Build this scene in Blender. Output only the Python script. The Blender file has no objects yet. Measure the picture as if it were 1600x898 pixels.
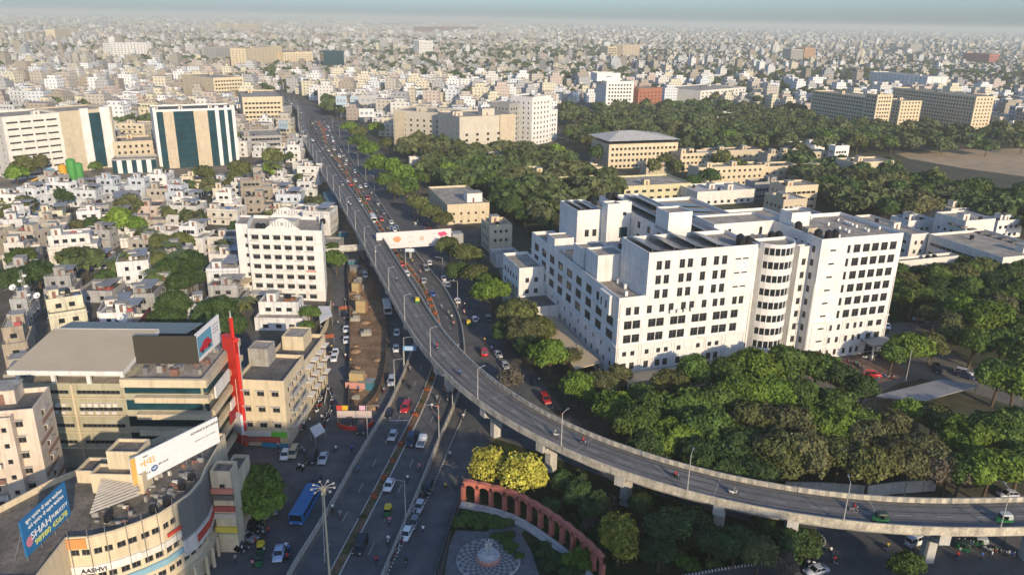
import bpy, math, random, bmesh
import numpy as np
from math import sin, cos, tan, atan, atan2, pi, radians, degrees, hypot, sqrt, exp
from mathutils import Vector, Matrix

random.seed(11)
C = bpy.data.collections.new('City'); bpy.context.scene.collection.children.link(C)
SC = bpy.context.scene

# ---------------------------------------------------------------- camera, sky, sun, exposure
F = 1200.0; H = 85.0; P = atan(417 / F); R_ = 0.0195
cam = bpy.data.cameras.new('Camera'); co = bpy.data.objects.new('Camera', cam); C.objects.link(co)
cam.sensor_width = 36; cam.lens = F / 1600 * 36; cam.clip_start = 1; cam.clip_end = 60000
co.matrix_world = Matrix.Translation((0, 0, H)) @ Matrix.Rotation(pi / 2 - P, 4, 'X') @ Matrix.Rotation(R_, 4, 'Z')
SC.camera = co
SUN_EL = radians(19); SUN_BEAR = radians(154)          # compass bearing, clockwise from +Y
w = bpy.data.worlds.new('World'); SC.world = w; w.use_nodes = True
nt = w.node_tree; bg = nt.nodes['Background']
sky = nt.nodes.new('ShaderNodeTexSky'); sky.sky_type = 'NISHITA'; sky.sun_disc = False
sky.sun_elevation = SUN_EL; sky.sun_rotation = SUN_BEAR; sky.altitude = 60
sky.air_density = 0.9; sky.dust_density = 1.5; sky.ozone_density = 5.5
nt.links.new(sky.outputs[0], bg.inputs[0]); bg.inputs[1].default_value = 0.15
sl = bpy.data.lights.new('Sun', 'SUN'); sl.energy = 3.5; sl.angle = radians(0.6); sl.color = (1.0, 0.81, 0.56)
so = bpy.data.objects.new('Sun', sl); C.objects.link(so)
sd = Vector((sin(SUN_BEAR) * cos(SUN_EL), cos(SUN_BEAR) * cos(SUN_EL), sin(SUN_EL)))
so.rotation_euler = sd.to_track_quat('Z', 'Y').to_euler()
SC.view_settings.view_transform = 'Standard'; SC.view_settings.look = 'None'
SC.view_settings.exposure = 0.52; SC.view_settings.gamma = 1
SC.cycles.max_bounces = 5; SC.cycles.diffuse_bounces = 2; SC.cycles.glossy_bounces = 2
SC.cycles.transmission_bounces = 2; SC.cycles.volume_bounces = 0; SC.cycles.transparent_max_bounces = 4

# ---------------------------------------------------------------- survey helpers: photo point -> place on a level plane
def G(x, y, z=0.0):
    u = (x - 800) / F; v = (449 - y) / F
    a = u * cos(R_) - v * sin(R_); b = u * sin(R_) + v * cos(R_)
    dy = cos(P) + b * sin(P); dz = -sin(P) + b * cos(P)
    t = (z - H) / dz
    return (a * t, dy * t)
def PX(X, Y, Z=0.0):
    z = Z - H; d = Y * cos(P) - z * sin(P); b = (Y * sin(P) + z * cos(P)) / d; a = X / d
    return (800 + F * (a * cos(R_) + b * sin(R_)), 449 - F * (-a * sin(R_) + b * cos(R_)))
def ZT(X, Y, py):
    lo, hi = -5, 200
    for _ in range(40):
        m = (lo + hi) / 2
        if PX(X, Y, m)[1] > py: lo = m
        else: hi = m
    return m
def inpoly(x, y, p):
    c = False; j = len(p) - 1
    for i in range(len(p)):
        if (p[i][1] > y) != (p[j][1] > y) and x < (p[j][0] - p[i][0]) * (y - p[i][1]) / (p[j][1] - p[i][1]) + p[i][0]: c = not c
        j = i
    return c

# ---------------------------------------------------------------- materials
_m = {}
def mat(name, col, rough=0.85, var=0.18, scale=0.6, streak=0.0, metal=0.0, obj=False, island=0.0, spec=0.3, second=None, bump=0.0):
    if name in _m: return _m[name]
    m = bpy.data.materials.new(name); m.use_nodes = True; n = m.node_tree; b = n.nodes['Principled BSDF']
    b.inputs['Roughness'].default_value = rough; b.inputs['Metallic'].default_value = metal
    b.inputs['Specular IOR Level'].default_value = spec
    L = n.links.new
    if obj:
        oi = n.nodes.new('ShaderNodeObjectInfo'); base = oi.outputs['Color']
    else:
        rg = n.nodes.new('ShaderNodeRGB'); rg.outputs[0].default_value = (*col, 1); base = rg.outputs[0]
    tc = n.nodes.new('ShaderNodeTexCoord'); geo = tc.outputs['Object']
    if var > 0 or second:
        nz = n.nodes.new('ShaderNodeTexNoise'); nz.inputs['Scale'].default_value = scale; nz.inputs['Detail'].default_value = 6; nz.inputs['Roughness'].default_value = 0.65
        L(geo, nz.inputs['Vector'])
        mr = n.nodes.new('ShaderNodeMapRange'); L(nz.outputs[0], mr.inputs[0])
        if second:
            mr.inputs[1].default_value = 0.42; mr.inputs[2].default_value = 0.6; mr.inputs[3].default_value = 0; mr.inputs[4].default_value = 1
            mx = n.nodes.new('ShaderNodeMix'); mx.data_type = 'RGBA'; L(mr.outputs[0], mx.inputs[0]); L(base, mx.inputs[6]); mx.inputs[7].default_value = (*second, 1)
            base = mx.outputs[2]
            nz2 = n.nodes.new('ShaderNodeTexNoise'); nz2.inputs['Scale'].default_value = scale * 7; nz2.inputs['Detail'].default_value = 5; L(geo, nz2.inputs['Vector'])
            mr = n.nodes.new('ShaderNodeMapRange'); L(nz2.outputs[0], mr.inputs[0])
        mr.inputs[1].default_value = 0.3; mr.inputs[2].default_value = 0.7
        if second: pass
        mr.inputs[3].default_value = 1 - var; mr.inputs[4].default_value = 1 + var * 0.6
        hv = n.nodes.new('ShaderNodeVectorMath'); hv.operation = 'SCALE'; L(base, hv.inputs[0]); L(mr.outputs[0], hv.inputs['Scale']); base = hv.outputs[0]
    if streak > 0:
        mp = n.nodes.new('ShaderNodeMapping'); mp.inputs['Scale'].default_value = (1.3, 1.3, 0.12); L(geo, mp.inputs[0])
        nz = n.nodes.new('ShaderNodeTexNoise'); nz.inputs['Scale'].default_value = 1.0; nz.inputs['Detail'].default_value = 5; L(mp.outputs[0], nz.inputs['Vector'])
        mr = n.nodes.new('ShaderNodeMapRange'); mr.inputs[1].default_value = 0.5; mr.inputs[2].default_value = 0.8; mr.inputs[3].default_value = 1; mr.inputs[4].default_value = 1 - streak; L(nz.outputs[0], mr.inputs[0])
        hv = n.nodes.new('ShaderNodeVectorMath'); hv.operation = 'SCALE'; L(base, hv.inputs[0]); L(mr.outputs[0], hv.inputs['Scale']); base = hv.outputs[0]
    if island > 0:
        g = n.nodes.new('ShaderNodeNewGeometry')
        mr = n.nodes.new('ShaderNodeMapRange'); mr.inputs[3].default_value = 1 - island; mr.inputs[4].default_value = 1 + island; L(g.outputs['Random Per Island'], mr.inputs[0])
        hv = n.nodes.new('ShaderNodeVectorMath'); hv.operation = 'SCALE'; L(base, hv.inputs[0]); L(mr.outputs[0], hv.inputs['Scale']); base = hv.outputs[0]
    L(base, b.inputs['Base Color'])
    if bump > 0:
        nb = n.nodes.new('ShaderNodeTexNoise'); nb.inputs['Scale'].default_value = 6; nb.inputs['Detail'].default_value = 6; L(geo, nb.inputs['Vector'])
        bp = n.nodes.new('ShaderNodeBump'); bp.inputs['Strength'].default_value = bump; bp.inputs['Distance'].default_value = 0.1; L(nb.outputs[0], bp.inputs['Height']); L(bp.outputs[0], b.inputs['Normal'])
    _m[name] = m
    return m
def leafmat(name, tr=0.25):
    m = mat(name, (1, 1, 1), 0.6, 0.45, 0.35, obj=True, island=0.32, spec=0.15)
    return m
M_HOUSE = mat('painted_plaster', (1, 1, 1), 0.9, 0.2, 0.45, streak=0.5, obj=True, spec=0.2)
M_WHITE = mat('white_paint', (0.70, 0.675, 0.63), 0.88, 0.12, 0.22, streak=0.26, spec=0.25)
M_WHITE2 = mat('white_aged_paint', (0.66, 0.62, 0.55), 0.9, 0.16, 0.4, streak=0.3, spec=0.2)
M_CREAM = mat('cream_paint', (0.60, 0.50, 0.34), 0.9, 0.14, 0.4, streak=0.3, spec=0.2)
M_BEIGE = mat('beige_paint', (0.50, 0.42, 0.30), 0.9, 0.14, 0.4, streak=0.25, spec=0.2)
M_GREYW = mat('grey_paint', (0.33, 0.32, 0.30), 0.9, 0.18, 0.4, streak=0.3, spec=0.2)
M_OLIVE = mat('olive_plaster', (0.40, 0.37, 0.26), 0.9, 0.16, 0.4, streak=0.3, spec=0.2)
M_BROWN = mat('brown_trim', (0.22, 0.12, 0.09), 0.8, 0.15, 1)
M_CONC = mat('concrete', (0.34, 0.32, 0.28), 0.9, 0.25, 0.5, streak=0.45, spec=0.2)
M_CONCL = mat('pale_concrete', (0.5, 0.48, 0.44), 0.9, 0.2, 0.5, streak=0.4, spec=0.2)
M_ROOF = mat('roof_screed', (0.29, 0.255, 0.21), 0.95, 0.3, 0.25, second=(0.42, 0.37, 0.30), spec=0.15)
M_ROOFD = mat('dark_roof', (0.11, 0.105, 0.10), 0.9, 0.3, 0.3, second=(0.17, 0.155, 0.14), spec=0.15)
M_TILE = mat('beige_sheet_roof', (0.52, 0.42, 0.28), 0.7, 0.10, 0.15)
M_SHEET = mat('sheet_metal_roof', (0.30, 0.29, 0.28), 0.5, 0.25, 0.3, metal=0.2)
M_GLASS = mat('window_glass', (0.018, 0.022, 0.026), 0.12, 0, spec=0.5)
M_GLASST = mat('teal_glass', (0.016, 0.055, 0.070), 0.08, 0.4, 0.25, spec=0.6)
M_FRAME = mat('window_frame', (0.15, 0.13, 0.12), 0.6, 0, spec=0.3)
M_DARK = mat('dark_opening', (0.02, 0.02, 0.022), 0.9, 0)
M_BLACK = mat('black_plastic', (0.015, 0.015, 0.017), 0.45, 0.1, 2)
M_STEEL = mat('galvanised_steel', (0.33, 0.33, 0.34), 0.45, 0.1, 3, metal=0.6)
M_STEELW = mat('painted_pole', (0.40, 0.39, 0.36), 0.5, 0.1, 3)
M_SOLAR = mat('solar_panel_glass', (0.16, 0.15, 0.145), 0.3, 0.08, 0.5, spec=0.5)
M_ASPH = mat('asphalt', (0.095, 0.096, 0.098), 0.9, 0.25, 0.05, second=(0.130, 0.122, 0.112), spec=0.2)
M_ASPHF = mat('flyover_asphalt', (0.150, 0.145, 0.137), 0.9, 0.2, 0.08, second=(0.180, 0.170, 0.156), spec=0.2)
M_MARK = mat('road_paint', (0.38, 0.37, 0.35), 0.8, 0.35, 2)
M_SOIL = mat('bare_soil', (0.21, 0.13, 0.075), 0.95, 0.3, 0.15, second=(0.30, 0.20, 0.12), spec=0.1, bump=0.4)
M_GROUND = mat('dusty_ground', (0.145, 0.125, 0.10), 0.95, 0.35, 0.02, second=(0.10, 0.095, 0.075), spec=0.1)
M_GRASS = mat('garden_grass', (0.035, 0.05, 0.014), 0.95, 0.35, 0.08, second=(0.05, 0.045, 0.02), spec=0.1)
M_TRUNK = mat('bark', (0.10, 0.07, 0.045), 0.95, 0.3, 2)
M_LEAF = leafmat('leaves')
M_RED = mat('arcade_red', (0.52, 0.17, 0.115), 0.85, 0.2, 0.8, streak=0.3)
M_SIGNR = mat('sign_red', (0.55, 0.03, 0.02), 0.5, 0.06, 0.5)
M_PAINTB = mat('kerb_black', (0.05, 0.05, 0.05), 0.8, 0.1, 1)
M_PAINTW = mat('kerb_white', (0.55, 0.53, 0.49), 0.85, 0.25, 1.5)
def colmat(n, c, rough=0.6, var=0.08, **k): return mat(n, c, rough, var, 1.0, **k)

# ---------------------------------------------------------------- mesh builder
class MB:
    def __init__(s): s.v = []; s.f = []; s.m = []; s.ms = []
    def mi(s, m):
        if m not in s.ms: s.ms.append(m)
        return s.ms.index(m)
    def face(s, pts, m):
        b = len(s.v); s.v += [tuple(p) for p in pts]; s.f.append(tuple(range(b, b + len(pts)))); s.m.append(s.mi(m))
    def box(s, x0, y0, z0, x1, y1, z1, m, mt=None, bottom=False, T=None):
        c = [(x0, y0, z0), (x1, y0, z0), (x1, y1, z0), (x0, y1, z0), (x0, y0, z1), (x1, y0, z1), (x1, y1, z1), (x0, y1, z1)]
        if T: c = [tuple(T @ Vector(p)) for p in c]
        b = len(s.v); s.v += c; k = s.mi(m); kt = s.mi(mt) if mt else k
        for q in ((0, 1, 5, 4), (1, 2, 6, 5), (2, 3, 7, 6), (3, 0, 4, 7)): s.f.append(tuple(b + i for i in q)); s.m.append(k)
        s.f.append((b + 4, b + 5, b + 6, b + 7)); s.m.append(kt)
        if bottom: s.f.append((b + 3, b + 2, b + 1, b)); s.m.append(k)
    def prism(s, poly, z0, z1, m, mt=None, bottom=False):
        n = len(poly); b = len(s.v); s.v += [(p[0], p[1], z0) for p in poly] + [(p[0], p[1], z1) for p in poly]; k = s.mi(m); kt = s.mi(mt) if mt else k
        for i in range(n): j = (i + 1) % n; s.f.append((b + i, b + j, b + n + j, b + n + i)); s.m.append(k)
        s.f.append(tuple(b + n + i for i in range(n))); s.m.append(kt)
        if bottom: s.f.append(tuple(b + n - 1 - i for i in range(n))); s.m.append(k)
    def cone(s, p, q, r0, r1, n, m, cap=True):
        p = Vector(p); q = Vector(q); d = (q - p).normalized(); a = d.orthogonal().normalized(); c = d.cross(a); b = len(s.v); k = s.mi(m)
        for o, r in ((p, r0), (q, r1)):
            for i in range(n): t = 2 * pi * i / n; s.v.append(tuple(o + a * (r * cos(t)) + c * (r * sin(t))))
        for i in range(n): j = (i + 1) % n; s.f.append((b + i, b + j, b + n + j, b + n + i)); s.m.append(k)
        if cap:
            s.f.append(tuple(b + n + i for i in range(n))); s.m.append(k); s.f.append(tuple(b + n - 1 - i for i in range(n))); s.m.append(k)
    def ball(s, c, r, m, nu=8, nv=5, sz=1.0):
        b = len(s.v); k = s.mi(m)
        for j in range(nv + 1):
            t = pi * j / nv
            for i in range(nu): a = 2 * pi * i / nu; s.v.append((c[0] + r * sin(t) * cos(a), c[1] + r * sin(t) * sin(a), c[2] + r * sz * cos(t)))
        for j in range(nv):
            for i in range(nu): i2 = (i + 1) % nu; s.f.append((b + j * nu + i, b + (j + 1) * nu + i, b + (j + 1) * nu + i2, b + j * nu + i2)); s.m.append(k)
    def mesh(s, name):
        me = bpy.data.meshes.new(name); me.from_pydata(s.v, [], s.f)
        for m in s.ms: me.materials.append(m)
        if len(s.ms) > 1: me.polygons.foreach_set('material_index', s.m)
        me.update(); return me
    def build(s, name, parent=None, smooth=False):
        if not s.f: return None
        me = s.mesh(name)
        if smooth: me.polygons.foreach_set('use_smooth', [True] * len(me.polygons))
        o = bpy.data.objects.new(name, me); C.objects.link(o)
        if parent: o.parent = parent
        return o

QUEUE = []      # things that wait for a label built from their look and their nearest landmark
def tag(o, label=None, cat=None, group=None, kind=None):
    if label: o['label'] = label
    if cat: o['category'] = cat
    if group: o['group'] = group
    if kind: o['kind'] = kind
    return o
def root(name, x=0, y=0, z=0, deg=0, label=None, cat=None, group=None, look=None):
    o = bpy.data.objects.new(name, None); o.empty_display_size = 0.5; C.objects.link(o)
    o.location = (x, y, z); o.rotation_euler = (0, 0, radians(deg)); tag(o, label, cat, group)
    if look: QUEUE.append((o, look, PX(x, y, z + 2)))
    return o
def child(me, name, parent, loc=(0, 0, 0), rz=0, sc=None, color=None):
    o = bpy.data.objects.new(name, me); C.objects.link(o); o.parent = parent; o.location = loc; o.rotation_euler = (0, 0, rz)
    if sc: o.scale = sc
    if color: o.color = color
    return o
def copy_tree(src, x, y, z=0, deg=0, look=None, cat=None, group=None, label=None, sc=None, color=None, paint=()):
    r = src.copy(); C.objects.link(r); r.location = (x, y, z); r.rotation_euler = (0, 0, radians(deg)); r.hide_render = False
    for k in ('label', 'category', 'group'):
        if k in r: del r[k]
    tag(r, label, cat, group)
    if sc: r.scale = (sc, sc, sc)
    if color: r.color = (*color, 1)
    for ch in src.children:
        c = ch.copy(); C.objects.link(c); c.parent = r
        if color and ch.name.split('.')[0] in paint: c.color = (*color, 1)
        for g in ch.children:
            d = g.copy(); C.objects.link(d); d.parent = c
    if look: QUEUE.append((r, look, PX(x, y, z + 1)))
    return r
def drop(src):
    for ch in list(src.children):
        for g in list(ch.children): bpy.data.objects.remove(g)
        bpy.data.objects.remove(ch)
    bpy.data.objects.remove(src)

def text_obj(body, size, material, parent, loc, rot, name='lettering', ext=0.02, align='CENTER', sx=1.0, scale=None):
    cu = bpy.data.curves.new(name, 'FONT'); cu.body = body; cu.size = size; cu.extrude = ext; cu.align_x = align; cu.align_y = 'CENTER'; cu.resolution_u = 3; cu.offset = 0.012 * size
    o = bpy.data.objects.new(name, cu); C.objects.link(o)
    dg = bpy.context.evaluated_depsgraph_get(); dg.update(); me = bpy.data.meshes.new_from_object(o.evaluated_get(dg))
    bpy.data.objects.remove(o); me.materials.clear(); me.materials.append(material)
    o = bpy.data.objects.new(name, me); C.objects.link(o); o.parent = parent; o.location = loc; o.rotation_euler = rot; o.scale = (sx, 1, 1)
    return o

# ---------------------------------------------------------------- buildings
def W(n=None, w=1.2, h=1.5, sill=0.95, xs=None, style='plain', rows=None, skip=(), mx=1.2, z=None):
    return dict(n=n, w=w, h=h, sill=sill, xs=xs, style=style, rows=rows, skip=set(skip), mx=mx, z=z)
_wm = {}
def win_mesh(style, w, h):
    key = (style, round(w, 2), round(h, 2))
    if key in _wm: return _wm[key]
    f = MB(); g = MB(); fm = {'white': M_WHITE, 'glass': M_FRAME}.get(style, M_FRAME); gm = M_GLASST if style == 'glass' else M_GLASS
    t = 0.07
    for x0, x1, z0, z1 in ((-w / 2, -w / 2 + t, 0, h), (w / 2 - t, w / 2, 0, h), (-w / 2 + t, w / 2 - t, 0, t), (-w / 2 + t, w / 2 - t, h - t, h)): f.box(x0, -0.02, z0, x1, 0.06, z1, fm, bottom=True)
    nm = max(1, int(w / 0.9))
    for i in range(1, nm + (1 if w > 0.9 else 0)):
        x = -w / 2 + w * i / (nm + (0 if w <= 0.9 else 0)) if nm > 1 else 0
        if abs(x) < w / 2 - 0.1: f.box(x - 0.03, -0.015, t, x + 0.03, 0.05, h - t, fm)
    if h > 1.3 and style != 'long': f.box(-w / 2 + t, -0.012, h * 0.68, w / 2 - t, 0.048, h * 0.68 + 0.05, fm, bottom=True)
    if style == 'shade':
        f.box(-w / 2 - 0.15, -0.75, h + 0.1, w / 2 + 0.15, -0.151, h + 0.2, M_CONCL, bottom=True)
    if style == 'white': f.box(-w / 2 - 0.1, -0.35, -0.12, w / 2 + 0.1, -0.151, -0.02, M_WHITE, bottom=True)
    g.face([(-w / 2, 0.07, 0), (w / 2, 0.07, 0), (w / 2, 0.07, h), (-w / 2, 0.07, h)], gm)
    a = f.mesh('window'); b = g.mesh('pane'); j = MB(); j.v = list(f.v); j.f = list(f.f); j.m = list(f.m); j.ms = list(f.ms); j.face([(-w / 2, 0.07, 0), (w / 2, 0.07, 0), (w / 2, 0.07, h), (-w / 2, 0.07, h)], gm)
    _wm[key] = (a, b, j.mesh('window')); return _wm[key]

SINGLE = set('air_conditioner roof_vent downpipe shop_sign duct roof_clutter gallery_column spandrel glass_band facade_fin glass_curtain ledge stripe sunshade string_course cornice pilaster lattice_screen roof_strip spandrel_line pier roof_post front_canopy'.split())
class Bld:
    """one building: frame u (right), v (back), z; walls with real window openings"""
    def __init__(s, name, x, y, deg, label=None, cat='building', group=None, wall=M_WHITE, roof=M_ROOF, color=None, fine=1, look=None, inner=None):
        s.r = root(name, x, y, 0, deg, label, cat, group, look); s.wall = wall; s.roof = roof; s.color = color; s.fine = fine
        s.inner = inner or wall; s.wb = MB(); s.rb = MB(); s.wins = []; s.parts = {}; s.fp = []
        s.x, s.y, s.deg = x, y, deg; s.nb = 0
    def part(s, n):
        if n not in s.parts: s.parts[n] = MB()
        return s.parts[n]
    def world(s, u, v):
        a = radians(s.deg); return (s.x + u * cos(a) - v * sin(a), s.y + u * sin(a) + v * cos(a))
    def facade(s, p0, p1, z0, z1, sp, fl=3.5, wall=None, dep=0.18):
        m = wall or s.wall; mb = s.wb; L = hypot(p1[0] - p0[0], p1[1] - p0[1])
        if L < 1e-6: return
        d = ((p1[0] - p0[0]) / L, (p1[1] - p0[1]) / L); nn = (d[1], -d[0])
        def q(x0, x1, za, zb, mm=m):
            if x1 - x0 > 1e-4 and zb - za > 1e-4: mb.face([(p0[0] + d[0] * x0, p0[1] + d[1] * x0, za), (p0[0] + d[0] * x1, p0[1] + d[1] * x1, za), (p0[0] + d[0] * x1, p0[1] + d[1] * x1, zb), (p0[0] + d[0] * x0, p0[1] + d[1] * x0, zb)], mm)
        if not sp: q(0, L, z0, z1); return
        specs = sp if isinstance(sp, list) else [sp]
        rows = {}
        nf = max(1, int((z1 - z0 - 0.3) / fl))
        for e in specs:
            xs = e['xs']
            if xs is None:
                n = e['n'] or max(1, int((L - e['mx']) / (e['w'] + 1.6))); mx = e['mx']; st = (L - 2 * mx) / n; xs = [mx + st * (i + 0.5) for i in range(n)]
            for k in (e['rows'] if e['rows'] is not None else range(nf)):
                za = z0 + k * fl + e['sill'] if e['z'] is None else e['z'][k]
                if za + e['h'] > z1 - 0.15: continue
                for i, x in enumerate(xs):
                    if (i, k) in e['skip'] or x - e['w'] / 2 < 0.1 or x + e['w'] / 2 > L - 0.1: continue
                    rows.setdefault((round(za, 3), round(za + e['h'], 3)), []).append((x - e['w'] / 2, x + e['w'] / 2, e))
        z = z0
        for (za, zb) in sorted(rows):
            if za < z - 1e-3: continue
            q(0, L, z, za); x = 0
            for a, b, e in sorted(rows[(za, zb)], key=lambda t: t[0]):
                if a < x: continue
                q(x, a, za, zb)
                I = lambda t, zz, k: (p0[0] + d[0] * t - nn[0] * k, p0[1] + d[1] * t - nn[1] * k, zz)
                for c in ([I(a, za, 0), I(b, za, 0), I(b, za, dep), I(a, za, dep)], [I(a, zb, dep), I(b, zb, dep), I(b, zb, 0), I(a, zb, 0)], [I(a, za, dep), I(a, zb, dep), I(a, zb, 0), I(a, za, 0)], [I(b, za, 0), I(b, zb, 0), I(b, zb, dep), I(b, za, dep)]): mb.face(c, m)
                if e['style'] == 'open' or s.fine == 0:
                    mb.face([I(a, za, dep), I(b, za, dep), I(b, zb, dep), I(a, zb, dep)], M_GLASST if e['style'] == 'glass' else M_GLASS)
                    if e['style'] == 'shade':
                        c0 = I(a - .15, zb + .1, 0); c1 = I(b + .15, zb + .1, 0); o = (nn[0] * .6, nn[1] * .6)
                        mb.face([c0, c1, (c1[0] + o[0], c1[1] + o[1], c1[2]), (c0[0] + o[0], c0[1] + o[1], c0[2])], M_CONCL)
                else:
                    s.wins.append((I((a + b) / 2, za, dep - 0.02 if dep < 0.15 else 0.13), atan2(d[1], d[0]), e['style'], b - a, zb - za))
                x = b
            q(x, L, za, zb); z = zb
        q(0, L, z, z1)
    def block(s, u0, v0, u1, v1, z0, z1, F=None, R=None, B=None, L=None, fl=3.5, par=0.9, wall=None, roof=None, t=0.22):
        c = [(u0, v0), (u1, v0), (u1, v1), (u0, v1)]; wm = wall or s.wall
        for i, sp in enumerate((F, R, B, L)):
            s.facade(c[i], c[(i + 1) % 4], z0, z1, sp, fl, wm)
        s.roofing(c, z1, par, wm, roof, t)
        s.fp.append((u0, v0, u1, v1, z1))
    def roofing(s, c, z1, par=0.9, wm=None, roof=None, t=0.22):
        wm = wm or s.wall; n = len(c)
        if par <= 0: s.rb.face([(p[0], p[1], z1) for p in c], roof or s.roof); return
        ins = []
        for i in range(n):
            a, b, d = c[i - 1], c[i], c[(i + 1) % n]
            e1 = Vector((b[0] - a[0], b[1] - a[1])).normalized(); e2 = Vector((d[0] - b[0], d[1] - b[1])).normalized()
            n1 = Vector((-e1.y, e1.x)); n2 = Vector((-e2.y, e2.x)); k = n1 + n2; k = k / max(0.3, k.dot(n1)); ins.append((b[0] + k.x * t, b[1] + k.y * t))
        for i in range(n):
            j = (i + 1) % n
            s.wb.face([(c[i][0], c[i][1], z1), (c[j][0], c[j][1], z1), (ins[j][0], ins[j][1], z1), (ins[i][0], ins[i][1], z1)], wm)
            s.wb.face([(ins[i][0], ins[i][1], z1), (ins[j][0], ins[j][1], z1), (ins[j][0], ins[j][1], z1 - par), (ins[i][0], ins[i][1], z1 - par)], wm)
        s.rb.face([(p[0], p[1], z1 - par) for p in ins], roof or s.roof)
    def poly(s, pts, z0, z1, specs=None, fl=3.5, par=0.9, wall=None, roof=None):
        n = len(pts)
        for i in range(n): s.facade(pts[i], pts[(i + 1) % n], z0, z1, (specs or {}).get(i), fl, wall)
        s.roofing(pts, z1, par, wall, roof)
        us = [p[0] for p in pts]; vs = [p[1] for p in pts]; s.fp.append((min(us), min(vs), max(us), max(vs), z1))
    def tank(s, u, v, z, r=0.75, h=1.5):
        t = MB(); t.cone((u, v, z + 0.2), (u, v, z + 0.2 + h * .8), r, r, 12, M_BLACK); t.cone((u, v, z + 0.2 + h * .8), (u, v, z + 0.2 + h), r * .97, r * 0.35, 12, M_BLACK)
        t.box(u - r * .8, v - r * .8, z, u + r * .8, v + r * .8, z + 0.2, M_CONC); t.build('water_tank', s.r)
    def cabin(s, u, v, z, a=3, b=3, h=2.6, wall=None):
        wb = s.wb; m = wall or s.wall
        s.wb.box(u, v, z, u + a, v + b, z + h, m); s.rb.box(u - .2, v - .2, z + h, u + a + .2, v + b + .2, z + h + .15, M_CONC, bottom=True)
        s.wb.face([(u + a * .35, v - .012, z), (u + a * .35 + .9, v - .012, z), (u + a * .35 + .9, v - .012, z + 2), (u + a * .35, v - .012, z + 2)], M_BROWN)
    def box(s, part, *a, **k):
        if part in SINGLE: s.nb += 1; part += '#%d' % s.nb
        s.part(part).box(*a, **k)
    def solar(s, u0, v0, u1, v1, z, tilt=1.1, along='u'):
        f = MB()
        f.face([(u0, v0, z + .5), (u1, v0, z + .5), (u1, v1, z + .5 + tilt), (u0, v1, z + .5 + tilt)], M_SOLAR)
        f.face([(u0, v1, z + .44 + tilt), (u1, v1, z + .44 + tilt), (u1, v0, z + .44), (u0, v0, z + .44)], M_STEEL)
        for u in np.linspace(u0 + .3, u1 - .3, max(2, int((u1 - u0) / 4))):
            f.cone((u, v0 + .2, z), (u, v0 + .2, z + .5), .06, .06, 4, M_STEEL, False); f.cone((u, v1 - .2, z), (u, v1 - .2, z + .4 + tilt), .06, .06, 4, M_STEEL, False)
        f.build('solar_panel', s.r)
    def done(s):
        o = s.wb.build('wall', s.r)
        if o and s.color: o.color = (*s.color, 1)
        s.rb.build('roof', s.r)
        for n, mb in s.parts.items():
            p = mb.build(n.split('#')[0], s.r)
            if p and s.color: p.color = (*s.color, 1)
        ca, sa = cos(radians(s.deg)), sin(radians(s.deg))
        def face(w):
            a = w[1] + radians(s.deg); n = (sin(a), -cos(a)); X, Y = s.world(w[0][0], w[0][1]); return (n[0] * -X + n[1] * -Y) / max(1, hypot(X, Y)) * w[3] * w[4]
        ws = sorted(s.wins, key=face, reverse=True); rest = MB()
        for i, (p, a, st, w_, h_) in enumerate(ws):
            A, B, J = win_mesh(st, w_, h_)
            if i < 100:
                if s.fine >= 2: f = child(A, 'window', s.r, p, a); child(B, 'pane', f)
                else: child(J, 'window', s.r, p, a)
            else:
                T = Matrix.Translation(p) @ Matrix.Rotation(a, 4, 'Z'); b = len(rest.v)
                rest.v += [tuple(T @ v.co) for v in J.vertices]
                for pl in J.polygons: rest.f.append(tuple(b + k for k in pl.vertices)); rest.m.append(rest.mi(J.materials[pl.material_index]))
        if rest.f: tag(rest.build('window', s.r), kind='stuff')
        return s.r
# ---------------------------------------------------------------- setting: ground, roads
def resample(pts, n):
    p = [Vector(q) for q in pts]; d = [0]
    for i in range(1, len(p)): d.append(d[-1] + (p[i] - p[i - 1]).length)
    out = []; k = 0
    for i in range(n):
        t = d[-1] * i / (n - 1)
        while k < len(d) - 2 and d[k + 1] < t: k += 1
        f = (t - d[k]) / max(1e-9, d[k + 1] - d[k]); out.append(p[k].lerp(p[k + 1], min(1, f)))
    return out
def smooth(p, it=4):
    for _ in range(it):
        p = [p[0]] + [(p[i - 1] + p[i] * 2 + p[i + 1]) / 4 for i in range(1, len(p) - 1)] + [p[-1]]
    return p
def normals(p):
    o = []
    for i in range(len(p)):
        d = (p[min(i + 1, len(p) - 1)] - p[max(i - 1, 0)]); d = Vector((d.x, d.y)).normalized(); o.append(Vector((-d.y, d.x)))
    return o
def strip(mb, a, b, za, zb, m):
    for i in range(len(a) - 1):
        mb.face([(a[i].x, a[i].y, za[i]), (b[i].x, b[i].y, zb[i]), (b[i + 1].x, b[i + 1].y, zb[i + 1]), (a[i + 1].x, a[i + 1].y, za[i + 1])], m if not isinstance(m, list) else m[i % len(m)])
def off(p, n, k): return [Vector((q.x + r.x * k, q.y + r.y * k)) for q, r in zip(p, n)]
def wallstrip(mb, p, n, k0, k1, z0, z1, m, mtop=None):
    a = off(p, n, k0); b = off(p, n, k1)
    f = lambda v: v if isinstance(v, list) else [v] * len(p)
    z0 = f(z0); z1 = f(z1)
    strip(mb, a, a, z0, z1, m); strip(mb, b, b, z1, z0, m); strip(mb, b, a, z1, z1, mtop or m)
def polyface(name, pts, z, m, kind='structure', mbn=None):
    mb = MB(); mb.face([(p[0], p[1], z) for p in pts], m); o = mb.build(name); tag(o, kind=kind); return o
def pixpoly(ps, z=0.0): return [G(x, y, z) for x, y in ps]

g = MB(); S = 39900
g.face([(-S, -290, 0), (S, -290, 0), (S, S, 0), (-S, S, 0)], M_GROUND); tag(g.build('ground'), kind='structure')

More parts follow.
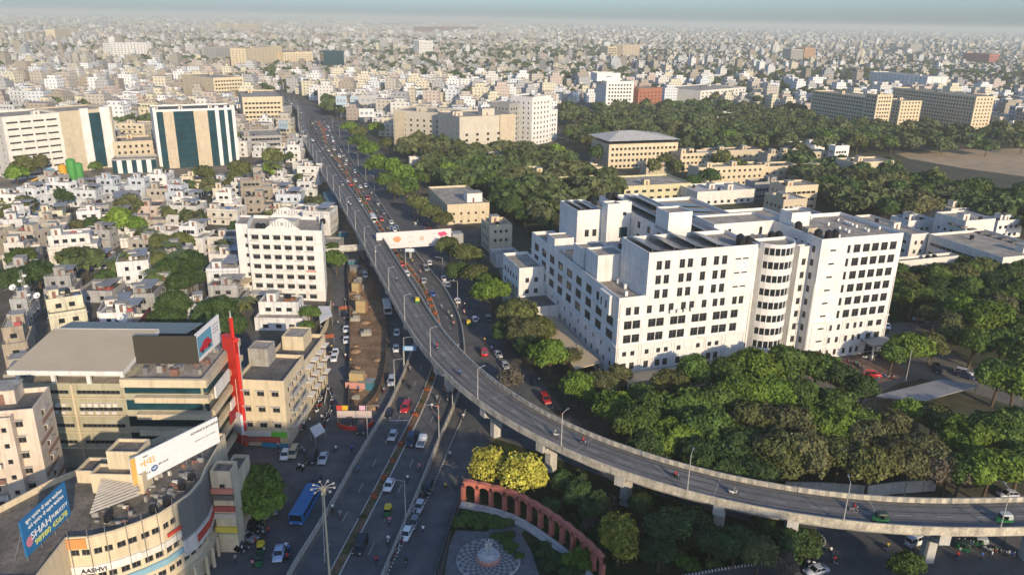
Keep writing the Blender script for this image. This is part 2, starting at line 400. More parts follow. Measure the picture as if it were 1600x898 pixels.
# asphalt under and beside the flyover
RL = [(240, 898), (330, 868), (372, 800), (372, 712), (385, 700), (452, 700), (470, 690), (492, 655), (497, 610), (515, 560), (522, 500), (520, 440), (512, 395), (545, 395), (520, 330), (500, 280), (480, 230), (462, 200), (452, 180), (432, 165), (402, 150)]
RRt = [(420, 138), (470, 158), (500, 172), (530, 190), (560, 205), (590, 250), (630, 300), (680, 350), (712, 400), (735, 440), (760, 500), (800, 560), (845, 600), (880, 650), (930, 690), (1000, 722), (1080, 748), (1180, 766), (1260, 775), (1350, 780), (1460, 778), (1600, 772), (1700, 768), (1800, 930), (1300, 930), (1270, 898), (1255, 870), (1290, 850), (1275, 835), (1150, 800), (1000, 770), (900, 730), (820, 700), (775, 680), (745, 705), (724, 765), (702, 825), (680, 898), (672, 925), (400, 925), (240, 925)]
polyface('road', pixpoly(RL) + pixpoly(RRt), 0.004, M_ASPH)
polyface('road', pixpoly([(1070, 898), (1120, 890), (1200, 878), (1262, 866), (1290, 872), (1300, 935), (1050, 935)]), 0.008, M_ASPH)
# campus lanes
polyface('road', pixpoly([(1240, 575), (1330, 545), (1390, 520), (1385, 500), (1480, 495), (1560, 500), (1460, 530), (1520, 575), (1600, 610), (1600, 640), (1540, 620), (1440, 590), (1400, 600), (1330, 640), (1290, 620)]), 0.004, mat('worn_lane', (0.16, 0.145, 0.12), 0.95, 0.2, 0.15, second=(0.12, 0.11, 0.10)))
polyface('parking_court', pixpoly([(1262, 590), (1300, 562), (1380, 545), (1420, 585), (1330, 610)]), 0.010, mat('brick_paving', (0.17, 0.11, 0.085), 0.95, 0.25, 0.4))
polyface('field', pixpoly([(1400, 240), (1470, 234), (1600, 232), (1760, 236), (1800, 300), (1600, 276), (1500, 262), (1420, 248)]), 0.006, mat('dry_field', (0.42, 0.30, 0.18), 0.95, 0.2, 0.02, second=(0.34, 0.26, 0.16)))
polyface('woodland_floor', pixpoly([(760, 330), (700, 300), (600, 235), (540, 195), (600, 190), (860, 230), (1000, 190), (1250, 160), (1600, 160), (1850, 170), (1850, 780), (1500, 770), (1250, 770), (1100, 748), (960, 700), (880, 640), (820, 560), (770, 480), (740, 400)]), 0.002, mat('leaf_litter', (0.085, 0.075, 0.045), 0.95, 0.4, 0.05, second=(0.055, 0.06, 0.03)))
polyface('lawn', pixpoly([(745, 720), (775, 685), (860, 712), (960, 752), (1100, 795), (1250, 835), (1285, 850), (1250, 872), (1120, 890), (1060, 905), (1050, 930), (685, 930), (705, 830)]), 0.006, M_GRASS)
polyface('lawn', pixpoly([(1385, 440), (1480, 440), (1520, 480), (1480, 500), (1390, 505)]), 0.006, M_GRASS)
polyface('side_street', pixpoly([(300, 560), (330, 520), (410, 505), (405, 560), (372, 700), (362, 700), (355, 600)]), 0.004, M_ASPH)

polyface('yard', pixpoly([(-60, 266), (240, 262), (470, 256), (478, 280), (330, 292), (200, 302), (-60, 314)]), .004, mat('yard_earth', (0.24, 0.20, 0.15), .95, .3, .08, second=(0.17, 0.15, 0.125)))
# ---------------------------------------------------------------- flyover
def gz(x, y):
    z = 9.5 if y > 235 else 5.5 + max(0, (y - 165)) / 70 * 4.0
    return G(x, y, z)
FL = [(402, 146), (440, 159), (459, 165), (467, 173), (466, 188), (467.5, 205), (478, 224), (499, 260), (530, 312), (560, 365), (605, 447), (625, 480), (645, 517), (675, 557), (705, 595), (750, 630), (799, 665), (860, 694), (910, 714), (955, 732), (1005, 750), (1062, 767), (1125, 780), (1197, 796), (1260, 806), (1325, 815), (1388, 820.5), (1450, 823.5), (1525, 824), (1600, 822), (1700, 816)]
FR = [(412, 140), (450, 152), (472, 162), (482, 176), (481, 190), (489, 208), (498, 224), (521, 260), (552, 300), (592, 361), (625, 415), (650, 450), (670, 492), (685, 515), (720, 555), (745, 577), (775, 600), (800, 616), (837, 640), (900, 673), (950, 693), (1000, 709), (1050, 725), (1112, 743), (1200, 760.5), (1275, 774), (1350, 783), (1400, 787), (1450, 787), (1525, 784), (1600, 779), (1700, 772)]
NF = 150
A = resample([gz(*p) for p in FL], 600); B = resample([gz(*p) for p in FR], 600)
mid = []
for a in A:
    b = min(B, key=lambda q: (q - a).length_squared); mid.append((a + b) / 2)
ctr = smooth(resample(smooth(mid, 10), NF), 12); nrm = normals(ctr); HW = 4.1
def deckz(p):
    y = p.y
    return 8.5 if y < 430 else max(4.5, 8.5 - (y - 430) / 170 * 4.0)
dz = [deckz(p) for p in ctr]; up = lambda k: [z + k for z in dz]
fly = root('flyover', ctr[60].x, ctr[60].y, 0, 0, 'long curved concrete flyover with striped parapets sweeping over the junction', 'flyover')
fo = Vector((ctr[60].x, ctr[60].y)); cl = [p - fo for p in ctr]
mb = MB(); strip(mb, off(cl, nrm, HW - .25), off(cl, nrm, -HW + .25), up(0), up(0), M_ASPHF); mb.build('carriageway', fly)
mb = MB(); K = [M_CONC]
a = off(cl, nrm, HW); b = off(cl, nrm, -HW); a2 = off(cl, nrm, 2.3); b2 = off(cl, nrm, -2.3)
strip(mb, a, a, up(-.02), up(-.5), M_CONC); strip(mb, a, a2, up(-.5), up(-.9), M_CONC); strip(mb, a2, a2, up(-.9), up(-2.1), M_CONC); strip(mb, a2, b2, up(-2.1), up(-2.1), M_CONC)
strip(mb, b, b, up(-.5), up(-.02), M_CONC); strip(mb, b2, b, up(-.9), up(-.5), M_CONC); strip(mb, b2, b2, up(-2.1), up(-.9), M_CONC); mb.build('girder', fly)
fine = resample(ctr, 900); fz = [deckz(p) for p in fine]; fn = normals(fine); fcl = [p - fo for p in fine]
M_PAR1 = mat('parapet_light', (0.60, 0.54, 0.42), 0.9, 0.3, 0.5, streak=0.45, second=(0.40, 0.36, 0.29)); M_PAR2 = mat('parapet_dark', (0.34, 0.32, 0.27), 0.9, 0.25, 0.6, streak=0.4)
M_CREST = mat('parapet_crest', (0.36, 0.34, 0.30), 0.9, 0.3, 1.5, streak=0.3)
for s in (1, -1):
    mb = MB(); q = off(fcl, fn, s * (HW + .02)); r = off(fcl, fn, s * (HW - .24)); up2 = lambda k: [z + k for z in fz]
    if s > 0: strip(mb, r, r, up2(0), up2(.95), [M_PAR1, M_PAR2]); strip(mb, q, r, up2(.951), up2(.951), M_CREST); strip(mb, q, q, up2(.95), up2(-.6), [M_PAR1])
    else: strip(mb, r, r, up2(.95), up2(0), [M_PAR1, M_PAR2]); strip(mb, r, q, up2(.951), up2(.951), M_CREST); strip(mb, q, q, up2(-.6), up2(.95), [M_PAR1])
    mb.build('parapet', fly)
mb = MB()
for i in range(0, 890, 7):
    a = fcl[i]; b = fcl[i + 3]; n = fn[i] * .07
    mb.face([(a.x - n.x, a.y - n.y, fz[i] + .006), (b.x - n.x, b.y - n.y, fz[i + 3] + .006), (b.x + n.x, b.y + n.y, fz[i + 3] + .006), (a.x + n.x, a.y + n.y, fz[i] + .006)], M_MARK)
tag(mb.build('lane_marking', fly), kind='stuff')
M_DUST = mat('road_dust', (0.17, 0.145, 0.115), 0.95, 0.4, 0.5, second=(0.12, 0.11, 0.10)); M_WEAR = mat('tyre_wear', (0.085, 0.084, 0.083), 0.85, 0.35, 0.4, second=(0.115, 0.112, 0.108))
for s in (1, -1):
    mb = MB(); strip(mb, off(cl, nrm, HW - .26 if s > 0 else -HW + .85), off(cl, nrm, HW - .85 if s > 0 else -HW + .26), up(.004), up(.004), M_DUST); mb.build('edge_dust', fly)
    for k in (1.1, 2.7): mb = MB(); strip(mb, off(cl, nrm, s * k + .22), off(cl, nrm, s * k - .22), up(.0035), up(.0035), M_WEAR); mb.build('tyre_track', fly)
mb = MB()
for i in range(28, 900, 27):
    mb.box(-HW + .3, -.06, fz[i] + .003, HW - .3, .06, fz[i] + .009, M_CONC, T=Matrix.Translation((fcl[i].x, fcl[i].y, 0)) @ Matrix.Rotation(atan2(fn[i].y, fn[i].x), 4, 'Z'))
tag(mb.build('expansion_joint', fly), kind='stuff')
def pier(i, ang=None):
    c = cl[i]; z = dz[i] - 2.12; mb = MB(); T = Matrix.Translation((c.x, c.y, 0)) @ Matrix.Rotation(atan2(nrm[i].y, nrm[i].x), 4, 'Z')
    oct_ = [(-1.3, -.7), (-.8, -.95), (.8, -.95), (1.3, -.7), (1.3, .7), (.8, .95), (-.8, .95), (-1.3, .7)]
    mb.prism([tuple((T @ Vector((x * .8, y, 0))).xy) for x, y in oct_], -.2, z - 1.9, M_CONCL)
    for k in (1, -1):
        lo = [(0, -.9), (1.1 * k, -.9), (1.1 * k, .9), (0, .9)]; hi = [(0, -1), (3.1 * k, -1), (3.1 * k, 1), (0, 1)]
        L = [T @ Vector((x, y, z - 1.9)) for x, y in lo]; Hh = [T @ Vector((x, y, z - .75)) for x, y in hi]; TT = [T @ Vector((x, y, z - .1)) for x, y in hi]
        for X, Y in ((L, Hh), (Hh, TT)):
            for q in range(4): mb.face([X[q], X[(q + 1) % 4], Y[(q + 1) % 4], Y[q]], M_CONCL)
        mb.face(TT, M_CONCL)
        mb.box(3.3 * k - .35, -.9, z - .7, 3.3 * k + .35, .9, z + 1.3, M_CONCL, T=T)
    mb.build('pier', fly)
def near_i(x, y): return min(range(NF), key=lambda i: (ctr[i].x - x) ** 2 + (ctr[i].y - y) ** 2)
pier_i = [near_i(*G(px, py, 8)) for px, py in [(692, 565), (770, 635), (862, 672), (975, 720), (1120, 765), (1265, 795), (1585, 800), (1435, 805)]]
i0 = near_i(*G(660, 520, 8)); k = pier_i[0]
st = 25.0; acc = 0
for i in range(k, 8, -1):
    acc += (ctr[i] - ctr[i - 1]).length
    if acc > st: pier_i.append(i - 1); acc = 0
for i in sorted(set(pier_i)): pier(i)

# ---------------------------------------------------------------- central two-way road with flower median
MED = [(508, 925), (522, 896), (542, 861), (566, 813), (595, 760), (627, 695), (643, 666), (657, 636), (669, 608), (674, 594), (682, 570), (687, 540), (686, 515), (682, 500), (673, 472), (660, 447), (640, 420), (620, 397), (600, 365), (575, 325), (547, 280), (535, 260), (510, 225), (504, 202), (495, 188)]
CL = [(440, 925), (451, 898), (491, 835), (520, 787), (552, 728), (581, 680), (607, 638), (630, 588), (640, 560), (649, 535), (652, 515), (648, 495), (640, 475)]
CR = [(588, 925), (600, 896), (634, 816), (658, 760), (681, 699), (697, 666), (709, 635), (720, 610), (727, 580), (727, 555), (725, 537), (722, 507), (712, 482), (692, 447), (657, 407), (640, 385), (612, 345), (585, 305), (572, 285), (554, 260), (541, 237), (527, 215), (515, 195), (504, 183)]
CZ = 0.55
med = smooth(resample([G(*p, CZ) for p in MED], 160), 5); mn = normals(med)
cr = smooth(resample([G(*p, CZ) for p in CR], 160), 5); clp = smooth(resample([G(*p, CZ) for p in CL], 70), 4)
mb = MB(); f = lambda n, z: [z] * n
# right carriageway: between median and right edge; left: between left edge and median, beyond it a fixed width
strip(mb, med, cr, f(160, CZ - .02), f(160, CZ - .02), M_ASPH)
lf = []
for i, q in enumerate(med):
    d = min(clp, key=lambda t: (t - q).length_squared)
    lf.append(d if q.y < clp[-1].y - 4 else q + mn[i] * 8.0)
lf = smooth(lf, 3); strip(mb, lf, med, f(160, CZ - .02), f(160, CZ - .02), M_ASPH)
tag(mb.build('road'), kind='structure')
cw = root('median_strip', 0, 0, 0, 0, 'narrow planted median with soil and low kerbs along the middle of the central road', 'median')
mb = MB(); wallstrip(mb, med, mn, .95, -.95, CZ - .3, CZ + .22, M_CONCL); mb.build('kerb', cw)
mb = MB(); strip(mb, off(med, mn, .75), off(med, mn, -.75), f(160, CZ + .226), f(160, CZ + .226), mat('median_soil', (0.20, 0.11, 0.06), 0.95, 0.4, 0.6, second=(0.07, 0.08, 0.03))); mb.build('soil_bed', cw)
def barrier(label, pts, n=300, h=1.0, z=CZ - .5, t=.3, it=4, mats=None, name='road_barrier'):
    p = smooth(resample(pts, n), it); nn = normals(p); r = root(name, p[n // 2].x, p[n // 2].y, 0, 0, label, 'barrier'); o = Vector((p[n // 2].x, p[n // 2].y)); p = [q - o for q in p]
    mb = MB(); a = off(p, nn, t / 2); b = off(p, nn, -t / 2); ms = mats or [M_PAR1, M_PAR2]; z1 = CZ + h
    strip(mb, a, a, f(n, z1), f(n, z), ms); strip(mb, b, b, f(n, z), f(n, z1), ms); strip(mb, b, a, f(n, z1), f(n, z1), M_CREST)
    mb.build('wall', r); mb = MB(); strip(mb, off(p, nn, t / 2 + .14), off(p, nn, -t / 2 - .14), f(n, CZ + .02), f(n, CZ + .02), M_CONC); mb.build('footing', r); return r
barrier('striped concrete barrier on the left of the central road beside the shopping street', [tuple(q) for q in clp], 260)
barrier('striped concrete barrier curving along the right of the central road', [tuple(q) for q in cr[:]], 460)
# striped kerb and bike strip right of the central road
KR = [(602, 905), (622, 862), (644, 825), (673, 770), (700, 705), (716, 668), (728, 640)]
p = smooth(resample([G(*q) for q in KR], 130), 3); n = normals(p); mb = MB(); wallstrip(mb, p, n, .12, -.12, 0, .3, [M_PAINTW, M_PAINTB]); tag(mb.build('striped_kerb'), 'black and white striped kerb between parked bikes and the right road', 'kerb')
KG = [(1050, 905), (1075, 899), (1130, 889), (1200, 879), (1262, 866), (1283, 856), (1290, 846), (1284, 838)]
p = smooth(resample([G(*q) for q in KG], 110), 2); n = normals(p); mb = MB(); wallstrip(mb, p, n, .15, -.15, 0, .35, [M_PAINTW, M_PAINTB]); tag(mb.build('striped_kerb'), 'black and white striped kerb round the dark garden under the flyover', 'kerb')
mb = MB(); strip(mb, off(cr, normals(cr), .95), off(cr, normals(cr), .16), [CZ - .016] * 160, [CZ - .016] * 160, M_DUST); strip(mb, off(clp, normals(clp), -.16), off(clp, normals(clp), -1.0), [CZ - .016] * 70, [CZ - .016] * 70, M_DUST); tag(mb.build('road_dust_strip'), kind='structure')
# lane dashes
mb = MB()
def dashes(mb, p, z, step=9, ln=3, w=.07):
    p = resample([tuple(q) for q in p], int(sum((p[i + 1] - p[i]).length for i in range(len(p) - 1)) / 1.5))
    n = normals(p); i = 0
    while i + 2 < len(p):
        a, b, c = p[i], p[i + 2], n[i] * w; mb.face([(a.x - c.x, a.y - c.y, z), (b.x - c.x, b.y - c.y, z), (b.x + c.x, b.y + c.y, z), (a.x + c.x, a.y + c.y, z)], M_MARK); i += 6
dashes(mb, [(a + b) / 2 for a, b in zip(med, cr)], CZ - .014); dashes(mb, [(a + b) / 2 for a, b in zip(med, lf)], CZ - .014)
for q in ([(500, 925), (600, 925)],): pass
mb.face([(*G(608, 657, CZ), CZ - .012), (*G(640, 657, CZ), CZ - .012), (*G(640, 655.5, CZ), CZ - .012), (*G(608, 655.5, CZ), CZ - .012)], M_MARK)
tag(mb.build('lane_markings'), kind='structure')

# haze: the air over the whole scene
hz = MB(); hz.box(-40000, -300, -1.2, 40000, 40000, 118, M_WHITE, bottom=True); ho = hz.build('haze'); tag(ho, kind='stuff')
hm = bpy.data.materials.new('haze_air'); hm.use_nodes = True; t = hm.node_tree; t.nodes.clear(); out = t.nodes.new('ShaderNodeOutputMaterial'); pv = t.nodes.new('ShaderNodeVolumePrincipled')
pv.inputs['Color'].default_value = (0.86, 0.90, 0.82, 1); pv.inputs['Density'].default_value = 0.00016; pv.inputs['Anisotropy'].default_value = 0.0
t.links.new(pv.outputs[0], out.inputs['Volume']); ho.data.materials.clear(); ho.data.materials.append(hm)
# ---------------------------------------------------------------- trees
def crown_mesh(name, rx, rz, n, leaf, seed, lobes=9, low=0.0, m=None, spiky=0.0, shell=0.55):
    rg = np.random.RandomState(seed); L = []
    for i in range(lobes):
        a = 2 * pi * (i / lobes + rg.rand() * .12) * 1.618 * 2; k = rg.rand() ** .6 * .62
        if i == 0: k = .12
        L.append((cos(a) * rx * k, sin(a) * rx * k, rz * (.05 + .62 * (1 - k) * (0.55 + rg.rand() * .7) - low), rx * (.36 + .22 * rg.rand())))
    L = np.array(L); P_ = []; N_ = []
    wt = L[:, 3] ** 2; wt = wt / wt.sum()
    while len(P_) < n:
        l = L[rg.choice(lobes, p=wt)]; d = rg.normal(size=3); d /= np.linalg.norm(d)
        if d[2] < -.55: d[2] *= -1
        bump = 1 + .16 * sin(d[0] * 5 + l[0]) * cos(d[1] * 5 + l[1]) + .1 * sin(d[2] * 9 + l[2])
        r = l[3] * (shell + (1 - shell) * rg.rand() ** .45) * bump; p = l[:3] + d * r * np.array([1, 1, rz / rx * 1.05]); P_.append(p); N_.append(d)
    P_ = np.array(P_); N_ = np.array(N_)
    N_ = N_ + rg.normal(size=N_.shape) * .55; N_[:, 2] += .25; N_ /= np.linalg.norm(N_, axis=1)[:, None]
    t = np.cross(N_, rg.normal(size=N_.shape)); t /= np.linalg.norm(t, axis=1)[:, None] + 1e-9; b = np.cross(N_, t)
    s = leaf * (.55 + .9 * rg.rand(n))[:, None]; t *= s; b *= s * .7
    V = np.stack([P_ - t, P_ - b * .9, P_ + t, P_ + b * .9], 1).reshape(-1, 3)
    me = bpy.data.meshes.new(name); npmesh(me, V, np.arange(4 * n).reshape(n, 4)); me.materials.append(m or M_LEAF); return me
def npmesh(me, V, Fq):
    nv, nf = len(V), len(Fq); me.vertices.add(nv); me.vertices.foreach_set('co', np.asarray(V, dtype=np.float32).ravel())
    me.loops.add(nf * 4); me.loops.foreach_set('vertex_index', np.asarray(Fq, dtype=np.int32).ravel())
    me.polygons.add(nf); me.polygons.foreach_set('loop_start', np.arange(0, nf * 4, 4, dtype=np.int32)); me.polygons.foreach_set('loop_total', np.full(nf, 4, dtype=np.int32)); me.update(); me.shade_flat()
def trunk_mesh(h, r, seed, top=0.5, nb=6, reach=.6, rx=5):
    rg = random.Random(seed); mb = MB(); p = Vector((0, 0, -.2)); q = Vector((rg.uniform(-.4, .4), rg.uniform(-.4, .4), h * .55)); mb.cone(p, q, r, r * .7, 8, M_TRUNK, False)
    for i in range(nb):
        a = 2 * pi * i / nb + rg.uniform(-.4, .4); e = Vector((cos(a) * rx * reach * rg.uniform(.6, 1), sin(a) * rx * reach * rg.uniform(.6, 1), h * rg.uniform(.85, 1.25))); m1 = q.lerp(e, .5) + Vector((0, 0, .4))
        mb.cone(q, m1, r * .5, r * .32, 6, M_TRUNK, False); mb.cone(m1, e, r * .32, r * .1, 5, M_TRUNK, False)
        e2 = m1 + Vector((rg.uniform(-2, 2), rg.uniform(-2, 2), rg.uniform(1, 2))); mb.cone(m1, e2, r * .2, r * .06, 4, M_TRUNK, False)
    return mb.mesh('trunk')
BIG = [crown_mesh('crown', 5.2, 4.3, 8500, .33, 100 + i, lobes=11) for i in range(6)]
MIDT = [crown_mesh('crown', 5.0, 4.2, 2600, .55, 200 + i, lobes=9) for i in range(5)]
THIN = [crown_mesh('crown', 4.6, 3.8, 1500, .34, 300 + i, lobes=12, shell=.25) for i in range(3)]
TALL = [crown_mesh('crown', 3.0, 6.0, 2600, .38, 400 + i, lobes=10) for i in range(2)]
BUSH = [crown_mesh('crown', 1.6, 1.1, 700, .2, 500 + i, lobes=7, low=.2) for i in range(3)]
FINE = [crown_mesh('crown', 4.0, 4.6, 5200, .27, 600 + i, lobes=13) for i in range(2)]
TRK = [trunk_mesh(6.5, .32, i) for i in range(4)]; TRKS = [trunk_mesh(7, .2, 9 + i, rx=4, nb=8) for i in range(2)]
GREENS = {'bright green': (.120, .190, .026), 'mid green': (.080, .128, .026), 'dark green': (.050, .085, .024), 'olive': (.105, .118, .036), 'dusty brown-green': (.112, .116, .048), 'grey-brown': (.14, .11, .075), 'yellow-blossomed': (.42, .39, .06), 'yellow-green': (.26, .25, .035)}
TREES = []
def tree(px, py, r=5.2, colr='mid green', kind=None, h=None, label=None, group='leafy trees among the streets and campus', world=None, name='tree', cz=.62):
    """px, py = centre of the crown in the photo"""
    h = h or r * 1.9
    X, Y = world if world else G(px, py, h * .62)
    dist = hypot(X, Y); k = kind or ('big' if dist < 330 else 'mid')
    me = random.choice({'big': BIG, 'mid': MIDT, 'thin': THIN, 'tall': TALL, 'fine': FINE}[k]); base = {'big': 5.2, 'mid': 5.0, 'thin': 4.6, 'tall': 3.0, 'fine': 4.0}[k]
    c = GREENS[colr]; v = random.uniform(.8, 1.2); c = (c[0] * v * random.uniform(.93, 1.07), c[1] * v, c[2] * v, 1)
    if label: o = root(name, X, Y, 0, random.uniform(0, 360), label, 'tree', group)
    else: o = root(name, X, Y, 0, random.uniform(0, 360), None, 'tree', group, look=(('small ' if r < 3.8 else 'broad ' if r > 6 else '') + colr + (' sparse' if k == 'thin' else ' slender' if k == 'tall' else '') + ' tree'))
    s = r / base; H0 = {'big': 4.3, 'mid': 4.2, 'thin': 3.8, 'tall': 6.0, 'fine': 4.6}[k] * s
    child(me, 'crown', o, (0, 0, h - H0 * 1.05), 0, (s, s, s * random.uniform(.92, 1.1)), c)
    tm = random.choice(TRKS if k in ('thin', 'tall') else TRK); child(tm, 'trunk', o, (0, 0, 0), 0, (s, s, h * .72 / 6.5))
    TREES.append((X, Y, r)); return o
def palm_mesh():
    rg = random.Random(5); mb = MB(); M = mat('palm_leaf', (1, 1, 1), 0.55, 0.2, 1, obj=True, island=.25)
    for k in range(26):
        a = 2 * pi * k / 26 + rg.uniform(-.1, .1); el = rg.choice([.75, .35, .05]); L = rg.uniform(2.6, 3.4); P0 = Vector((0, 0, 0)); n = 7; pts = []
        for i in range(n):
            t = i / (n - 1); d = L * t; pts.append(Vector((cos(a) * d * cos(el * (1 - t)), sin(a) * d * cos(el * (1 - t)), L * (sin(el) * t - .75 * t * t))))
        sd_ = Vector((-sin(a), cos(a), 0))
        for i in range(n - 1):
            w0 = .5 * sin(pi * (i + .3) / n); w1 = .5 * sin(pi * (i + 1.3) / n) if i < n - 2 else .02
            for s_ in (1, -1): mb.face([pts[i], pts[i] + sd_ * w0 * s_ + Vector((0, 0, -.25 * w0)), pts[i + 1] + sd_ * w1 * s_ + Vector((0, 0, -.25 * w1)), pts[i + 1]], M)
    return mb.mesh('fronds')
PALM = palm_mesh(); mb = MB(); mb.cone((0, 0, -.1), (.2, .1, 4), .2, .16, 7, M_TRUNK, False); mb.cone((.2, .1, 4), (0, 0, 8), .16, .13, 7, M_TRUNK, False); PTR = mb.mesh('trunk')
def palm(px, py, h=10, sc=1.0, look='feathery palm tree'):
    X, Y = G(px, py, h); o = root('palm_tree', X, Y, 0, random.uniform(0, 360), None, 'palm tree', 'palms between the houses', look=('tall ' if h > 10 else 'short ') + look)
    child(PALM, 'fronds', o, (0, 0, h), 0, (sc * 1.4,) * 3, (.085 * random.uniform(.8, 1.3), .115, .032, 1)); child(PTR, 'trunk', o, (0, 0, 0), 0, (1, 1, h / 8)); TREES.append((X, Y, 2)); return o

# ---------------------------------------------------------------- vehicles
M_TYRE = colmat('tyre_rubber', (.02, .02, .02), .9); M_RIM = colmat('wheel_rim', (.35, .35, .36), .4, metal=.6); M_CARP = mat('car_paint', (1, 1, 1), .25, 0, obj=True, spec=.5)
M_CGL = mat('car_glass', (.012, .015, .018), .08, 0, spec=.6); M_HEAD = colmat('headlight_lens', (.6, .6, .58), .15); M_TAIL = colmat('tail_light_lens', (.35, .01, .01), .3); M_CHR = colmat('bumper_plastic', (.05, .05, .055), .5)
def wheel(r=.32, w=.2, n=12):
    mb = MB(); mb.cone((-w / 2, 0, 0), (w / 2, 0, 0), r, r, n, M_TYRE); mb.cone((-w / 2 - .012, 0, 0), (w / 2 + .012, 0, 0), r * .6, r * .6, n, M_RIM); return mb.mesh('wheel')
WH = wheel(); WHB = wheel(.45, .28)
def loft(mb, secs, m, cap=True):
    """secs: list of closed rings of equal length"""
    k = mb.mi(m); n = len(secs[0]); b = len(mb.v)
    for s_ in secs: mb.v += [tuple(p) for p in s_]
    for i in range(len(secs) - 1):
        for j in range(n): j2 = (j + 1) % n; mb.f.append((b + i * n + j, b + i * n + j2, b + (i + 1) * n + j2, b + (i + 1) * n + j)); mb.m.append(k)
    if cap: mb.f.append(tuple(b + n - 1 - j for j in range(n))); mb.m.append(k); e = b + (len(secs) - 1) * n; mb.f.append(tuple(e + j for j in range(n))); mb.m.append(k)
def carproto(kind):
    # length along y, front at -y
    P_ = {'hatchback': dict(L=3.7, W=1.62, H=1.5, hood=.86, a=(.95, 1.45, 3.15, 3.62), belt=.92), 'saloon': dict(L=4.3, W=1.7, H=1.45, hood=.88, a=(1.15, 1.75, 3.0, 3.65), belt=.93), 'suv': dict(L=4.5, W=1.82, H=1.78, hood=1.02, a=(1.2, 1.7, 4.1, 4.42), belt=1.1), 'van': dict(L=3.9, W=1.6, H=1.85, hood=1.15, a=(.35, .95, 3.75, 3.86), belt=1.15)}[kind]
    L, Wd, Hh, hd, a, belt = P_['L'], P_['W'] / 2, P_['H'], P_['hood'], P_['a'], P_['belt']; r = root('car_' + kind if kind == 'zz' else 'parked_car')
    mb = MB(); secs = []
    for y, zt, wd, zb in ((0, .55, .8, .32), (.08, hd - .14, .93, .25), (.5, hd - .04, .99, .22), (a[0], hd + .03, 1, .22), (a[1], belt, 1, .22), (a[2], belt + .03, 1, .22), (L - .45, belt + .02 if kind != 'saloon' else hd + .06, .99, .22), (L - .07, hd + .02 if kind != 'saloon' else hd, .94, .27), (L, .6, .86, .35)):
        w_ = Wd * wd; y -= L / 2; secs.append([(-w_ * .92, y, zb), (w_ * .92, y, zb), (w_, y, zb + .2), (w_, y, zt - .16), (w_ * .93, y, zt), (-w_ * .93, y, zt), (-w_, y, zt - .16), (-w_, y, zb + .2)])
    loft(mb, secs, M_CARP); mb.build('body', r, True)
    mb = MB(); y0, y1, y2, y3 = (t - L / 2 for t in a); tw = Wd * .78; bw = Wd * .9
    ring = lambda y, z, w_: [(-w_, y, z), (w_, y, z)]
    b0 = [(-bw, y0, belt - .03), (bw, y0, belt - .03), (bw, y3, belt), (-bw, y3, belt)]; t0 = [(-tw, y1, Hh - .07), (tw, y1, Hh - .07), (tw, y2, Hh - .07), (-tw, y2, Hh - .07)]
    for i in range(4): j = (i + 1) % 4; mb.face([b0[i], b0[j], t0[j], t0[i]], M_CGL)
    mb.build('window_glass', r)
    mb = MB(); lo = t0; hi = [(-tw * .86, y1 + .12, Hh), (tw * .86, y1 + .12, Hh), (tw * .86, y2 - .12, Hh), (-tw * .86, y2 - .12, Hh)]
    for i in range(4): j = (i + 1) % 4; mb.face([lo[i], lo[j], hi[j], hi[i]], M_CARP)
    mb.face(hi, M_CARP)
    for s_ in (1, -1):
        for (p, q) in (((s_ * bw, y0, belt), (s_ * tw, y1, Hh - .07)), ((s_ * bw, y3, belt), (s_ * tw, y2, Hh - .07)), ((s_ * bw * 1.0, (y1 + y2) / 2, belt), (s_ * tw, (y1 + y2) / 2, Hh - .07))): mb.cone(p, q, .05, .05, 4, M_CARP)
    mb.build('roof', r)
    for s_ in (1, -1):
        for y in (-L / 2 + .75, L / 2 - .75): child(WH, 'wheel', r, (s_ * (Wd - .08), y, .32))
        mb = MB(); mb.box(s_ * Wd * .7 - .17, -L / 2 - .02, .58, s_ * Wd * .7 + .17, -L / 2 + .12, .72, M_HEAD, bottom=True); mb.build('headlight', r)
        mb = MB(); mb.box(s_ * Wd * .78 - .1, L / 2 - .1, .68, s_ * Wd * .78 + .1, L / 2 + .02, .9, M_TAIL, bottom=True); mb.build('tail_light', r)
        mb = MB(); mb.box(s_ * (Wd + .08) - .08, y0 + .1, belt - .02, s_ * (Wd + .08) + .08, y0 + .22, belt + .12, M_CARP, bottom=True); mb.build('mirror', r)
    mb = MB(); mb.box(-Wd * .85, -L / 2 - .05, .3, Wd * .85, -L / 2 + .1, .46, M_CHR, bottom=True); mb.build('bumper', r)
    return r
PAINTED = ('body', 'roof', 'mirror', 'canopy', 'cab')
CARP = {k: carproto(k) for k in ('hatchback', 'saloon', 'suv', 'van')}
CCOL = {'white': (.72, .72, .70), 'silver': (.42, .43, .45), 'grey': (.16, .17, .18), 'black': (.015, .015, .018), 'red': (.42, .02, .025), 'blue': (.03, .09, .30), 'pale blue': (.35, .45, .6), 'beige': (.5, .42, .26), 'dark blue': (.02, .03, .07)}
def yaw(p, q): return degrees(atan2(q[1] - p[1], q[0] - p[0])) + 90      # front (-y) points from p to q
def car(px, py, kind='hatchback', col='white', to=None, deg=0, z=0, label=None, world=None, group='cars and vans on the roads', name='car'):
    x, y = world or G(px, py, z)
    if to: deg = yaw((x, y), G(*to, z))
    o = copy_tree(CARP[kind], x, y, z, deg, None if label else col + ' ' + {'suv': 'sport-utility car', 'van': 'boxy van'}.get(kind, kind), 'van' if kind == 'van' else 'car', group, label, None, CCOL[col], PAINTED); o.name = 'van' if kind == 'van' else 'car'; return o
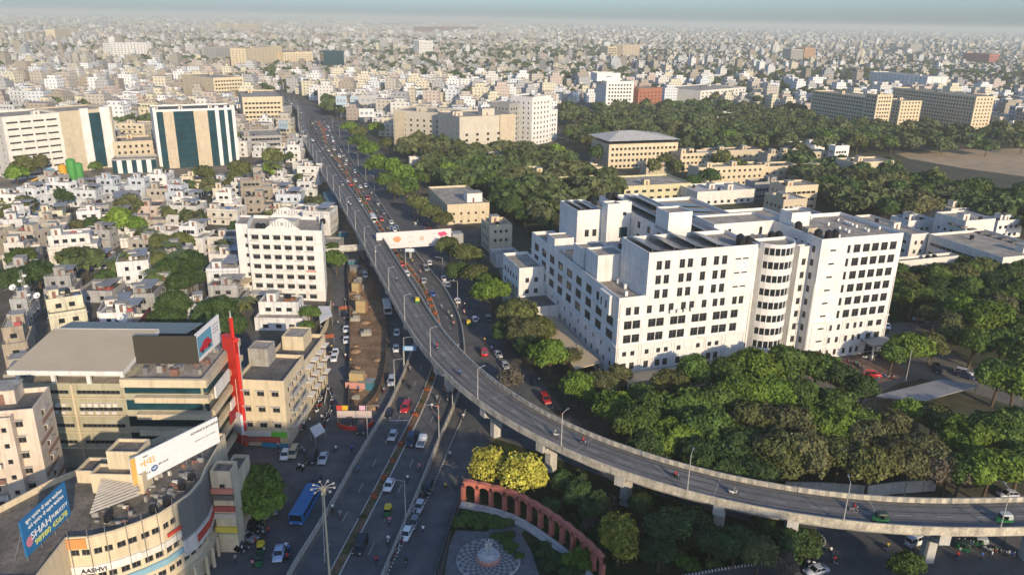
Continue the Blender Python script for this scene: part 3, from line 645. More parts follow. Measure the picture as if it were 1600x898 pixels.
def bikeproto():
    r = root('scooter'); mb = MB(); w_ = MB()
    w_.cone((-.05, 0, 0), (.05, 0, 0), .28, .28, 10, M_TYRE); w_.cone((-.056, 0, 0), (.056, 0, 0), .15, .15, 8, M_RIM); wm = w_.mesh('wheel')
    child(wm, 'wheel', r, (0, -.62, .28)); child(wm, 'wheel', r, (0, .62, .28))
    loft(mb, [[(-.05, -.5, .55), (.05, -.5, .55), (.05, -.5, .8), (-.05, -.5, .8)], [(-.14, -.3, .35), (.14, -.3, .35), (.13, -.3, .78), (-.13, -.3, .78)], [(-.17, .1, .3), (.17, .1, .3), (.15, .1, .74), (-.15, .1, .74)], [(-.14, .55, .45), (.14, .55, .45), (.1, .55, .82), (-.1, .55, .82)], [(-.06, .85, .6), (.06, .85, .6), (.05, .85, .78), (-.05, .85, .78)]], M_CARP); mb.cone((0, -.62, .3), (0, -.42, 1.0), .045, .04, 6, M_STEEL); mb.build('body', r)
    mb = MB(); mb.box(-.13, -.05, .76, .13, .72, .86, M_BLACK, bottom=True); mb.build('seat', r)
    mb = MB(); mb.cone((-.34, -.38, 1.04), (.34, -.38, 1.04), .025, .025, 5, M_BLACK); mb.ball((0, -.5, .95), .1, M_HEAD, 6, 4); mb.build('handlebar', r); return r
BIKE = bikeproto()
def person_mesh(pose):
    if pose == 'seated': J = {'pel': (0, .12, .92), 'chest': (0, .03, 1.32), 'neck': (0, .0, 1.52), 'head': (0, -.02, 1.68), 'top': (0, -.02, 1.8), 'sl': (.19, .02, 1.42), 'sr': (-.19, .02, 1.42), 'el': (.28, -.12, 1.2), 'er': (-.28, -.12, 1.2), 'hl': (.3, -.36, 1.08), 'hr': (-.3, -.36, 1.08), 'kl': (.2, -.3, .82), 'kr': (-.2, -.3, .82), 'fl': (.19, -.16, .4), 'fr': (-.19, -.16, .4), 'tl': (.19, -.36, .34), 'tr': (-.19, -.36, .34)}
    elif pose == 'walk': J = {'pel': (0, 0, .92), 'chest': (0, -.03, 1.3), 'neck': (0, -.03, 1.48), 'head': (0, -.05, 1.62), 'top': (0, -.05, 1.73), 'sl': (.19, -.02, 1.4), 'sr': (-.19, -.02, 1.4), 'el': (.25, .12, 1.14), 'er': (-.25, -.1, 1.13), 'hl': (.25, .1, .9), 'hr': (-.25, -.25, .95), 'kl': (.1, -.16, .5), 'kr': (-.1, .05, .5), 'fl': (.1, -.25, .08), 'fr': (-.1, .3, .1), 'tl': (.1, -.42, .05), 'tr': (-.1, .14, .04)}
    else: J = {'pel': (0, 0, .92), 'chest': (0, 0, 1.3), 'neck': (0, 0, 1.48), 'head': (0, -.02, 1.62), 'top': (0, -.02, 1.73), 'sl': (.19, 0, 1.4), 'sr': (-.19, 0, 1.4), 'el': (.25, .02, 1.12), 'er': (-.25, .02, 1.12), 'hl': (.24, -.08, .88), 'hr': (-.24, -.08, .88), 'kl': (.1, -.02, .5), 'kr': (-.1, -.02, .5), 'fl': (.11, .02, .08), 'fr': (-.11, .02, .08), 'tl': (.12, -.16, .04), 'tr': (-.12, -.16, .04)}
    Rr = {'pel': .15, 'chest': .155, 'neck': .06, 'head': .105, 'top': .07, 's': .075, 'e': .05, 'h': .04, 'k': .07, 'f': .05, 't': .045}
    E_ = [('pel', 'chest'), ('chest', 'neck'), ('neck', 'head'), ('head', 'top'), ('chest', 'sl'), ('chest', 'sr'), ('sl', 'el'), ('sr', 'er'), ('el', 'hl'), ('er', 'hr'), ('pel', 'kl'), ('pel', 'kr'), ('kl', 'fl'), ('kr', 'fr'), ('fl', 'tl'), ('fr', 'tr')]
    ks = list(J); me = bpy.data.meshes.new('p'); me.from_pydata([J[k] for k in ks], [(ks.index(a), ks.index(b)) for a, b in E_], []); o = bpy.data.objects.new('p', me); C.objects.link(o)
    o.modifiers.new('s', 'SKIN'); sv = me.skin_vertices[0].data
    for i, k in enumerate(ks): r = Rr.get(k, Rr.get(k[0], .05)); sv[i].radius = (r, r)
    sv[ks.index('pel')].use_root = True; ss = o.modifiers.new('u', 'SUBSURF'); ss.levels = 1; ss.render_levels = 1
    dg = bpy.context.evaluated_depsgraph_get(); dg.update(); out = bpy.data.meshes.new_from_object(o.evaluated_get(dg)); bpy.data.objects.remove(o)
    sh = mat('shirt_cloth', (1, 1, 1), .9, .05, 4, obj=True); tr = colmat('trouser_cloth', (.035, .04, .06), .9); sk = colmat('skin', (.22, .11, .065), .6); hr = colmat('hair', (.012, .01, .01), .6)
    out.materials.clear(); [out.materials.append(m) for m in (sh, tr, sk, hr)]
    hz_ = J['head'][2]
    for p in out.polygons:
        c = p.center; p.material_index = 3 if c.z > hz_ + .04 or (c.z > hz_ - .08 and c.y > J['head'][1] + .03) else 2 if c.z > J['neck'][2] - .01 or min((Vector(J[k]) - c).length for k in ('hl', 'hr')) < .12 else 1 if c.z < J['pel'][2] + .02 else 0; p.use_smooth = True
    out.name = 'person'; return out
SEAT_ = person_mesh('seated'); WALK_ = person_mesh('walk'); STAND_ = person_mesh('stand')
SCOL = {'white': (.65, .64, .62), 'blue': (.05, .12, .35), 'red': (.4, .03, .03), 'black': (.02, .02, .02), 'pink': (.55, .2, .25), 'yellow': (.5, .36, .06), 'green': (.05, .2, .09), 'grey': (.25, .25, .25)}
def person(x, y, z, deg, col, look=None, me=None, group='pedestrians on the streets'):
    o = bpy.data.objects.new('person', me or random.choice((WALK_, STAND_))); C.objects.link(o); o.location = (x, y, z); o.rotation_euler = (0, 0, radians(deg)); o.color = (*SCOL[col], 1); tag(o, None, 'person', group)
    s = random.uniform(.95, 1.05); o.scale = (s, s, s); QUEUE.append((o, look or 'person in ' + col + ' top on foot', PX(x, y, z + 1))); return o
BCOL = {'black': (.02, .02, .02), 'red': (.35, .02, .02), 'white': (.6, .6, .58), 'grey': (.15, .15, .16), 'blue': (.03, .07, .2)}
def scooter(px, py, to=None, deg=None, z=0, rider=True, world=None, look=None):
    x, y = world or G(px, py, z)
    if deg is None: deg = yaw((x, y), G(*to, z)) if to else random.uniform(0, 360)
    bc = random.choice(list(BCOL)); o = copy_tree(BIKE, x, y, z, deg, look or (('moving ' if rider else 'parked ') + bc + ' scooter'), 'scooter', 'ridden scooters in traffic' if rider else 'scooters parked in rows', color=BCOL[bc], paint=PAINTED); o.name = 'scooter' if rider else 'parked_scooter'
    if rider: person(x, y, z - .04, deg, random.choice(['white', 'white', 'blue', 'pink', 'grey', 'black', 'red', 'yellow']), None, SEAT_, 'riders on scooters'); 
    return o
def autoproto(yc=(.62, .45, .03), yn='rickshaw_yellow'):
    r = root('auto_rickshaw'); G_ = colmat('rickshaw_green', (.02, .13, .05), .45); Y_ = colmat(yn, yc, .5)
    mb = MB(); loft(mb, [[(-.25, -1.3, .35), (.25, -1.3, .35), (.22, -1.3, .9), (-.22, -1.3, .9)], [(-.6, -.7, .3), (.6, -.7, .3), (.58, -.75, 1.0), (-.58, -.75, 1.0)], [(-.65, -.45, .3), (.65, -.45, .3), (.65, -.45, .7), (-.65, -.45, .7)], [(-.66, .9, .3), (.66, .9, .3), (.64, .9, .85), (-.64, .9, .85)], [(-.6, 1.25, .35), (.6, 1.25, .35), (.56, 1.2, .95), (-.56, 1.2, .95)]], G_); mb.build('body', r)
    mb = MB(); loft(mb, [[(-.5, -.72, 1.55), (.5, -.72, 1.55), (.42, -.66, 1.66), (-.42, -.66, 1.66)], [(-.62, -.3, 1.5), (.62, -.3, 1.5), (.5, -.3, 1.74), (-.5, -.3, 1.74)], [(-.64, .8, 1.5), (.64, .8, 1.5), (.5, .8, 1.74), (-.5, .8, 1.74)], [(-.6, 1.2, 1.0), (.6, 1.2, 1.0), (.45, 1.1, 1.62), (-.45, 1.1, 1.62)]], Y_)
    for s_ in (1, -1):
        mb.cone((.58 * s_, -.74, 1.0), (.48 * s_, -.7, 1.6), .03, .03, 4, M_BLACK); mb.cone((.63 * s_, .3, .8), (.6 * s_, .3, 1.55), .03, .03, 4, M_BLACK)
        mb.face([(.64 * s_, .35, .8), (.62 * s_, 1.15, .85), (.6 * s_, 1.1, 1.5), (.62 * s_, .35, 1.5)], Y_)
    mb.build('canopy', r); mb = MB(); mb.face([(-.55, -.76, 1.02), (.55, -.76, 1.02), (.46, -.71, 1.54), (-.46, -.71, 1.54)], M_CGL); mb.build('windscreen', r)
    mb = MB(); mb.box(-.5, .2, .6, .5, .7, .9, M_BLACK); mb.box(-.5, .7, .6, .5, .8, 1.3, M_BLACK); mb.build('seat', r)
    for x, y in ((0, -1.15), (.58, .8), (-.58, .8)): child(WH, 'wheel', r, (x, y, .24), 0, (.55, .72, .72))
    return r
AUTO = autoproto(); AUTOD = autoproto((.03, .05, .035), 'rickshaw_dark'); AUTOP = autoproto((.42, .44, .42), 'rickshaw_pale')
def auto(px, py, to, z=0, look='green and yellow auto rickshaw', src=None):
    x, y = G(px, py, z); return copy_tree(src or AUTO, x, y, z, yaw((x, y), G(*to, z)), look, 'auto rickshaw', 'auto rickshaws in traffic')
def busproto(L=9.5, Wd=1.22, Hh=2.9, col=(.02, .13, .33), name='bus'):
    r = root(name); M = colmat(name + '_paint', col, .4); mb = MB(); y = -L / 2
    mb.box(-Wd, y, .4, Wd, -y, Hh - .25, M, bottom=True); loft(mb, [[(-Wd, y, Hh - .25), (Wd, y, Hh - .25), (Wd, -y, Hh - .25), (-Wd, -y, Hh - .25)], [(-Wd * .82, y + .15, Hh), (Wd * .82, y + .15, Hh), (Wd * .82, -y - .15, Hh), (-Wd * .82, -y - .15, Hh)]], M); mb.box(-Wd * .5, -1, Hh, Wd * .5, 1, Hh + .12, M); mb.build('body', r)
    n = int(L / 1.25)
    for s_ in (1, -1):
        for i in range(n): mb = MB(); x = s_ * (Wd + .012); a = y + .7 + i * (L - 1.2) / n; mb.face([(x, a, 1.45), (x, a + .95, 1.45), (x, a + .95, 2.3), (x, a, 2.3)][::s_], M_CGL); mb.build('side_window', r)
        mb = MB(); mb.box(s_ * .85 - .15, y - .03, .7, s_ * .85 + .15, y + .02, .9, M_HEAD, bottom=True); mb.build('headlight', r)
        for q in (y + 1.9, -y - 2.3): child(WHB, 'wheel', r, (s_ * (Wd - .16), q, .45))
    mb = MB(); mb.face([(-Wd * .9, y - .012, 1.3), (Wd * .9, y - .012, 1.3), (Wd * .88, y - .012, 2.45), (-Wd * .88, y - .012, 2.45)], M_CGL); mb.build('windscreen', r)
    mb = MB(); mb.face([(Wd * .8, -y + .012, 1.5), (-Wd * .8, -y + .012, 1.5), (-Wd * .8, -y + .012, 2.35), (Wd * .8, -y + .012, 2.35)], M_CGL); mb.build('rear_window', r)
    mb = MB(); mb.box(-Wd * .95, y - .1, .42, Wd * .95, y, .62, M_CHR, bottom=True); mb.build('bumper', r); return r
BUS = busproto(); BUSW = busproto(8.5, 1.2, 2.9, (.6, .6, .58), 'minibus'); BUSG = busproto(8.5, 1.15, 2.8, (.16, .24, .24), 'minibus'); 
def bus(src, px, py, to, label, z=0):
    x, y = G(px, py, z); return copy_tree(src, x, y, z, yaw((x, y), G(*to, z)), None, 'bus', None, label)
def pickproto():
    r = root('pickup_truck'); mb = MB(); mb.box(-.8, -2.1, .45, .8, -.55, 1.05, M_CARP, bottom=True); loft(mb, [[(-.8, -2.1, 1.05), (.8, -2.1, 1.05), (.8, -.55, 1.05), (-.8, -.55, 1.05)], [(-.68, -1.65, 1.78), (.68, -1.65, 1.78), (.7, -.6, 1.8), (-.7, -.6, 1.8)]], M_CARP); mb.build('cab', r)
    mb = MB(); mb.face([(-.72, -2.03, 1.12), (.72, -2.03, 1.12), (.64, -1.70, 1.72), (-.64, -1.70, 1.72)], M_CGL)
    mb.build('windscreen', r)
    mb = MB(); D = colmat('load_bed_floor', (.2, .2, .2)); mb.box(-.82, -.5, .6, .82, 2.1, .72, D, bottom=True)
    for b_ in ((-.84, -.5, -.78, 2.1), (.78, -.5, .84, 2.1), (-.78, 2.04, .78, 2.1), (-.78, -.5, .78, -.44)): mb.box(b_[0], b_[1], .72, b_[2], b_[3], 1.15, M_CARP)
    mb.build('load_bed', r)
    for s_ in (1, -1):
        for y in (-1.5, 1.3): child(WH, 'wheel', r, (s_ * .68, y, .32))
        mb = MB(); mb.box(s_ * .6 - .13, -2.13, .7, s_ * .6 + .13, -2.08, .85, M_HEAD); mb.build('headlight', r)
    return r
PICK = pickproto()

# ---------------------------------------------------------------- street lamps
def lampproto(h=8.5, arm=1.8, two=False):
    r = root('street_lamp'); mb = MB(); mb.cone((0, 0, 0), (0, 0, h), .11, .07, 7, M_STEELW); mb.box(-.2, -.2, 0, .2, .2, .25, M_CONC); mb.build('pole', r)
    for s_ in ((1, -1) if two else (1,)):
        mb = MB(); mb.cone((0, 0, h - .05), (arm * s_, 0, h + .25), .05, .04, 5, M_STEELW); mb.build('arm', r)
        mb = MB(); mb.box(min(arm * s_, (arm + .7) * s_), -.14, h + .2, max(arm * s_, (arm + .7) * s_), .14, h + .34, M_STEEL, bottom=True); mb.build('lamp_head', r)
    return r
LAMP = lampproto(); LAMPF = lampproto(7.0, 1.2)
def lamp(px, py, z, deg, src=None, world=None, look='slim grey street lamp', group='street lamps along the roads'):
    x, y = world or G(px, py, z); return copy_tree(src or LAMP, x, y, z, deg, look, 'street lamp', group)
def board(name, label, BL, BR, zb, tl_y, m, thick=.25, cat='billboard', posts=True, floor=None, group=None):
    P0 = G(*BL, zb); P1 = G(*BR, zb); h = (ZT(*P0, tl_y[0]) + ZT(*P1, tl_y[1])) / 2 - zb; w_ = hypot(P1[0] - P0[0], P1[1] - P0[1]); deg = degrees(atan2(P1[1] - P0[1], P1[0] - P0[0]))
    r = root(name, P0[0], P0[1], zb, deg, label, cat, group); mb = MB(); mb.box(0, 0, 0, w_, thick, h, m, bottom=True); mb.build('panel', r)
    if posts:
        mb = MB(); fz_ = (floor if floor is not None else zb - 2) - zb
        for x in np.linspace(.4, w_ - .4, max(2, int(w_ / 3) + 1)):
            mb.cone((x, thick + .1, fz_), (x, thick + .1, h - .2), .07, .07, 5, M_STEEL); mb.cone((x, thick + 2.0, fz_), (x, thick + .15, h * .7), .05, .05, 5, M_STEEL)
        for z in (h * .25, h * .75): mb.cone((.2, thick + .08, z), (w_ - .2, thick + .08, z), .05, .05, 4, M_STEEL)
        mb.build('steel_frame', r)
    return r, w_, h
# ---------------------------------------------------------------- large buildings
def qb(name, label, FL_, FR_, BL_, h, F=None, R=None, L=None, B=None, wall=M_WHITE2, roof=M_ROOF, fl=3.5, par=.9, fine=1, group=None, cat='building', color=None, depth=None, z0=-.2, done=True, clutter=2, look=None, deg=None):
    a = G(*FL_, h); b = G(*FR_, h); w_ = hypot(b[0] - a[0], b[1] - a[1])
    if deg is None and group == 'campus buildings around the hospital': deg = 18.5
    if deg is not None:
        t = radians(deg)
        def sol(dx, dy, px, mx):
            best = min((abs(PX(a[0] + dx * k, a[1] + dy * k, h)[0] - px), k) for k in np.linspace(4, mx, 400)); return best[1]
        w_ = sol(cos(t), sin(t), FR_[0], 140); depth = depth or sol(-sin(t), cos(t), BL_[0], 110)
    else: deg = degrees(atan2(b[1] - a[1], b[0] - a[0]))
    if depth is None:
        c = G(*BL_, h); t = radians(deg); depth = max(5, -(c[0] - a[0]) * sin(t) + (c[1] - a[1]) * cos(t))
    s = Bld(name, a[0], a[1], deg, label, cat, group, wall, roof, color, fine, look); s.block(0, 0, w_, depth, z0, h, F, R, B, L, fl, par); s.w = w_; s.d = depth; s.h = h
    rg = random.Random(int(w_ * 100))
    for i in range(clutter):
        u, v = rg.uniform(1, max(1.1, w_ - 5)), rg.uniform(1, max(1.1, depth - 5))
        if i % 2 == 0 and w_ > 7 and depth > 7: s.cabin(u, v, h - par, 3.2, 3.2, 2.7)
        else: s.tank(u, v, h - par, .8, 1.6)
    if done: s.done()
    return s
# --- the white hospital
hp = Bld('hospital_building', 25.5, 171.1, 18.5, 'big white nine-storey complex with solar panels and black tanks on its roofs', fine=2)
e9 = [9.9, 12.1, 16.1, 18.3, 22.0, 25.5, 27.8]; FLH = 3.62
def sh(l, k=7): return [x - k for x in l if x > k + .7]
r5 = [2.6, 4.8, 8.2, 11.6, 14.1, 17.5, 19.8, 23.3, 26.4, 28.5, 32, 33.9]; r34 = [2.7, 5.0, 9.2, 11.4, 15.2, 17.4, 21.2, 23.4, 27.2, 29.4, 32.4, 34.4]; r0 = [2.3, 4.5, 8.4, 11.6, 13.7, 17.3, 22.8, 26.1, 28.2]
def frow(k): return [W(xs=sh(r0, k), w=1.3, h=1.8, rows=[0, 1]), W(xs=sh(r0, k), w=1.1, h=1.25, rows=[2]), W(xs=sh(r34, k), w=2.05, h=2.15, rows=[3, 4], sill=.8, style='plain'), W(xs=sh(r5, k), w=1.35, h=2.05, rows=[5], sill=.8)]
hp.block(7, 0, 37, 14.5, -.2, 34, F=frow(7) + [W(xs=sh(e9), w=1.45, h=2.25, rows=[6, 7, 8], sill=.8)], fl=FLH, par=1.0, R=W(n=2, w=1.2, h=1.6, rows=range(1, 9)), t=.3)
hp.block(0, 0, 7, 62, -.2, 23.4, F=[dict(e, xs=[x for x in xs if x < 6]) for e, xs in zip(frow(0), (r0, r0, r34, r5))], L=[W(n=9, w=3.7, h=2.3, rows=[3, 4, 5], sill=.7, skip=[(8, 5)]), W(n=16, w=1.1, h=1.5, rows=[0, 1]), W(n=12, w=.9, h=1.2, rows=[2])], fl=FLH, par=1.0, t=.3)
hp.block(7, 14.5, 23, 40, -.2, 19.5, roof=M_ROOFD, par=.4)
hp.block(23, 14.5, 37, 64, -.2, 33.2, L=W(n=8, w=1.8, h=1.9, rows=[5, 6, 7, 8]), fl=FLH, R=W(n=12, w=1.4, h=1.7))
hp.block(7, 43.5, 14.5, 57, -.2, 34, F=W(xs=[3.2, 5.6], w=1.3, h=2.1, rows=[4, 5, 6, 7]), fl=FLH, par=.8); hp.block(14.5, 43.5, 23, 64, -.2, 31.5)
hp.block(14.5, 39.5, 18.5, 43.5, -.2, 36.4, par=.5); hp.block(18.5, 41.5, 23, 43.5, -.2, 36.2, F=[W(xs=[2.4], w=1.1, h=1.1, rows=[9], z={9: 32.2}), W(xs=[2.2], w=3.0, h=3.2, rows=[7, 6], z={7: 25.6, 6: 20.6}, style='glass')], par=.5)
hp.block(23, 20, 30, 27, 32.3, 38, par=.5); hp.block(0.5, 44, 6.5, 50, 22.4, 26, par=.4)
hp.block(.9, 24, 8.6, 31, 22.4, 28.4, par=.5); hp.block(.9, 15, 8.8, 22.5, 22.4, 29.4, par=.5)
hp.block(-8, 50, 0, 66, -.2, 16, L=W(n=5, w=1.4, h=1.6), F=W(n=2)); hp.block(-9, 38, 0, 48, -.2, 8, roof=M_ROOFD, par=.4)
# corner balcony box
hp.box('balcony', -1.0, 3.2, 17.9, -.01, 9.2, 22.9, M_WHITE, bottom=True)
for v in (4.7, 7.4): hp.box('balcony', -1.03, v, 19.2, -1.0, v + .7, 21.2, M_GLASS)
# recessed middle with round stair bays
hp.block(37, 5.5, 56, 64, -.2, 31.2, F=[W(xs=[1.2, 3.4, 16.6], w=1.3, h=1.9)], fl=FLH, par=1.0)
for u, r, hh in ((46.5, 5.2, 32.8),):
    pts = [(u + r * cos(t), 6.2 + r * .95 * sin(t)) for t in np.linspace(pi * 1.06, pi * 1.94, 11)]
    pts = [(u - r, 8.5)] + pts + [(u + r, 8.5)]
    hp.poly(pts, -.2, hh, {i: [W(xs=[hypot(pts[i + 1][0] - pts[i][0], pts[i + 1][1] - pts[i][1]) / 2], w=hypot(pts[i + 1][0] - pts[i][0], pts[i + 1][1] - pts[i][1]) - .22, h=1.9, sill=1.1, rows=range(9), style='open')] for i in range(2, 10)}, fl=FLH, par=.8)
hp.block(52.6, 3.6, 56, 5.5, -.2, 31.2, F=W(xs=[1.7], w=1.2, h=1.8), fl=FLH)
# right tower
sk = [3.4]
hp.block(56, 0, 82, 24, -.2, 33.9, F=[W(xs=[11.5, 14.5, 17.4, 20.3, 23.2], w=2.15, h=2.2, rows=range(3, 9), sill=.8), W(xs=[8.9], w=.9, h=2.2, rows=range(3, 9), sill=.8), W(xs=[7.2, 9.8, 12.8, 15.2, 17.2], w=1.0, h=1.7, rows=[0, 1, 2]), W(xs=[20.3, 23.2], w=1.8, h=1.7, rows=[1, 2])], L=W(xs=[14, 16.6, 19.2, 21.4], w=1.25, h=1.8), R=W(n=6, w=1.6, h=1.8), fl=FLH, par=1.0, t=.3)
hp.block(37.1, 20, 56, 30, 30.2, 34, F=[W(xs=[3, 7, 12], w=1.2, h=1.4, rows=[0]), W(xs=[5, 15], w=1, h=2.1, sill=.1, rows=[0], style='open')], par=.6); hp.block(57, 14, 63, 19, 32.9, 37.4, par=.5); hp.block(62, 24, 82, 60, -.2, 27, par=.9)
hp.block(58, 8, 61, 10.5, 32.9, 34.6, par=.1, wall=M_BEIGE)
# ledges, framed panels, canopies
for z, u0, u1 in ((17.9, 0, 37), (10.7, 0, 37), (10.7, 56, 82)): hp.box('ledge', u0 - .3, -.35, z, u1 + .05, -.003, z + .28, M_WHITE, bottom=True)
hp.box('ledge', -.35, .0, 10.7, -.003, 62, 10.98, M_WHITE, bottom=True); hp.box('ledge', -.35, 9.5, 17.9, -.003, 62, 18.1, M_WHITE, bottom=True)
for z in (25.5, 28.6, 31.4): hp.box('ledge', 6.85, .6, z, 6.997, 14, z + .2, M_WHITE, bottom=True); hp.box('ledge', 6.85, 44, z, 6.997, 56.5, z + .2, M_WHITE, bottom=True)
for k in range(9): hp.box('slit_window#%d' % k, 59.1, -.012, k * FLH + 1.5, 60.9, -.004, k * FLH + 1.95, M_GLASS)
for k in (6, 7, 8):
    for u in (31.7, 33.8): hp.box('slit_window#%d%d' % (k, int(u)), u - .8, -.012, k * FLH + 1.5, u + .8, -.004, k * FLH + 1.85, M_GLASS)
frn = [0]
def fr_(u0, u1, z0, z1, v=-.003):
    frn[0] += 1
    for a, b, c, d in ((u0, z0, u1, z0 + .15), (u0, z1 - .15, u1, z1), (u0, z0 + .15, u0 + .15, z1 - .15), (u1 - .15, z0 + .15, u1, z1 - .15)): hp.box('panel_moulding#%d' % frn[0], a, v - .14, b, c, v, d, M_WHITE, bottom=True)
for k in (0, 1, 2):
    for u0, u1 in ((.7, 6.2), (6.9, 9.7), (10.2, 15.3), (16, 19), (21, 24.6), (25, 29.8), (30.6, 36)): fr_(u0, u1, k * FLH + .35, k * FLH + 3.3)
    for u0, u1 in ((57, 62), (62.6, 67), (68, 74.5), (75.2, 81.2)): fr_(u0, u1, k * FLH + .35, k * FLH + 3.3)
for u in (37, 0, 82, 56): hp.box('downpipe', u - .45 if u else .3, -.18, .5, u - .33 if u else .42, -.05, 22, M_WHITE2)
hp.box('entrance_canopy', 74, -5, 4.0, 82, -.01, 4.5, M_GREYW, bottom=True); hp.box('entrance_canopy', 74.3, -4.8, 0, 74.7, -4.4, 4, M_WHITE); hp.box('entrance_canopy', 81.3, -4.8, 0, 81.7, -4.4, 4, M_WHITE); hp.box('entrance_canopy', 76, -.06, 0, 80, -.02, 3.6, M_DARK)
hp.box('front_canopy', 1, -5.5, 3.4, 33, -.36, 3.7, M_TILE, bottom=True); hp.box('front_canopy', 1, -5.4, -.1, 33, -5.1, 3.39, M_WHITE2)
for k in range(4): hp.box('air_conditioner', 13.6 + k * 1.9, -.75, 18.3, 14.7 + k * 1.9, -.36, 19.2, M_WHITE, bottom=True)
def solv(u0, v0, u1, v1, z, t=1.2):
    f = MB(); f.face([(u0, v0, z + t + .4), (u1, v0, z + .4), (u1, v1, z + .4), (u0, v1, z + t + .4)], M_SOLAR); f.face([(u0, v1, z + t + .34), (u1, v1, z + .34), (u1, v0, z + .34), (u0, v0, z + t + .34)], M_STEEL)
    for v in np.linspace(v0 + .3, v1 - .3, max(2, int((v1 - v0) / 4))): f.cone((u0 + .2, v, z), (u0 + .2, v, z + t + .3), .06, .06, 4, M_STEEL, False); f.cone((u1 - .2, v, z), (u1 - .2, v, z + .4), .06, .06, 4, M_STEEL, False)
    f.build('solar_panel', hp.r)
for u in (8.2, 14, 19.8, 25.6): solv(u, .8, u + 4.4, 13.4, 33.0)
for u, v0, v1 in ((31, 15.5, 40), (26, 28, 62), (32, 41, 62)): solv(u, v0, u + 4.6, v1, 32.3)
for u in (8.3, 11.4): solv(u, 44.5, u + 2.6, 56, 33.2, .8)
for u, v0, v1 in ((57, 27, 27.2),): pass
for v0 in (33, 40, 47, 54): solv(39, v0 - 2, 54, v0 + 2, 30.2, 1.4)
for u, v, z in ((33.2, 1.6, 33), (35.2, 1.8, 33), (34.4, 4, 33), (38.6, 8, 30.2), (41, 8, 30.2), (38.8, 11, 30.2), (50.5, 13, 30.2), (52.8, 13, 30.2), (57.4, 3.4, 32.9), (59.4, 1.8, 32.9), (61.3, 1.8, 32.9), (57.5, 11.5, 32.9), (24.5, 60, 32.2), (26.5, 60, 32.2), (20, 61, 30.6)): hp.tank(u, v, z, 1.0, 2.6)
rg = random.Random(4)
for i in range(34):
    u, v = (rg.choice([37.6, 44, 50, 55.5]), rg.uniform(7, 19)) if i % 2 else (rg.choice([64, 70, 76, 81]), rg.uniform(2, 22)); z = 30.3 if u < 56 else 33.0
    hp.box('roof_vent', u - .3, v - .3, z, u + .3, v + .3, z + .8, M_WHITE)
for u, v, z in ((3, 3, 22.5), (5.2, 8, 22.5), (5.2, 12, 22.5), (2, 34, 22.5), (5.5, 38, 22.5), (2, 41, 22.5)): hp.box('roof_vent', u, v, z, u + .7, v + .7, z + 1.2, M_WHITE)
hp.done()
# long shed roof along the left of the hospital
def shed(name, label, px, h, m, th=.25, posts=True, wallm=None):
    p = [G(x, y, h) for x, y in px]; cx = sum(q[0] for q in p) / len(p); cy = sum(q[1] for q in p) / len(p); r = root(name, cx, cy, 0, 0, label, 'shed'); q = [(a - cx, b - cy) for a, b in p]
    if sum(q[i][0] * q[(i + 1) % len(q)][1] - q[(i + 1) % len(q)][0] * q[i][1] for i in range(len(q))) < 0: q.reverse()
    mb = MB(); mb.prism(q, h - th, h, m, bottom=True); mb.build('roof', r)
    for a, b in q: mb = MB(); mb.cone((a * .95, b * .95, 0), (a * .95, b * .95, h - th), .12, .12, 6, M_STEEL, False); mb.build('post', r)
    if wallm: mb = MB(); mb.prism([(a * .93, b * .93) for a, b in q], 0, h - th - .003, wallm); mb.build('wall', r)
    return r
shed('long_shed', 'long brown sheet-roofed shed along the shaded left side of the white hospital', [(812, 470), (840, 466), (939, 566), (899, 576)], 4.5, M_TILE)
shed('parking_shed', 'long pale parking shed roof between the trees right of the hospital', [(1365, 618), (1470, 592), (1530, 602), (1438, 627)], 3.0, M_SHEET)

# --- hotel with two ornate pediments
ht = Bld('hotel_building', *G(386, 357, 23), -2.5, 'white seven-storey hotel with two curved ornate pediments beside the flyover', wall=M_WHITE, fine=2)
hx = G(386, 357, 23); wd = hypot(G(505, 358, 23)[0] - hx[0], G(505, 358, 23)[1] - hx[1])
xs = [2.2 + i * (wd - 6.2) / 5 for i in range(6)]
ht.poly([(0, 0), (wd, 0), (wd - 4.4, 17), (-4.4, 17)], -.2, 23, {0: [W(xs=xs, w=2.25, h=1.45, rows=range(0, 7), style='shade')], 1: W(n=4, w=1.3, h=1.2)}, fl=3.15, par=1.0)
ht.poly([(-4.2, 1.5), (-.41, 1.5), (-3.2, 12.5), (-7.0, 12.5)], -.2, 24, {0: W(xs=[3.0], w=.9, h=1.2)}, fl=3.15, par=.6)
for z in (3.2, 9.6, 15.9, 18.9): ht.box('string_course', -.15, -.3, z, wd + .2, -.003, z + .2, M_WHITE, bottom=True)
for k in range(1, 7): ht.box('balcony#%d' % k, xs[k % 6] - 1.3, -1.0, 3.15 * k + .6, xs[k % 6] + 1.3, -.31, 3.15 * k + .75, M_WHITE, bottom=True)
rg = random.Random(3)
for k in range(1, 7):
    for x in xs:
        if rg.random() < .75: ht.box('air_conditioner', x - .4, -.62, 3.15 * k + .25, x + .4, -.31, 3.15 * k + .82, M_WHITE2, bottom=True)
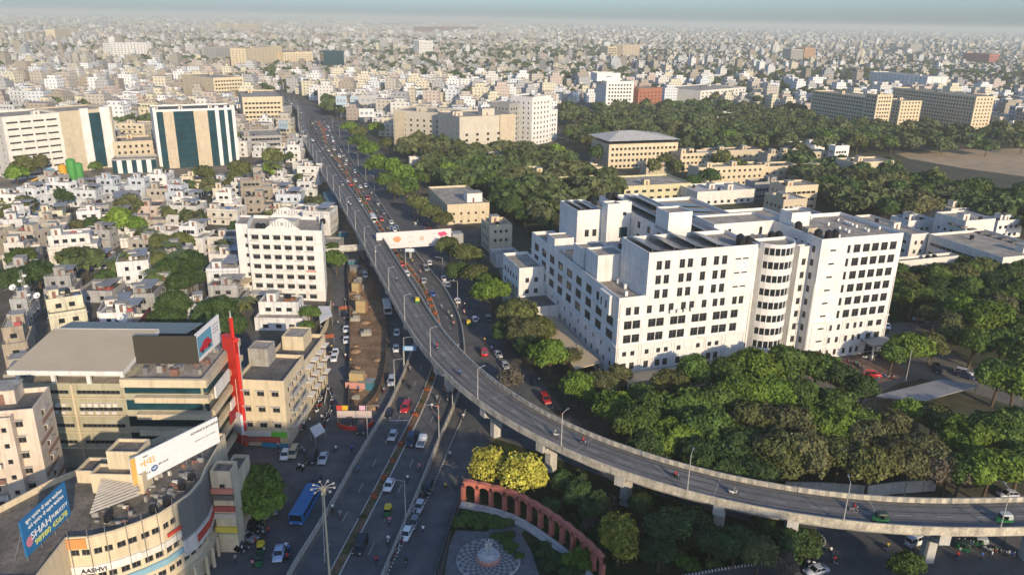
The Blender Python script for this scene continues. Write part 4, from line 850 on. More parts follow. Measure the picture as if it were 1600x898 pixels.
def pediment(u0, u1, v, z):
    n = 24; mb = MB(); top = []
    for i in range(n + 1):
        t = i / n; x = u0 + (u1 - u0) * t; top.append((x, z + .35 + 3.2 * sin(pi * t) ** 1.3))
    for i in range(n):
        a, b = top[i], top[i + 1]
        mb.face([(a[0], v, z), (b[0], v, z), (b[0], v, b[1]), (a[0], v, a[1])], M_WHITE); mb.face([(b[0], v + .4, z), (a[0], v + .4, z), (a[0], v + .4, a[1]), (b[0], v + .4, b[1])], M_WHITE); mb.face([(a[0], v, a[1]), (b[0], v, b[1]), (b[0], v + .4, b[1]), (a[0], v + .4, a[1])], M_WHITE)
    mb.build('pediment', ht.r); mb = MB(); c = ((u0 + u1) / 2, z + 1.75)
    def arc(r0, r1, t0, t1, cx=c[0], cz=c[1], k=8):
        for i in range(k):
            a, b = t0 + (t1 - t0) * i / k, t0 + (t1 - t0) * (i + 1) / k
            mb.face([(cx + r0 * cos(a), v - .01, cz + r0 * sin(a)), (cx + r0 * cos(b), v - .01, cz + r0 * sin(b)), (cx + r1 * cos(b), v - .01, cz + r1 * sin(b)), (cx + r1 * cos(a), v - .01, cz + r1 * sin(a))][::-1], M_GREYW)
    arc(0, .55, 0, 2 * pi, k=12)
    for s in (0, pi):
        for r, sp in ((1.15, .75), (2.05, .5), (2.9, .32), (3.7, .2)): arc(r, r + .28, s - sp, s + sp * .8)
    mb.build('ornament', ht.r)
um = wd / 2 - .6; pediment(um - 5.3, um + 5.3, -.1, 23.004); pediment(um - 9.1, um + 1.5, 14.6, 23.004)
ht.box('roof_terrace_cover', um - 6, 6, 22.1, um + 2, 10, 24, M_CONCL); ht.box('parapet_screen', wd - 4.6, 13, 22.1, wd - 4.3, 16, 25.2, M_WHITE)
ht.box('sign', xs[5] - 1.6, -.35, 3.15 * 3 + .2, xs[5] + 1.6, -.31, 3.15 * 3 + .75, colmat('pink_sign', (.6, .25, .22)), bottom=True)
ht.box('porch', 0.5, -4.5, 2.9, 9.5, -.31, 3.19, M_CONCL, bottom=True); ht.box('porch', -3, -4.5, 6.3, 0, 2.4, 6.6, M_TILE, bottom=True)
for u, v in ((2, 4), (3.6, 4), (wd - 3, 12)): ht.tank(u, v, 22, .8, 1.6)
ht.done()

# --- grey mall
ml = Bld('mall_building', -93.2, 129.9, 1.5, 'grey-olive office mall with broad beige sheet roof and black rooftop hoarding', wall=M_OLIVE, fine=1)
gl = colmat('dark_band_glass', (.012, .03, .032), .15)
ml.block(0, 1.2, 20, 18, -.2, 18.4, F=[W(xs=[4.9, 14.6], w=8.2, h=.8, rows=range(1, 5), sill=1.9, style='long'), ], L=W(n=4, w=2), fl=3.6, par=0)
ml.box('gallery_column', -.2, .9, 18.4, .5, 1.5, 21, M_WHITE); ml.box('gallery_column', 6.4, .9, 18.4, 7.1, 1.5, 21, M_WHITE); ml.box('gallery_column', 13, .9, 18.4, 13.7, 1.5, 21, M_WHITE); ml.box('gallery_column', 19.4, .9, 18.4, 20.1, 1.5, 21, M_WHITE)
ml.box('gallery_wall', 0, 4, 18.4, 20, 16.4, 20.9, M_GREYW)
for x in (4.9, 14.6):
    for k in range(6): ml.box('air_conditioner', x - 3.4 + k * 1.2, .75, 13.6 if k % 2 else 13.5, x - 2.6 + k * 1.2, 1.19, 14.3, M_WHITE2, bottom=True)
    for k in range(5): ml.box('air_conditioner', x - 3.8 + k * 1.5, .75, 12.0, x - 2.9 + k * 1.5, 1.19, 12.6, M_WHITE2, bottom=True)
for x in (-.1, 9.7, 19.7): ml.box('pilaster', x, .85, 0, x + .4, 1.19, 18.3, M_CREAM)
for z in (4.4, 8, 11.6, 15.4): ml.box('ledge', .31, .7, z, 19.69, 1.19, z + .15, M_CREAM, bottom=True)
mb = MB(); mb.face([(-.8, 0, 21.6), (20.6, 0, 21.6), (20.6, 16.5, 23.2), (-.8, 16.5, 23.2)], M_TILE); mb.face([(-.8, 16.5, 23.0), (20.6, 16.5, 23.0), (20.6, 0, 21.4), (-.8, 0, 21.4)], M_TILE)
mb.box(-.8, -.25, 20.7, 20.6, 0, 21.6, M_WHITE, bottom=True); mb.face([(20.6, 0, 20.7), (20.6, 16.5, 22.2), (20.6, 16.5, 23.2), (20.6, 0, 21.6)], M_WHITE); mb.box(-.8, 16.5, 22.4, 20.6, 16.8, 23.25, M_WHITE)
mb.face([(-2, 16.9, 22.2), (26, 16.9, 22.2), (28, 22, 22.6), (0, 22, 22.6)], colmat('blue_grey_roof', (.13, .17, .18), .6)); mb.build('sheet_roof', ml.r)
ml.block(20.2, 0, 35.0, 19, -.2, 19.9, wall=M_OLIVE, par=1.0)
ml.block(35.0, 6, 35.5, 18, -.2, 18, par=.1)
for k in range(5):
    z = 2.2 + k * 3.5; m_ = M_GLASST if k >= 3 else gl
    ml.box('glass_band', 20.4, -.25, z + .9, 34.6, -.003, z + 2.9, m_, bottom=True); ml.box('glass_band', 35.01, .3, z + .9, 35.8, 18.5, z + 2.9, m_, bottom=True)
    ml.box('spandrel', 22.6, -1.5, z - .5, 36.4, -.003, z + .6, M_CREAM, bottom=True); ml.box('spandrel', 35.81, .3, z - .5, 36.7, 18.5, z + .6, M_CREAM, bottom=True)
ml.box('cornice', 20.0, -.8, 18.6, 36.1, -.003, 20.2, M_CREAM, bottom=True); ml.box('cornice', 35.01, .0, 18.6, 36.1, 19.6, 20.2, M_BEIGE, bottom=True)
for k, (y0, y1, z0, z1, m_) in enumerate(((1, 9, 15.5, 18, M_WHITE), (7, 17, 6.5, 9, colmat('maroon_sign', (.25, .02, .03))), (8, 18, 9.1, 11, M_WHITE), (11, 18, 12.2, 14.2, M_CREAM))): ml.box('shop_sign', 36.72, y0, z0, 37.0, y1, z1, m_, bottom=True)
rg = random.Random(8)
for i in range(26): u, v = rg.uniform(22, 33), rg.uniform(2, 17); ml.box('duct', u, v, 18.9, u + rg.uniform(.5, 1.6), v + rg.uniform(.5, 1.2), 19 + rg.uniform(.5, 1.5), rg.choice([M_GREYW, M_CONC, M_STEEL, M_BROWN]))
ml.done()
# red pylon
rp = root('red_pylon', -56.0, 141.5, 0, 0, 'tall bright red advertising pylon on the corner of the grey mall', 'pylon'); mb = MB()
T = Matrix.Rotation(radians(-38), 4, 'Z'); mb.box(-1.6, -.35, 0, 1.6, .35, 23.5, M_SIGNR, T=T, bottom=True); mb.box(-2.6, -.6, 21.0, 1.6, .6, 24.2, M_SIGNR, T=T, bottom=True); mb.build('panel', rp)
mb = MB(); mb.box(-1.7, .36, 0, 1.7, .55, 23.5, M_GREYW, T=T); mb.build('backing', rp); mb = MB(); mb.box(.2, -.25, 24.2, .9, .25, 28.5, M_SIGNR, T=T); mb.cone(tuple(T @ Vector((.55, 0, 28.5))), tuple(T @ Vector((.55, 0, 30.0))), .2, .05, 6, M_STEELW); mb.build('mast', rp)
mb = MB(); mb.box(-1.7, -.9, 3, 1.7, -.36, 7.5, colmat('poster_white', (.6, .62, .66)), T=T, bottom=True); mb.build('poster', rp)
blk, bw, bh = board('black_hoarding', 'plain black rooftop hoarding seen from its lit front above the mall', (213, 568), (311, 568), 20.6, (527, 523), colmat('black_board', (.045, .04, .03), .8), floor=19)
cr_, cw_, ch_ = board('car_billboard', 'white billboard with a red car picture next to the black hoarding', (311, 566), (346, 532), 20.6, (523, 490), colmat('board_white', (.70, .70, .70)), floor=19)
def poster(parent, x0, z0, x1, z1, m, y=-.004, name='picture'): mb = MB(); mb.face([(x0, y, z0), (x1, y, z0), (x1, y, z1), (x0, y, z1)], m); return mb.build(name, parent)
def blob(parent, cx, cz, rx, rz, m, y=-.008, n=14, name='picture', w=.0, seed=1):
    rg = random.Random(seed); mb = MB(); pts = [(cx + rx * cos(2 * pi * i / n) * (1 + rg.uniform(-w, w)), y, cz + rz * sin(2 * pi * i / n) * (1 + rg.uniform(-w, w))) for i in range(n)]; mb.face(pts, m); return mb.build(name, parent)
poster(cr_, .3, ch_ * .12, cw_ * .62, ch_ * .85, colmat('sky_print', (.10, .30, .42)))
blob(cr_, cw_ * .34, ch_ * .36, cw_ * .26, ch_ * .14, colmat('car_print', (.40, .02, .04)), seed=2, w=.1); blob(cr_, cw_ * .36, ch_ * .5, cw_ * .15, ch_ * .08, colmat('car_print', (.40, .02, .04)), -.010)
for k in (.2, .48): blob(cr_, cw_ * k, ch_ * .25, cw_ * .05, ch_ * .06, M_DARK, -.014)
for z in (.75, .62, .5): poster(cr_, cw_ * .68, ch_ * z, cw_ * .93, ch_ * (z + .04), colmat('grey_print', (.25, .27, .3)))

# --- apartment block at the lower left edge
p1 = G(51, 638, 22); p2 = G(77, 603, 22); deg = degrees(atan2(p2[1] - p1[1], p2[0] - p1[0])) - 90
ap = Bld('apartment_block', p1[0], p1[1], deg, 'cream apartment block with brown stripes and balconies at the lower left edge', wall=mat('pinkish_cream', (.60, .50, .40), .9, .16, .4, streak=.35), fine=1); D_ = hypot(p2[0] - p1[0], p2[1] - p1[1])
ap.block(-16, 0, 0, D_, -.2, 22, F=W(n=5, w=1.3, h=1.3, style='shade'), R=[W(xs=[D_ * .45], w=1.3, h=1.3, style='shade')], fl=3.0, par=.9, roof=M_ROOFD)
ap.block(-5.5, -1.6, -3, 0, -.2, 21.5, F=W(xs=[1.2], w=.8, h=.9), fl=3.0)
for k in range(1, 7):
    ap.box('stripe', .003, .3 if k % 2 else D_ * .3, 3.0 * k - .5, .08, D_ * .75 if k % 2 else D_ * .97, 3.0 * k + .3, colmat('stripe_brown', (.30, .19, .14), .9), bottom=True)
    for u in (-14.5, -9.5): ap.box('balcony#%d%d' % (k, -u), u, -1.5, 3.0 * k - .2, u + 3.6, -.003, 3.0 * k - .05, M_WHITE2, bottom=True); ap.box('balcony#%d%d' % (k, -u), u, -1.5, 3.0 * k - .05, u + 3.6, -1.38, 3.0 * k + .8, M_BROWN if k % 2 else M_WHITE2)
    ap.box('balcony#%d%d' % (k, -u), u, -1.37, 3.0 * k - .05, u + .1, -.003, 3.0 * k + .8, M_WHITE2)
ap.cabin(-8, D_ * .5, 21.1, 4, 4); ap.tank(-12, 3, 21.1); ap.done()

# --- shop block with red shutters at street corner
sb = Bld('shop_block', -55.9, 140.9, -3, 'cream five-storey corner block with shop signs and flats above the street', wall=M_CREAM, fine=2)
sb.block(0, 0, 10, 13, -.2, 15.2, F=W(xs=[2, 5, 8], w=1.5, h=1.3, rows=[1, 2, 3], style='shade'), R=W(n=4, w=1.2, h=1.4, rows=[1, 2, 3], style='shade'), fl=3.6, par=.8, roof=M_ROOFD)
sb.block(.8, 13, 9.6, 30, -.2, 13, F=W(n=2), R=W(n=6, w=1.2, h=1.3), fl=3.4, roof=M_ROOFD)
sb.block(-.2, 8, 4, 12.5, 14.4, 18.5, par=.3, wall=M_CONC); sb.block(2, 22, 7, 28, 12.1, 15.5, par=.3)
for k in (1, 2, 3):
    for v in (1.5, 6.5): sb.box('balcony#%d%d' % (k, int(v)), 10.003, v, 3.6 * k + .1, 11.5, v + 3.8, 3.6 * k + .25, M_CONCL, bottom=True); sb.box('balcony#%d%d' % (k, int(v)), 11.4, v, 3.6 * k + .25, 11.5, v + 3.8, 3.6 * k + 1.1, M_STEELW)
    for v in (14.5, 18.5, 22.5, 26.5): sb.box('sunshade', 9.61, v, 3.4 * k + .9, 10.8, v + 2.6, 3.4 * k + 1.05, M_WHITE, bottom=True); sb.box('sunshade', 9.61, v + 2.7, 3.4 * k + .7, 10.8, v + 3.6, 3.4 * k + .85, M_BROWN, bottom=True)
sg = [(.2, 2.6, 6.6, 3.5, (.55, .55, .50)), (6.7, 2.6, 9.8, 3.5, (.15, .5, .04)), (.2, 1.2, 4.2, 2.1, (.35, .1, .08)), (4.3, 1.3, 8.4, 2.4, (.5, .08, .05)), (4.5, .1, 9.9, 1.1, (.03, .22, .35)), (8.5, 1.2, 10, 2.5, (.55, .42, .2))]
for i, (a, z0, b, z1, c) in enumerate(sg): sb.box('shop_sign', a, -.55 - .02 * i, z0, b, -.02, z1, colmat('sign%d' % i, c), bottom=True)
sb.done()

# --- curved commercial building
cb = Bld('curved_building', -50, 95, 0, 'cream curved commercial building with ribbon windows, shop signs and corrugated roof sheds', wall=M_CREAM, fine=1, roof=mat('tar_roof', (.13, .115, .095), .9, .3, .3, second=(.22, .19, .15)))
W_ = [(-60.8, 80), (-61.3, 89), (-58.3, 89.4), (-55.7, 90.7), (-53.2, 92.7), (-50.9, 95), (-49.7, 97.5), (-48.6, 100.2), (-48.3, 103.9), (-48.8, 107), (-49.6, 118), (-58, 119.5), (-71.5, 103), (-76, 94), (-80, 86), (-82, 80)]
pts = [(a + 50, b - 95) for a, b in W_]; sp = {}
for i in range(1, 9):
    l_ = hypot(pts[i + 1][0] - pts[i][0], pts[i + 1][1] - pts[i][1])
    sp[i] = [W(xs=[l_ * .27, l_ * .73], w=min(1.2, l_ * .36), h=1.0, z={1: 5.3, 2: 8.7, 3: 12.9}, rows=[1, 2, 3] if i < 6 else [1, 2])]
cb.poly(pts, -.2, 16, sp, par=1.0)
def cpath(k0, k1, z0, z1, d0, d1, m, part, i0=1, i1=9):
    seg = resample([pts[i] for i in range(i0, i1 + 1)], 40); n = normals(seg); a = int(40 * k0); b = int(40 * k1); mb = cb.part(part)
    for j in range(a, min(39, b)):
        p, q = seg[j], seg[j + 1]; np_, nq = -n[j], -n[j + 1]
        A0, A1 = p + np_ * d0, q + nq * d0; B0, B1 = p + np_ * d1, q + nq * d1
        mb.face([(B0.x, B0.y, z0), (B1.x, B1.y, z0), (B1.x, B1.y, z1), (B0.x, B0.y, z1)], m); mb.face([(A0.x, A0.y, z1), (B0.x, B0.y, z1), (B1.x, B1.y, z1), (A1.x, A1.y, z1)], m); mb.face([(A0.x, A0.y, z0), (A1.x, A1.y, z0), (B1.x, B1.y, z0), (B0.x, B0.y, z0)], m)
        if j == a: mb.face([(A0.x, A0.y, z0), (B0.x, B0.y, z0), (B0.x, B0.y, z1), (A0.x, A0.y, z1)], m)
    mid_ = seg[(a + b) // 2]; nm = -n[(a + b) // 2]; return mid_, nm
cpath(0, .12, 14.2, 15.8, .003, .25, colmat('orange_panel', (.55, .25, .08)), 'orange_panel')
cpath(.12, .98, 14.2, 15.9, .003, .15, M_CREAM, 'upper_band')
cpath(.62, .99, 9.5, 15.8, .16, .4, colmat('grey_cladding', (.17, .165, .15), .6), 'cladding')
cpath(.0, .35, 10.0, 11.2, .003, .3, M_WHITE, 'sign_band'); cpath(.36, .6, 10.0, 11.0, .003, .3, M_WHITE2, 'sign_band'); cpath(.25, .6, 7.2, 8.2, .003, .35, colmat('blue_sign', (.22, .38, .45)), 'blue_sign_band'); cpath(.5, .62, 11.6, 12.2, .41, .5, colmat('red_sign', (.5, .06, .04)), 'red_sign_band')
cpath(.6, .98, 6.4, 9.2, .003, .5, M_WHITE2, 'sign_band'); cpath(.7, .98, 7.2, 8.6, .51, .56, colmat('red_sign', (.5, .06, .04)), 'red_sign_band')
cpath(0, .98, 3.9, 4.3, .003, .8, M_CREAM, 'canopy')
for k in np.linspace(.03, .95, 11):
    seg = resample([pts[i] for i in range(1, 10)], 60); q = seg[int(59 * k)]; n = -normals(seg)[int(59 * k)]; mb = MB(); mb.cone((q.x + n.x * .7, q.y + n.y * .7, 0), (q.x + n.x * .7, q.y + n.y * .7, 3.9), .3, .3, 8, M_CREAM, False); mb.build('column', cb.r)
    if k < .6: mb = MB(); mb.cone((q.x + n.x * .35, q.y + n.y * .35, 9), (q.x + n.x * .35, q.y + n.y * .35, 17.4), .05, .05, 4, M_STEEL, False); mb.build('flag_pole', cb.r)
def ctext(body, size, k, z, m, d=.3, sx=1):
    seg = resample([pts[i] for i in range(1, 10)], 60); i = int(59 * k); q = seg[i]; n = -normals(seg)[i]; text_obj(body, size, m, cb.r, (q.x + n.x * (d + .06), q.y + n.y * (d + .06), z), (pi / 2, 0, atan2(n.y, n.x) + pi / 2), sx=sx)
M_INK = colmat('sign_ink', (.03, .03, .05)); M_INKR = colmat('sign_ink_red', (.45, .03, .05)); M_INKW = colmat('sign_ink_white', (.7, .7, .7))
ctext('AASHVI', 1.0, .13, 10.6, M_INK, .36)
cb.block(1.9, 11.8, 5.2, 15, -.2, 15.6, F=W(xs=[1.7], w=.9, h=1.2, rows=[3], sill=2.6), fl=3.2, par=.5, wall=M_CREAM); cb.block(1.9, 15, 4.6, 22, -.2, 12.5, par=.6)
for z, c in ((2.9, (.55, .5, .3)), (4.2, (.6, .48, .06)), (6.8, (.5, .45, .36)), (8.2, (.35, .08, .06)), (10.4, (.12, .11, .09)), (11.6, (.5, .2, .14))): cb.box('shop_sign', 1.8, 11.4, z, 5.4, 11.79, z + .95, colmat('shopsign%d' % int(z * 10), c), bottom=True)
# roof sheds of corrugated sheet
mb = cb.part('corrugated_roof'); cg = colmat('corrugated_light', (.46, .41, .34), .6); cg2 = colmat('corrugated_dark', (.20, .18, .15), .6)
def skew(u, v): return G(u, v, 17)
A0, A1, A2, A3 = [Vector((p[0] + 50, p[1] - 95)) for p in (skew(138, 799), skew(218, 770), skew(208, 733), skew(158, 757))]
for i in range(22):
    f0, f1 = i / 22, (i + 1) / 22; p, q = A0.lerp(A3, f0), A0.lerp(A3, f1); r, s_ = A1.lerp(A2, f0), A1.lerp(A2, f1); z0, z1 = 16.4 + f0 * 1.2, 16.4 + f1 * 1.2
    mb.face([(p.x, p.y, z0), (r.x, r.y, z0), (s_.x, s_.y, z1 + (.12 if i % 2 else -.12)), (q.x, q.y, z1 + (.12 if i % 2 else -.12))], cg if i % 2 else cg2)
for (px, py, a, b, h, z) in ((118, 735, 4.5, 4, 2.2, 15), (140, 740, 8, 3, 3.4, 15), (165, 705, 5, 4, 6, 15), (190, 735, 3, 2, 1.5, 15)):
    x, y = G(px, py, z + h); cb.block(x + 50, y - 95, x + 50 + a, y - 95 + b, z - .5, z + h, par=.5, wall=M_CREAM)
rg = random.Random(18)
for i in range(120):
    px, py = (rg.uniform(225, 335), rg.uniform(720, 800)) if i % 3 else (rg.uniform(140, 290), rg.uniform(770, 825)); x, y = G(px, py, 15.2); x += 50; y -= 95
    if not inpoly(x, y, pts) or not inpoly(x + 2, y - 1, pts) or not inpoly(x - 1, y + 1, pts): continue
    cb.box('roof_clutter', x, y, 15.0, x + rg.uniform(.2, 1.0), y + rg.uniform(.2, .5), 15 + rg.uniform(.2, .8), rg.choice([M_GREYW, M_CONC, M_STEEL, M_BROWN, M_WHITE2, M_ROOFD, M_SHEET]))
for px, py in ((262, 790), (240, 800), (285, 765), (300, 750), (170, 815)): x, y = G(px, py, 15); cb.tank(x + 50, y - 95, 15, .6, 1.2)
cb.done()
wb_, ww, wh = board('white_billboard', 'long white billboard with orange and dark lettering above the curved building', (209, 761), (344, 690), 16.6, (717, 652), colmat('board_white', (.70, .70, .70)), floor=15)
poster(wb_, 0, 0, .9, wh, colmat('orange_strip', (.62, .38, .10)), -.004, 'orange_strip'); OR = colmat('ink_orange', (.65, .36, .10))
text_obj('નવા', wh * .38, OR, wb_, (ww * .175, -.03, wh * .64), (pi / 2, 0, 0)); text_obj('new', wh * .1, M_INK, wb_, (ww * .16, -.03, wh * .87), (pi / 2, 0, 0))
blob(wb_, ww * .235, wh * .30, wh * .13, wh * .11, colmat('ink_blue', (.05, .12, .28)), -.02, name='round_mark'); text_obj('UP', wh * .12, M_INKW, wb_, (ww * .235, -.05, wh * .30), (pi / 2, 0, 0))
text_obj('SAYS A', wh * .09, M_INK, wb_, (ww * .145, -.03, wh * .25), (pi / 2, 0, 0)); text_obj('BIG SALE', wh * .09, M_INK, wb_, (ww * .335, -.03, wh * .36), (pi / 2, 0, 0)); text_obj('ADVANCE BOOKING', wh * .12, M_INK, wb_, (ww * .84, -.03, wh * .82), (pi / 2, 0, 0)); text_obj('contact for information', wh * .09, colmat('ink_grey', (.3, .3, .3)), wb_, (ww * .83, -.03, wh * .50), (pi / 2, 0, 0))
bb_, w2, h2 = board('blue_billboard', 'blue billboard with white and yellow lettering at the lower left corner', (43, 870), (111, 803), 16.0, (816, 752), colmat('board_blue', (.02, .14, .32)), floor=15)
YL = colmat('ink_yellow', (.6, .6, .15))
text_obj('SHAH', h2 * .27, M_INKW, bb_, (w2 * .36, -.03, h2 * .40), (pi / 2, 0, 0), sx=1.1); text_obj('PUBLICITY', h2 * .15, M_INKW, bb_, (w2 * .78, -.03, h2 * .40), (pi / 2, 0, 0), sx=.9); text_obj('98980 45678', h2 * .22, YL, bb_, (w2 * .56, -.03, h2 * .16), (pi / 2, 0, 0), sx=1.1)
text_obj('શુભ પ્રસંગ ની સફળ જાહેરાત', h2 * .13, M_INKW, bb_, (w2 * .5, -.03, h2 * .86), (pi / 2, 0, 0)); text_obj('હવે પ્રસંગ ની સફળ જાહેરાત', h2 * .13, M_INKW, bb_, (w2 * .52, -.03, h2 * .68), (pi / 2, 0, 0)); blob(bb_, w2 * .1, h2 * .33, h2 * .12, h2 * .14, colmat('pink_mark', (.55, .2, .25)), -.02, name='round_mark')
# ---------------------------------------------------------------- glass offices on the left, campus and mid-distance blocks
def strips(s, w_, h, segs, z0=1):
    for i, (a, b, m) in enumerate(segs):
        s.box('facade_fin' if m in (M_WHITE, M_BEIGE) else 'glass_curtain', a, -.5 if m is M_WHITE else -.2 - .01 * i, z0 - 1.2, b, -.003, h + (1.2 if m is M_WHITE else -1.2), m, bottom=True)
s = qb('glass_tower', 'office tower with teal glass bays between white and beige fins', (238, 172), (366, 168), (260, 160), 33.5, wall=M_WHITE, roof=M_ROOFD, depth=26, clutter=0, done=False); w_ = s.w
k = w_ / 128; strips(s, w_, 33.5, [(0, 5 * k, M_WHITE), (5 * k, 15 * k, M_GLASST), (15 * k, 31 * k, M_BEIGE), (31 * k, 62 * k, M_GLASST), (62 * k, 84 * k, M_BEIGE), (84 * k, 96 * k, M_GLASST), (96 * k, 102 * k, M_WHITE), (102 * k, 111 * k, M_GLASST), (111 * k, 116 * k, M_WHITE), (116 * k, 123 * k, M_GLASST), (123 * k, 128 * k, M_WHITE)])
for u in (1, 14, 30, 42, 46): s.cabin(u, 3, 32.6, 2, 2, 2.2)
for z in np.arange(3.5, 31, 3.4): s.box('spandrel_line', 31 * k, -.62, z, 62 * k, -.55, z + .25, M_GLASS, bottom=True)
s.done()
s = qb('office_block', 'cream office block with rows of short windows at the left edge', (2, 183), (92, 176), (12, 165), 33, F=W(n=4, w=5.5, h=.9, style='long', sill=1.4), L=W(n=3), wall=M_WHITE2, depth=28, done=False, clutter=1)
s.block(s.w, -.4, s.w + 28, 26, -.2, 33.5, par=.8, wall=M_BEIGE); u = s.w
s.box('facade_fin', u + 10.5, -1.2, 0, u + 15, -.41, 34.3, M_WHITE, bottom=True); s.box('glass_curtain', u + 15.001, -.9, 1, u + 21.5, -.41, 31.5, M_GLASST, bottom=True); s.box('facade_fin', u + 21.501, -1.2, 0, u + 27, -.41, 34.3, M_WHITE, bottom=True); s.box('shaded_side_panel', u + 28.01, -1.2, 0, u + 28.5, 26, 34, M_GREYW, bottom=True)  # right side of the block painted grey to put its shade into the colour
s.done()
s = qb('link_building', 'low glazed link with alternating white piers between the two office towers', (174, 249), (243, 247), (176, 243), 8, wall=M_GREYW, depth=12, clutter=0, done=False)
for i in range(9): a = s.w * i / 9; s.box('pier' if i % 2 else 'glass_curtain', a, -.4 if i % 2 else -.2, 0, a + s.w / 9, -.003, 7.2, M_WHITE if i % 2 else M_GLASST, bottom=True)
s.done()
O4 = lambda **k: W(style='open', **k)
qb('stepped_house', 'beige stepped old building with dark windows between the office towers', (176, 222), (238, 219), (180, 205), 15, F=O4(n=6), R=O4(n=3), wall=M_BEIGE, depth=22, fine=0)
# concrete complex right of the road
s = qb('concrete_complex', 'pale raw concrete block with lattice bays right of the main road', (614, 172), (712, 178), (612, 163), 25, F=[W(n=9, w=1.5, h=1.5, style='open', rows=[2, 3, 4, 5])], L=O4(n=3), wall=mat('fair_concrete', (.50, .45, .36), .9, .12, .3, streak=.2), depth=30, done=False); w_ = s.w
s.box('lattice_screen', 1, -.5, 2, 9, -.003, 24, M_BEIGE, bottom=True); s.box('lattice_screen', w_ - 9, -1.2, 4, w_ - 1, -.003, 25.4, M_BEIGE, bottom=True); s.cabin(14, 8, 24, 6, 5, 4); s.cabin(w_ - 18, 10, 24, 7, 5, 3); s.done()
s = qb('concrete_complex', 'pale raw concrete block with a broad plain front beside the white twin tower', (718, 183), (806, 179), (712, 172), 27, F=[W(n=5, w=1.8, h=1.6, style='open', rows=[1, 2, 3, 4]), ], L=O4(n=4), wall=_m['fair_concrete'], depth=34, done=False); w_ = s.w
s.box('lattice_screen', w_ - 12, -1, 2, w_ - 1, -.003, 27.5, M_BEIGE, bottom=True); s.cabin(20, 8, 26, 9, 6, 4.5); s.cabin(3, 12, 26, 5, 5, 3); s.box('podium', 4, -9, -.1, w_ + 3, -.01, 8, _m['fair_concrete']); s.done()
s = qb('white_twin_tower', 'white twin apartment tower with stacked dark balconies', (832, 152), (861, 149), (824, 142), 34, F=[O4(n=5, w=1.4, h=1.5)], L=O4(n=4, w=1.3, h=1.4), R=O4(n=3), wall=M_WHITE, depth=20, done=False); w_ = s.w
s.block(w_, 2, w_ + 12, 18, -.2, 23, F=O4(n=3, w=1.6, h=1.5), wall=M_WHITE, par=.8); s.cabin(w_ + 4, 5, 22.2, 4.5, 4.5, 6, M_WHITE); s.block(-16, 8, -5, 26, -.2, 30, F=O4(n=3, w=1.4), L=O4(n=5), wall=M_GREYW); s.block(-5, 12, 0, 24, -.2, 28, wall=M_GREYW, F=O4(n=2)); s.done()
s = qb('white_block_tower', 'white square tower with a regular grid of small windows', (948, 127), (991, 127), (932, 119), 30, F=O4(n=8, w=1.8, h=1.7, mx=2), L=O4(n=5, w=1.5, h=1.6), wall=M_WHITE, depth=30, done=False); w_ = s.w; s.block(-6, 12, w_ * .65, 30, 29, 37, F=O4(n=1, w=6, h=.7, sill=4), wall=M_WHITE); s.done()
qb('red_block', 'brick-red block beside the white gridded tower', (998, 139), (1035, 137), (991, 134), 20, F=O4(n=6, w=1.6, h=1.4), L=O4(n=5), wall=colmat('brick_red_wall', (.33, .13, .08), .9, .25), fine=0, depth=26)
s = qb('long_white_block', 'long white balconied block behind the woods', (1095, 142), (1166, 136), (1090, 132), 15, F=O4(n=12, w=3, h=1.4), wall=M_WHITE2, fine=0)
# far right towers
def slab(label, FLp, FRp, BLp, h, n, nl, wall, lw, **k):
    return qb('apartment_slab', label, FLp, FRp, BLp, h, F=O4(n=n, w=1.6, h=1.4), L=O4(n=nl, w=1.9, h=1.6), wall=wall, fine=0, roof=M_ROOF, fl=3.1, deg=18.5, **k)
slab('long grey housing slab with a bright front end, left of two at the right', (1356, 153), (1392, 152), (1270, 147), 28, 6, 22, M_CREAM, 0)
slab('tall yellow stair block behind the left grey housing slab', (1372, 148), (1396, 146), (1366, 142), 32, 5, 4, M_CREAM, 0, depth=14)
slab('small yellow housing block between the two grey slabs', (1408, 158), (1441, 155), (1398, 150), 22, 6, 5, M_CREAM, 0, depth=22)
slab('long grey housing slab with a bright narrow end, right of two', (1526, 151), (1555, 149), (1396, 139), 29, 5, 30, M_CREAM, 0)
qb('white_hall', 'long plain white hall behind the housing slabs', (1450, 120), (1481, 121), (1340, 113), 22, F=O4(n=2), L=O4(n=14, w=2, h=1.2), wall=M_WHITE, fine=0, deg=18.5)
# campus
C1 = 'campus buildings around the hospital'
qb('louvred_block', 'long block with a row of tall window bays between white fins', (1303, 347), (1322, 335), (1236, 312), 15, F=None, L=W(n=9, w=2.3, h=2.4, sill=.6), wall=M_WHITE2, group=C1, roof=M_ROOFD)
s = qb('low_ward', 'long low white ward with a shaded wall stepping down right of the hospital', (1425, 366), (1452, 358), (1335, 326), 12, L=W(n=8, w=1.8, h=1.2), F=W(n=2), group=C1)
qb('low_ward', 'striped-roof ward just right of the tall white hospital tower', (1404, 408), (1500, 393), (1398, 376), 10, F=W(n=7, w=1.6, h=1.8), group=C1, roof=M_ROOFD)
s = qb('low_ward', 'wide ward with dark striped roof at the right edge', (1568, 402), (1660, 388), (1452, 352), 12, F=W(n=6), L=W(n=12, w=2.4, h=1.2), group=C1, done=False)
for i in range(9): s.box('roof_strip', 22 + i * 0, 6 + i * 4.5, 11.2, s.w - 2, 8 + i * 4.5, 11.8, M_ROOFD)
s.done()
qb('low_ward', 'white three-storey block with four small windows near the wood', (1510, 345), (1556, 334), (1462, 331), 14, L=W(n=4, w=1.1, h=1.2), F=O4(n=4), group=C1)
qb('sheet_roof_hall', 'long hall under a pale curved sheet roof at the wood edge', (1487, 326), (1520, 318), (1434, 304), 8, group=C1, roof=M_TILE, clutter=1)
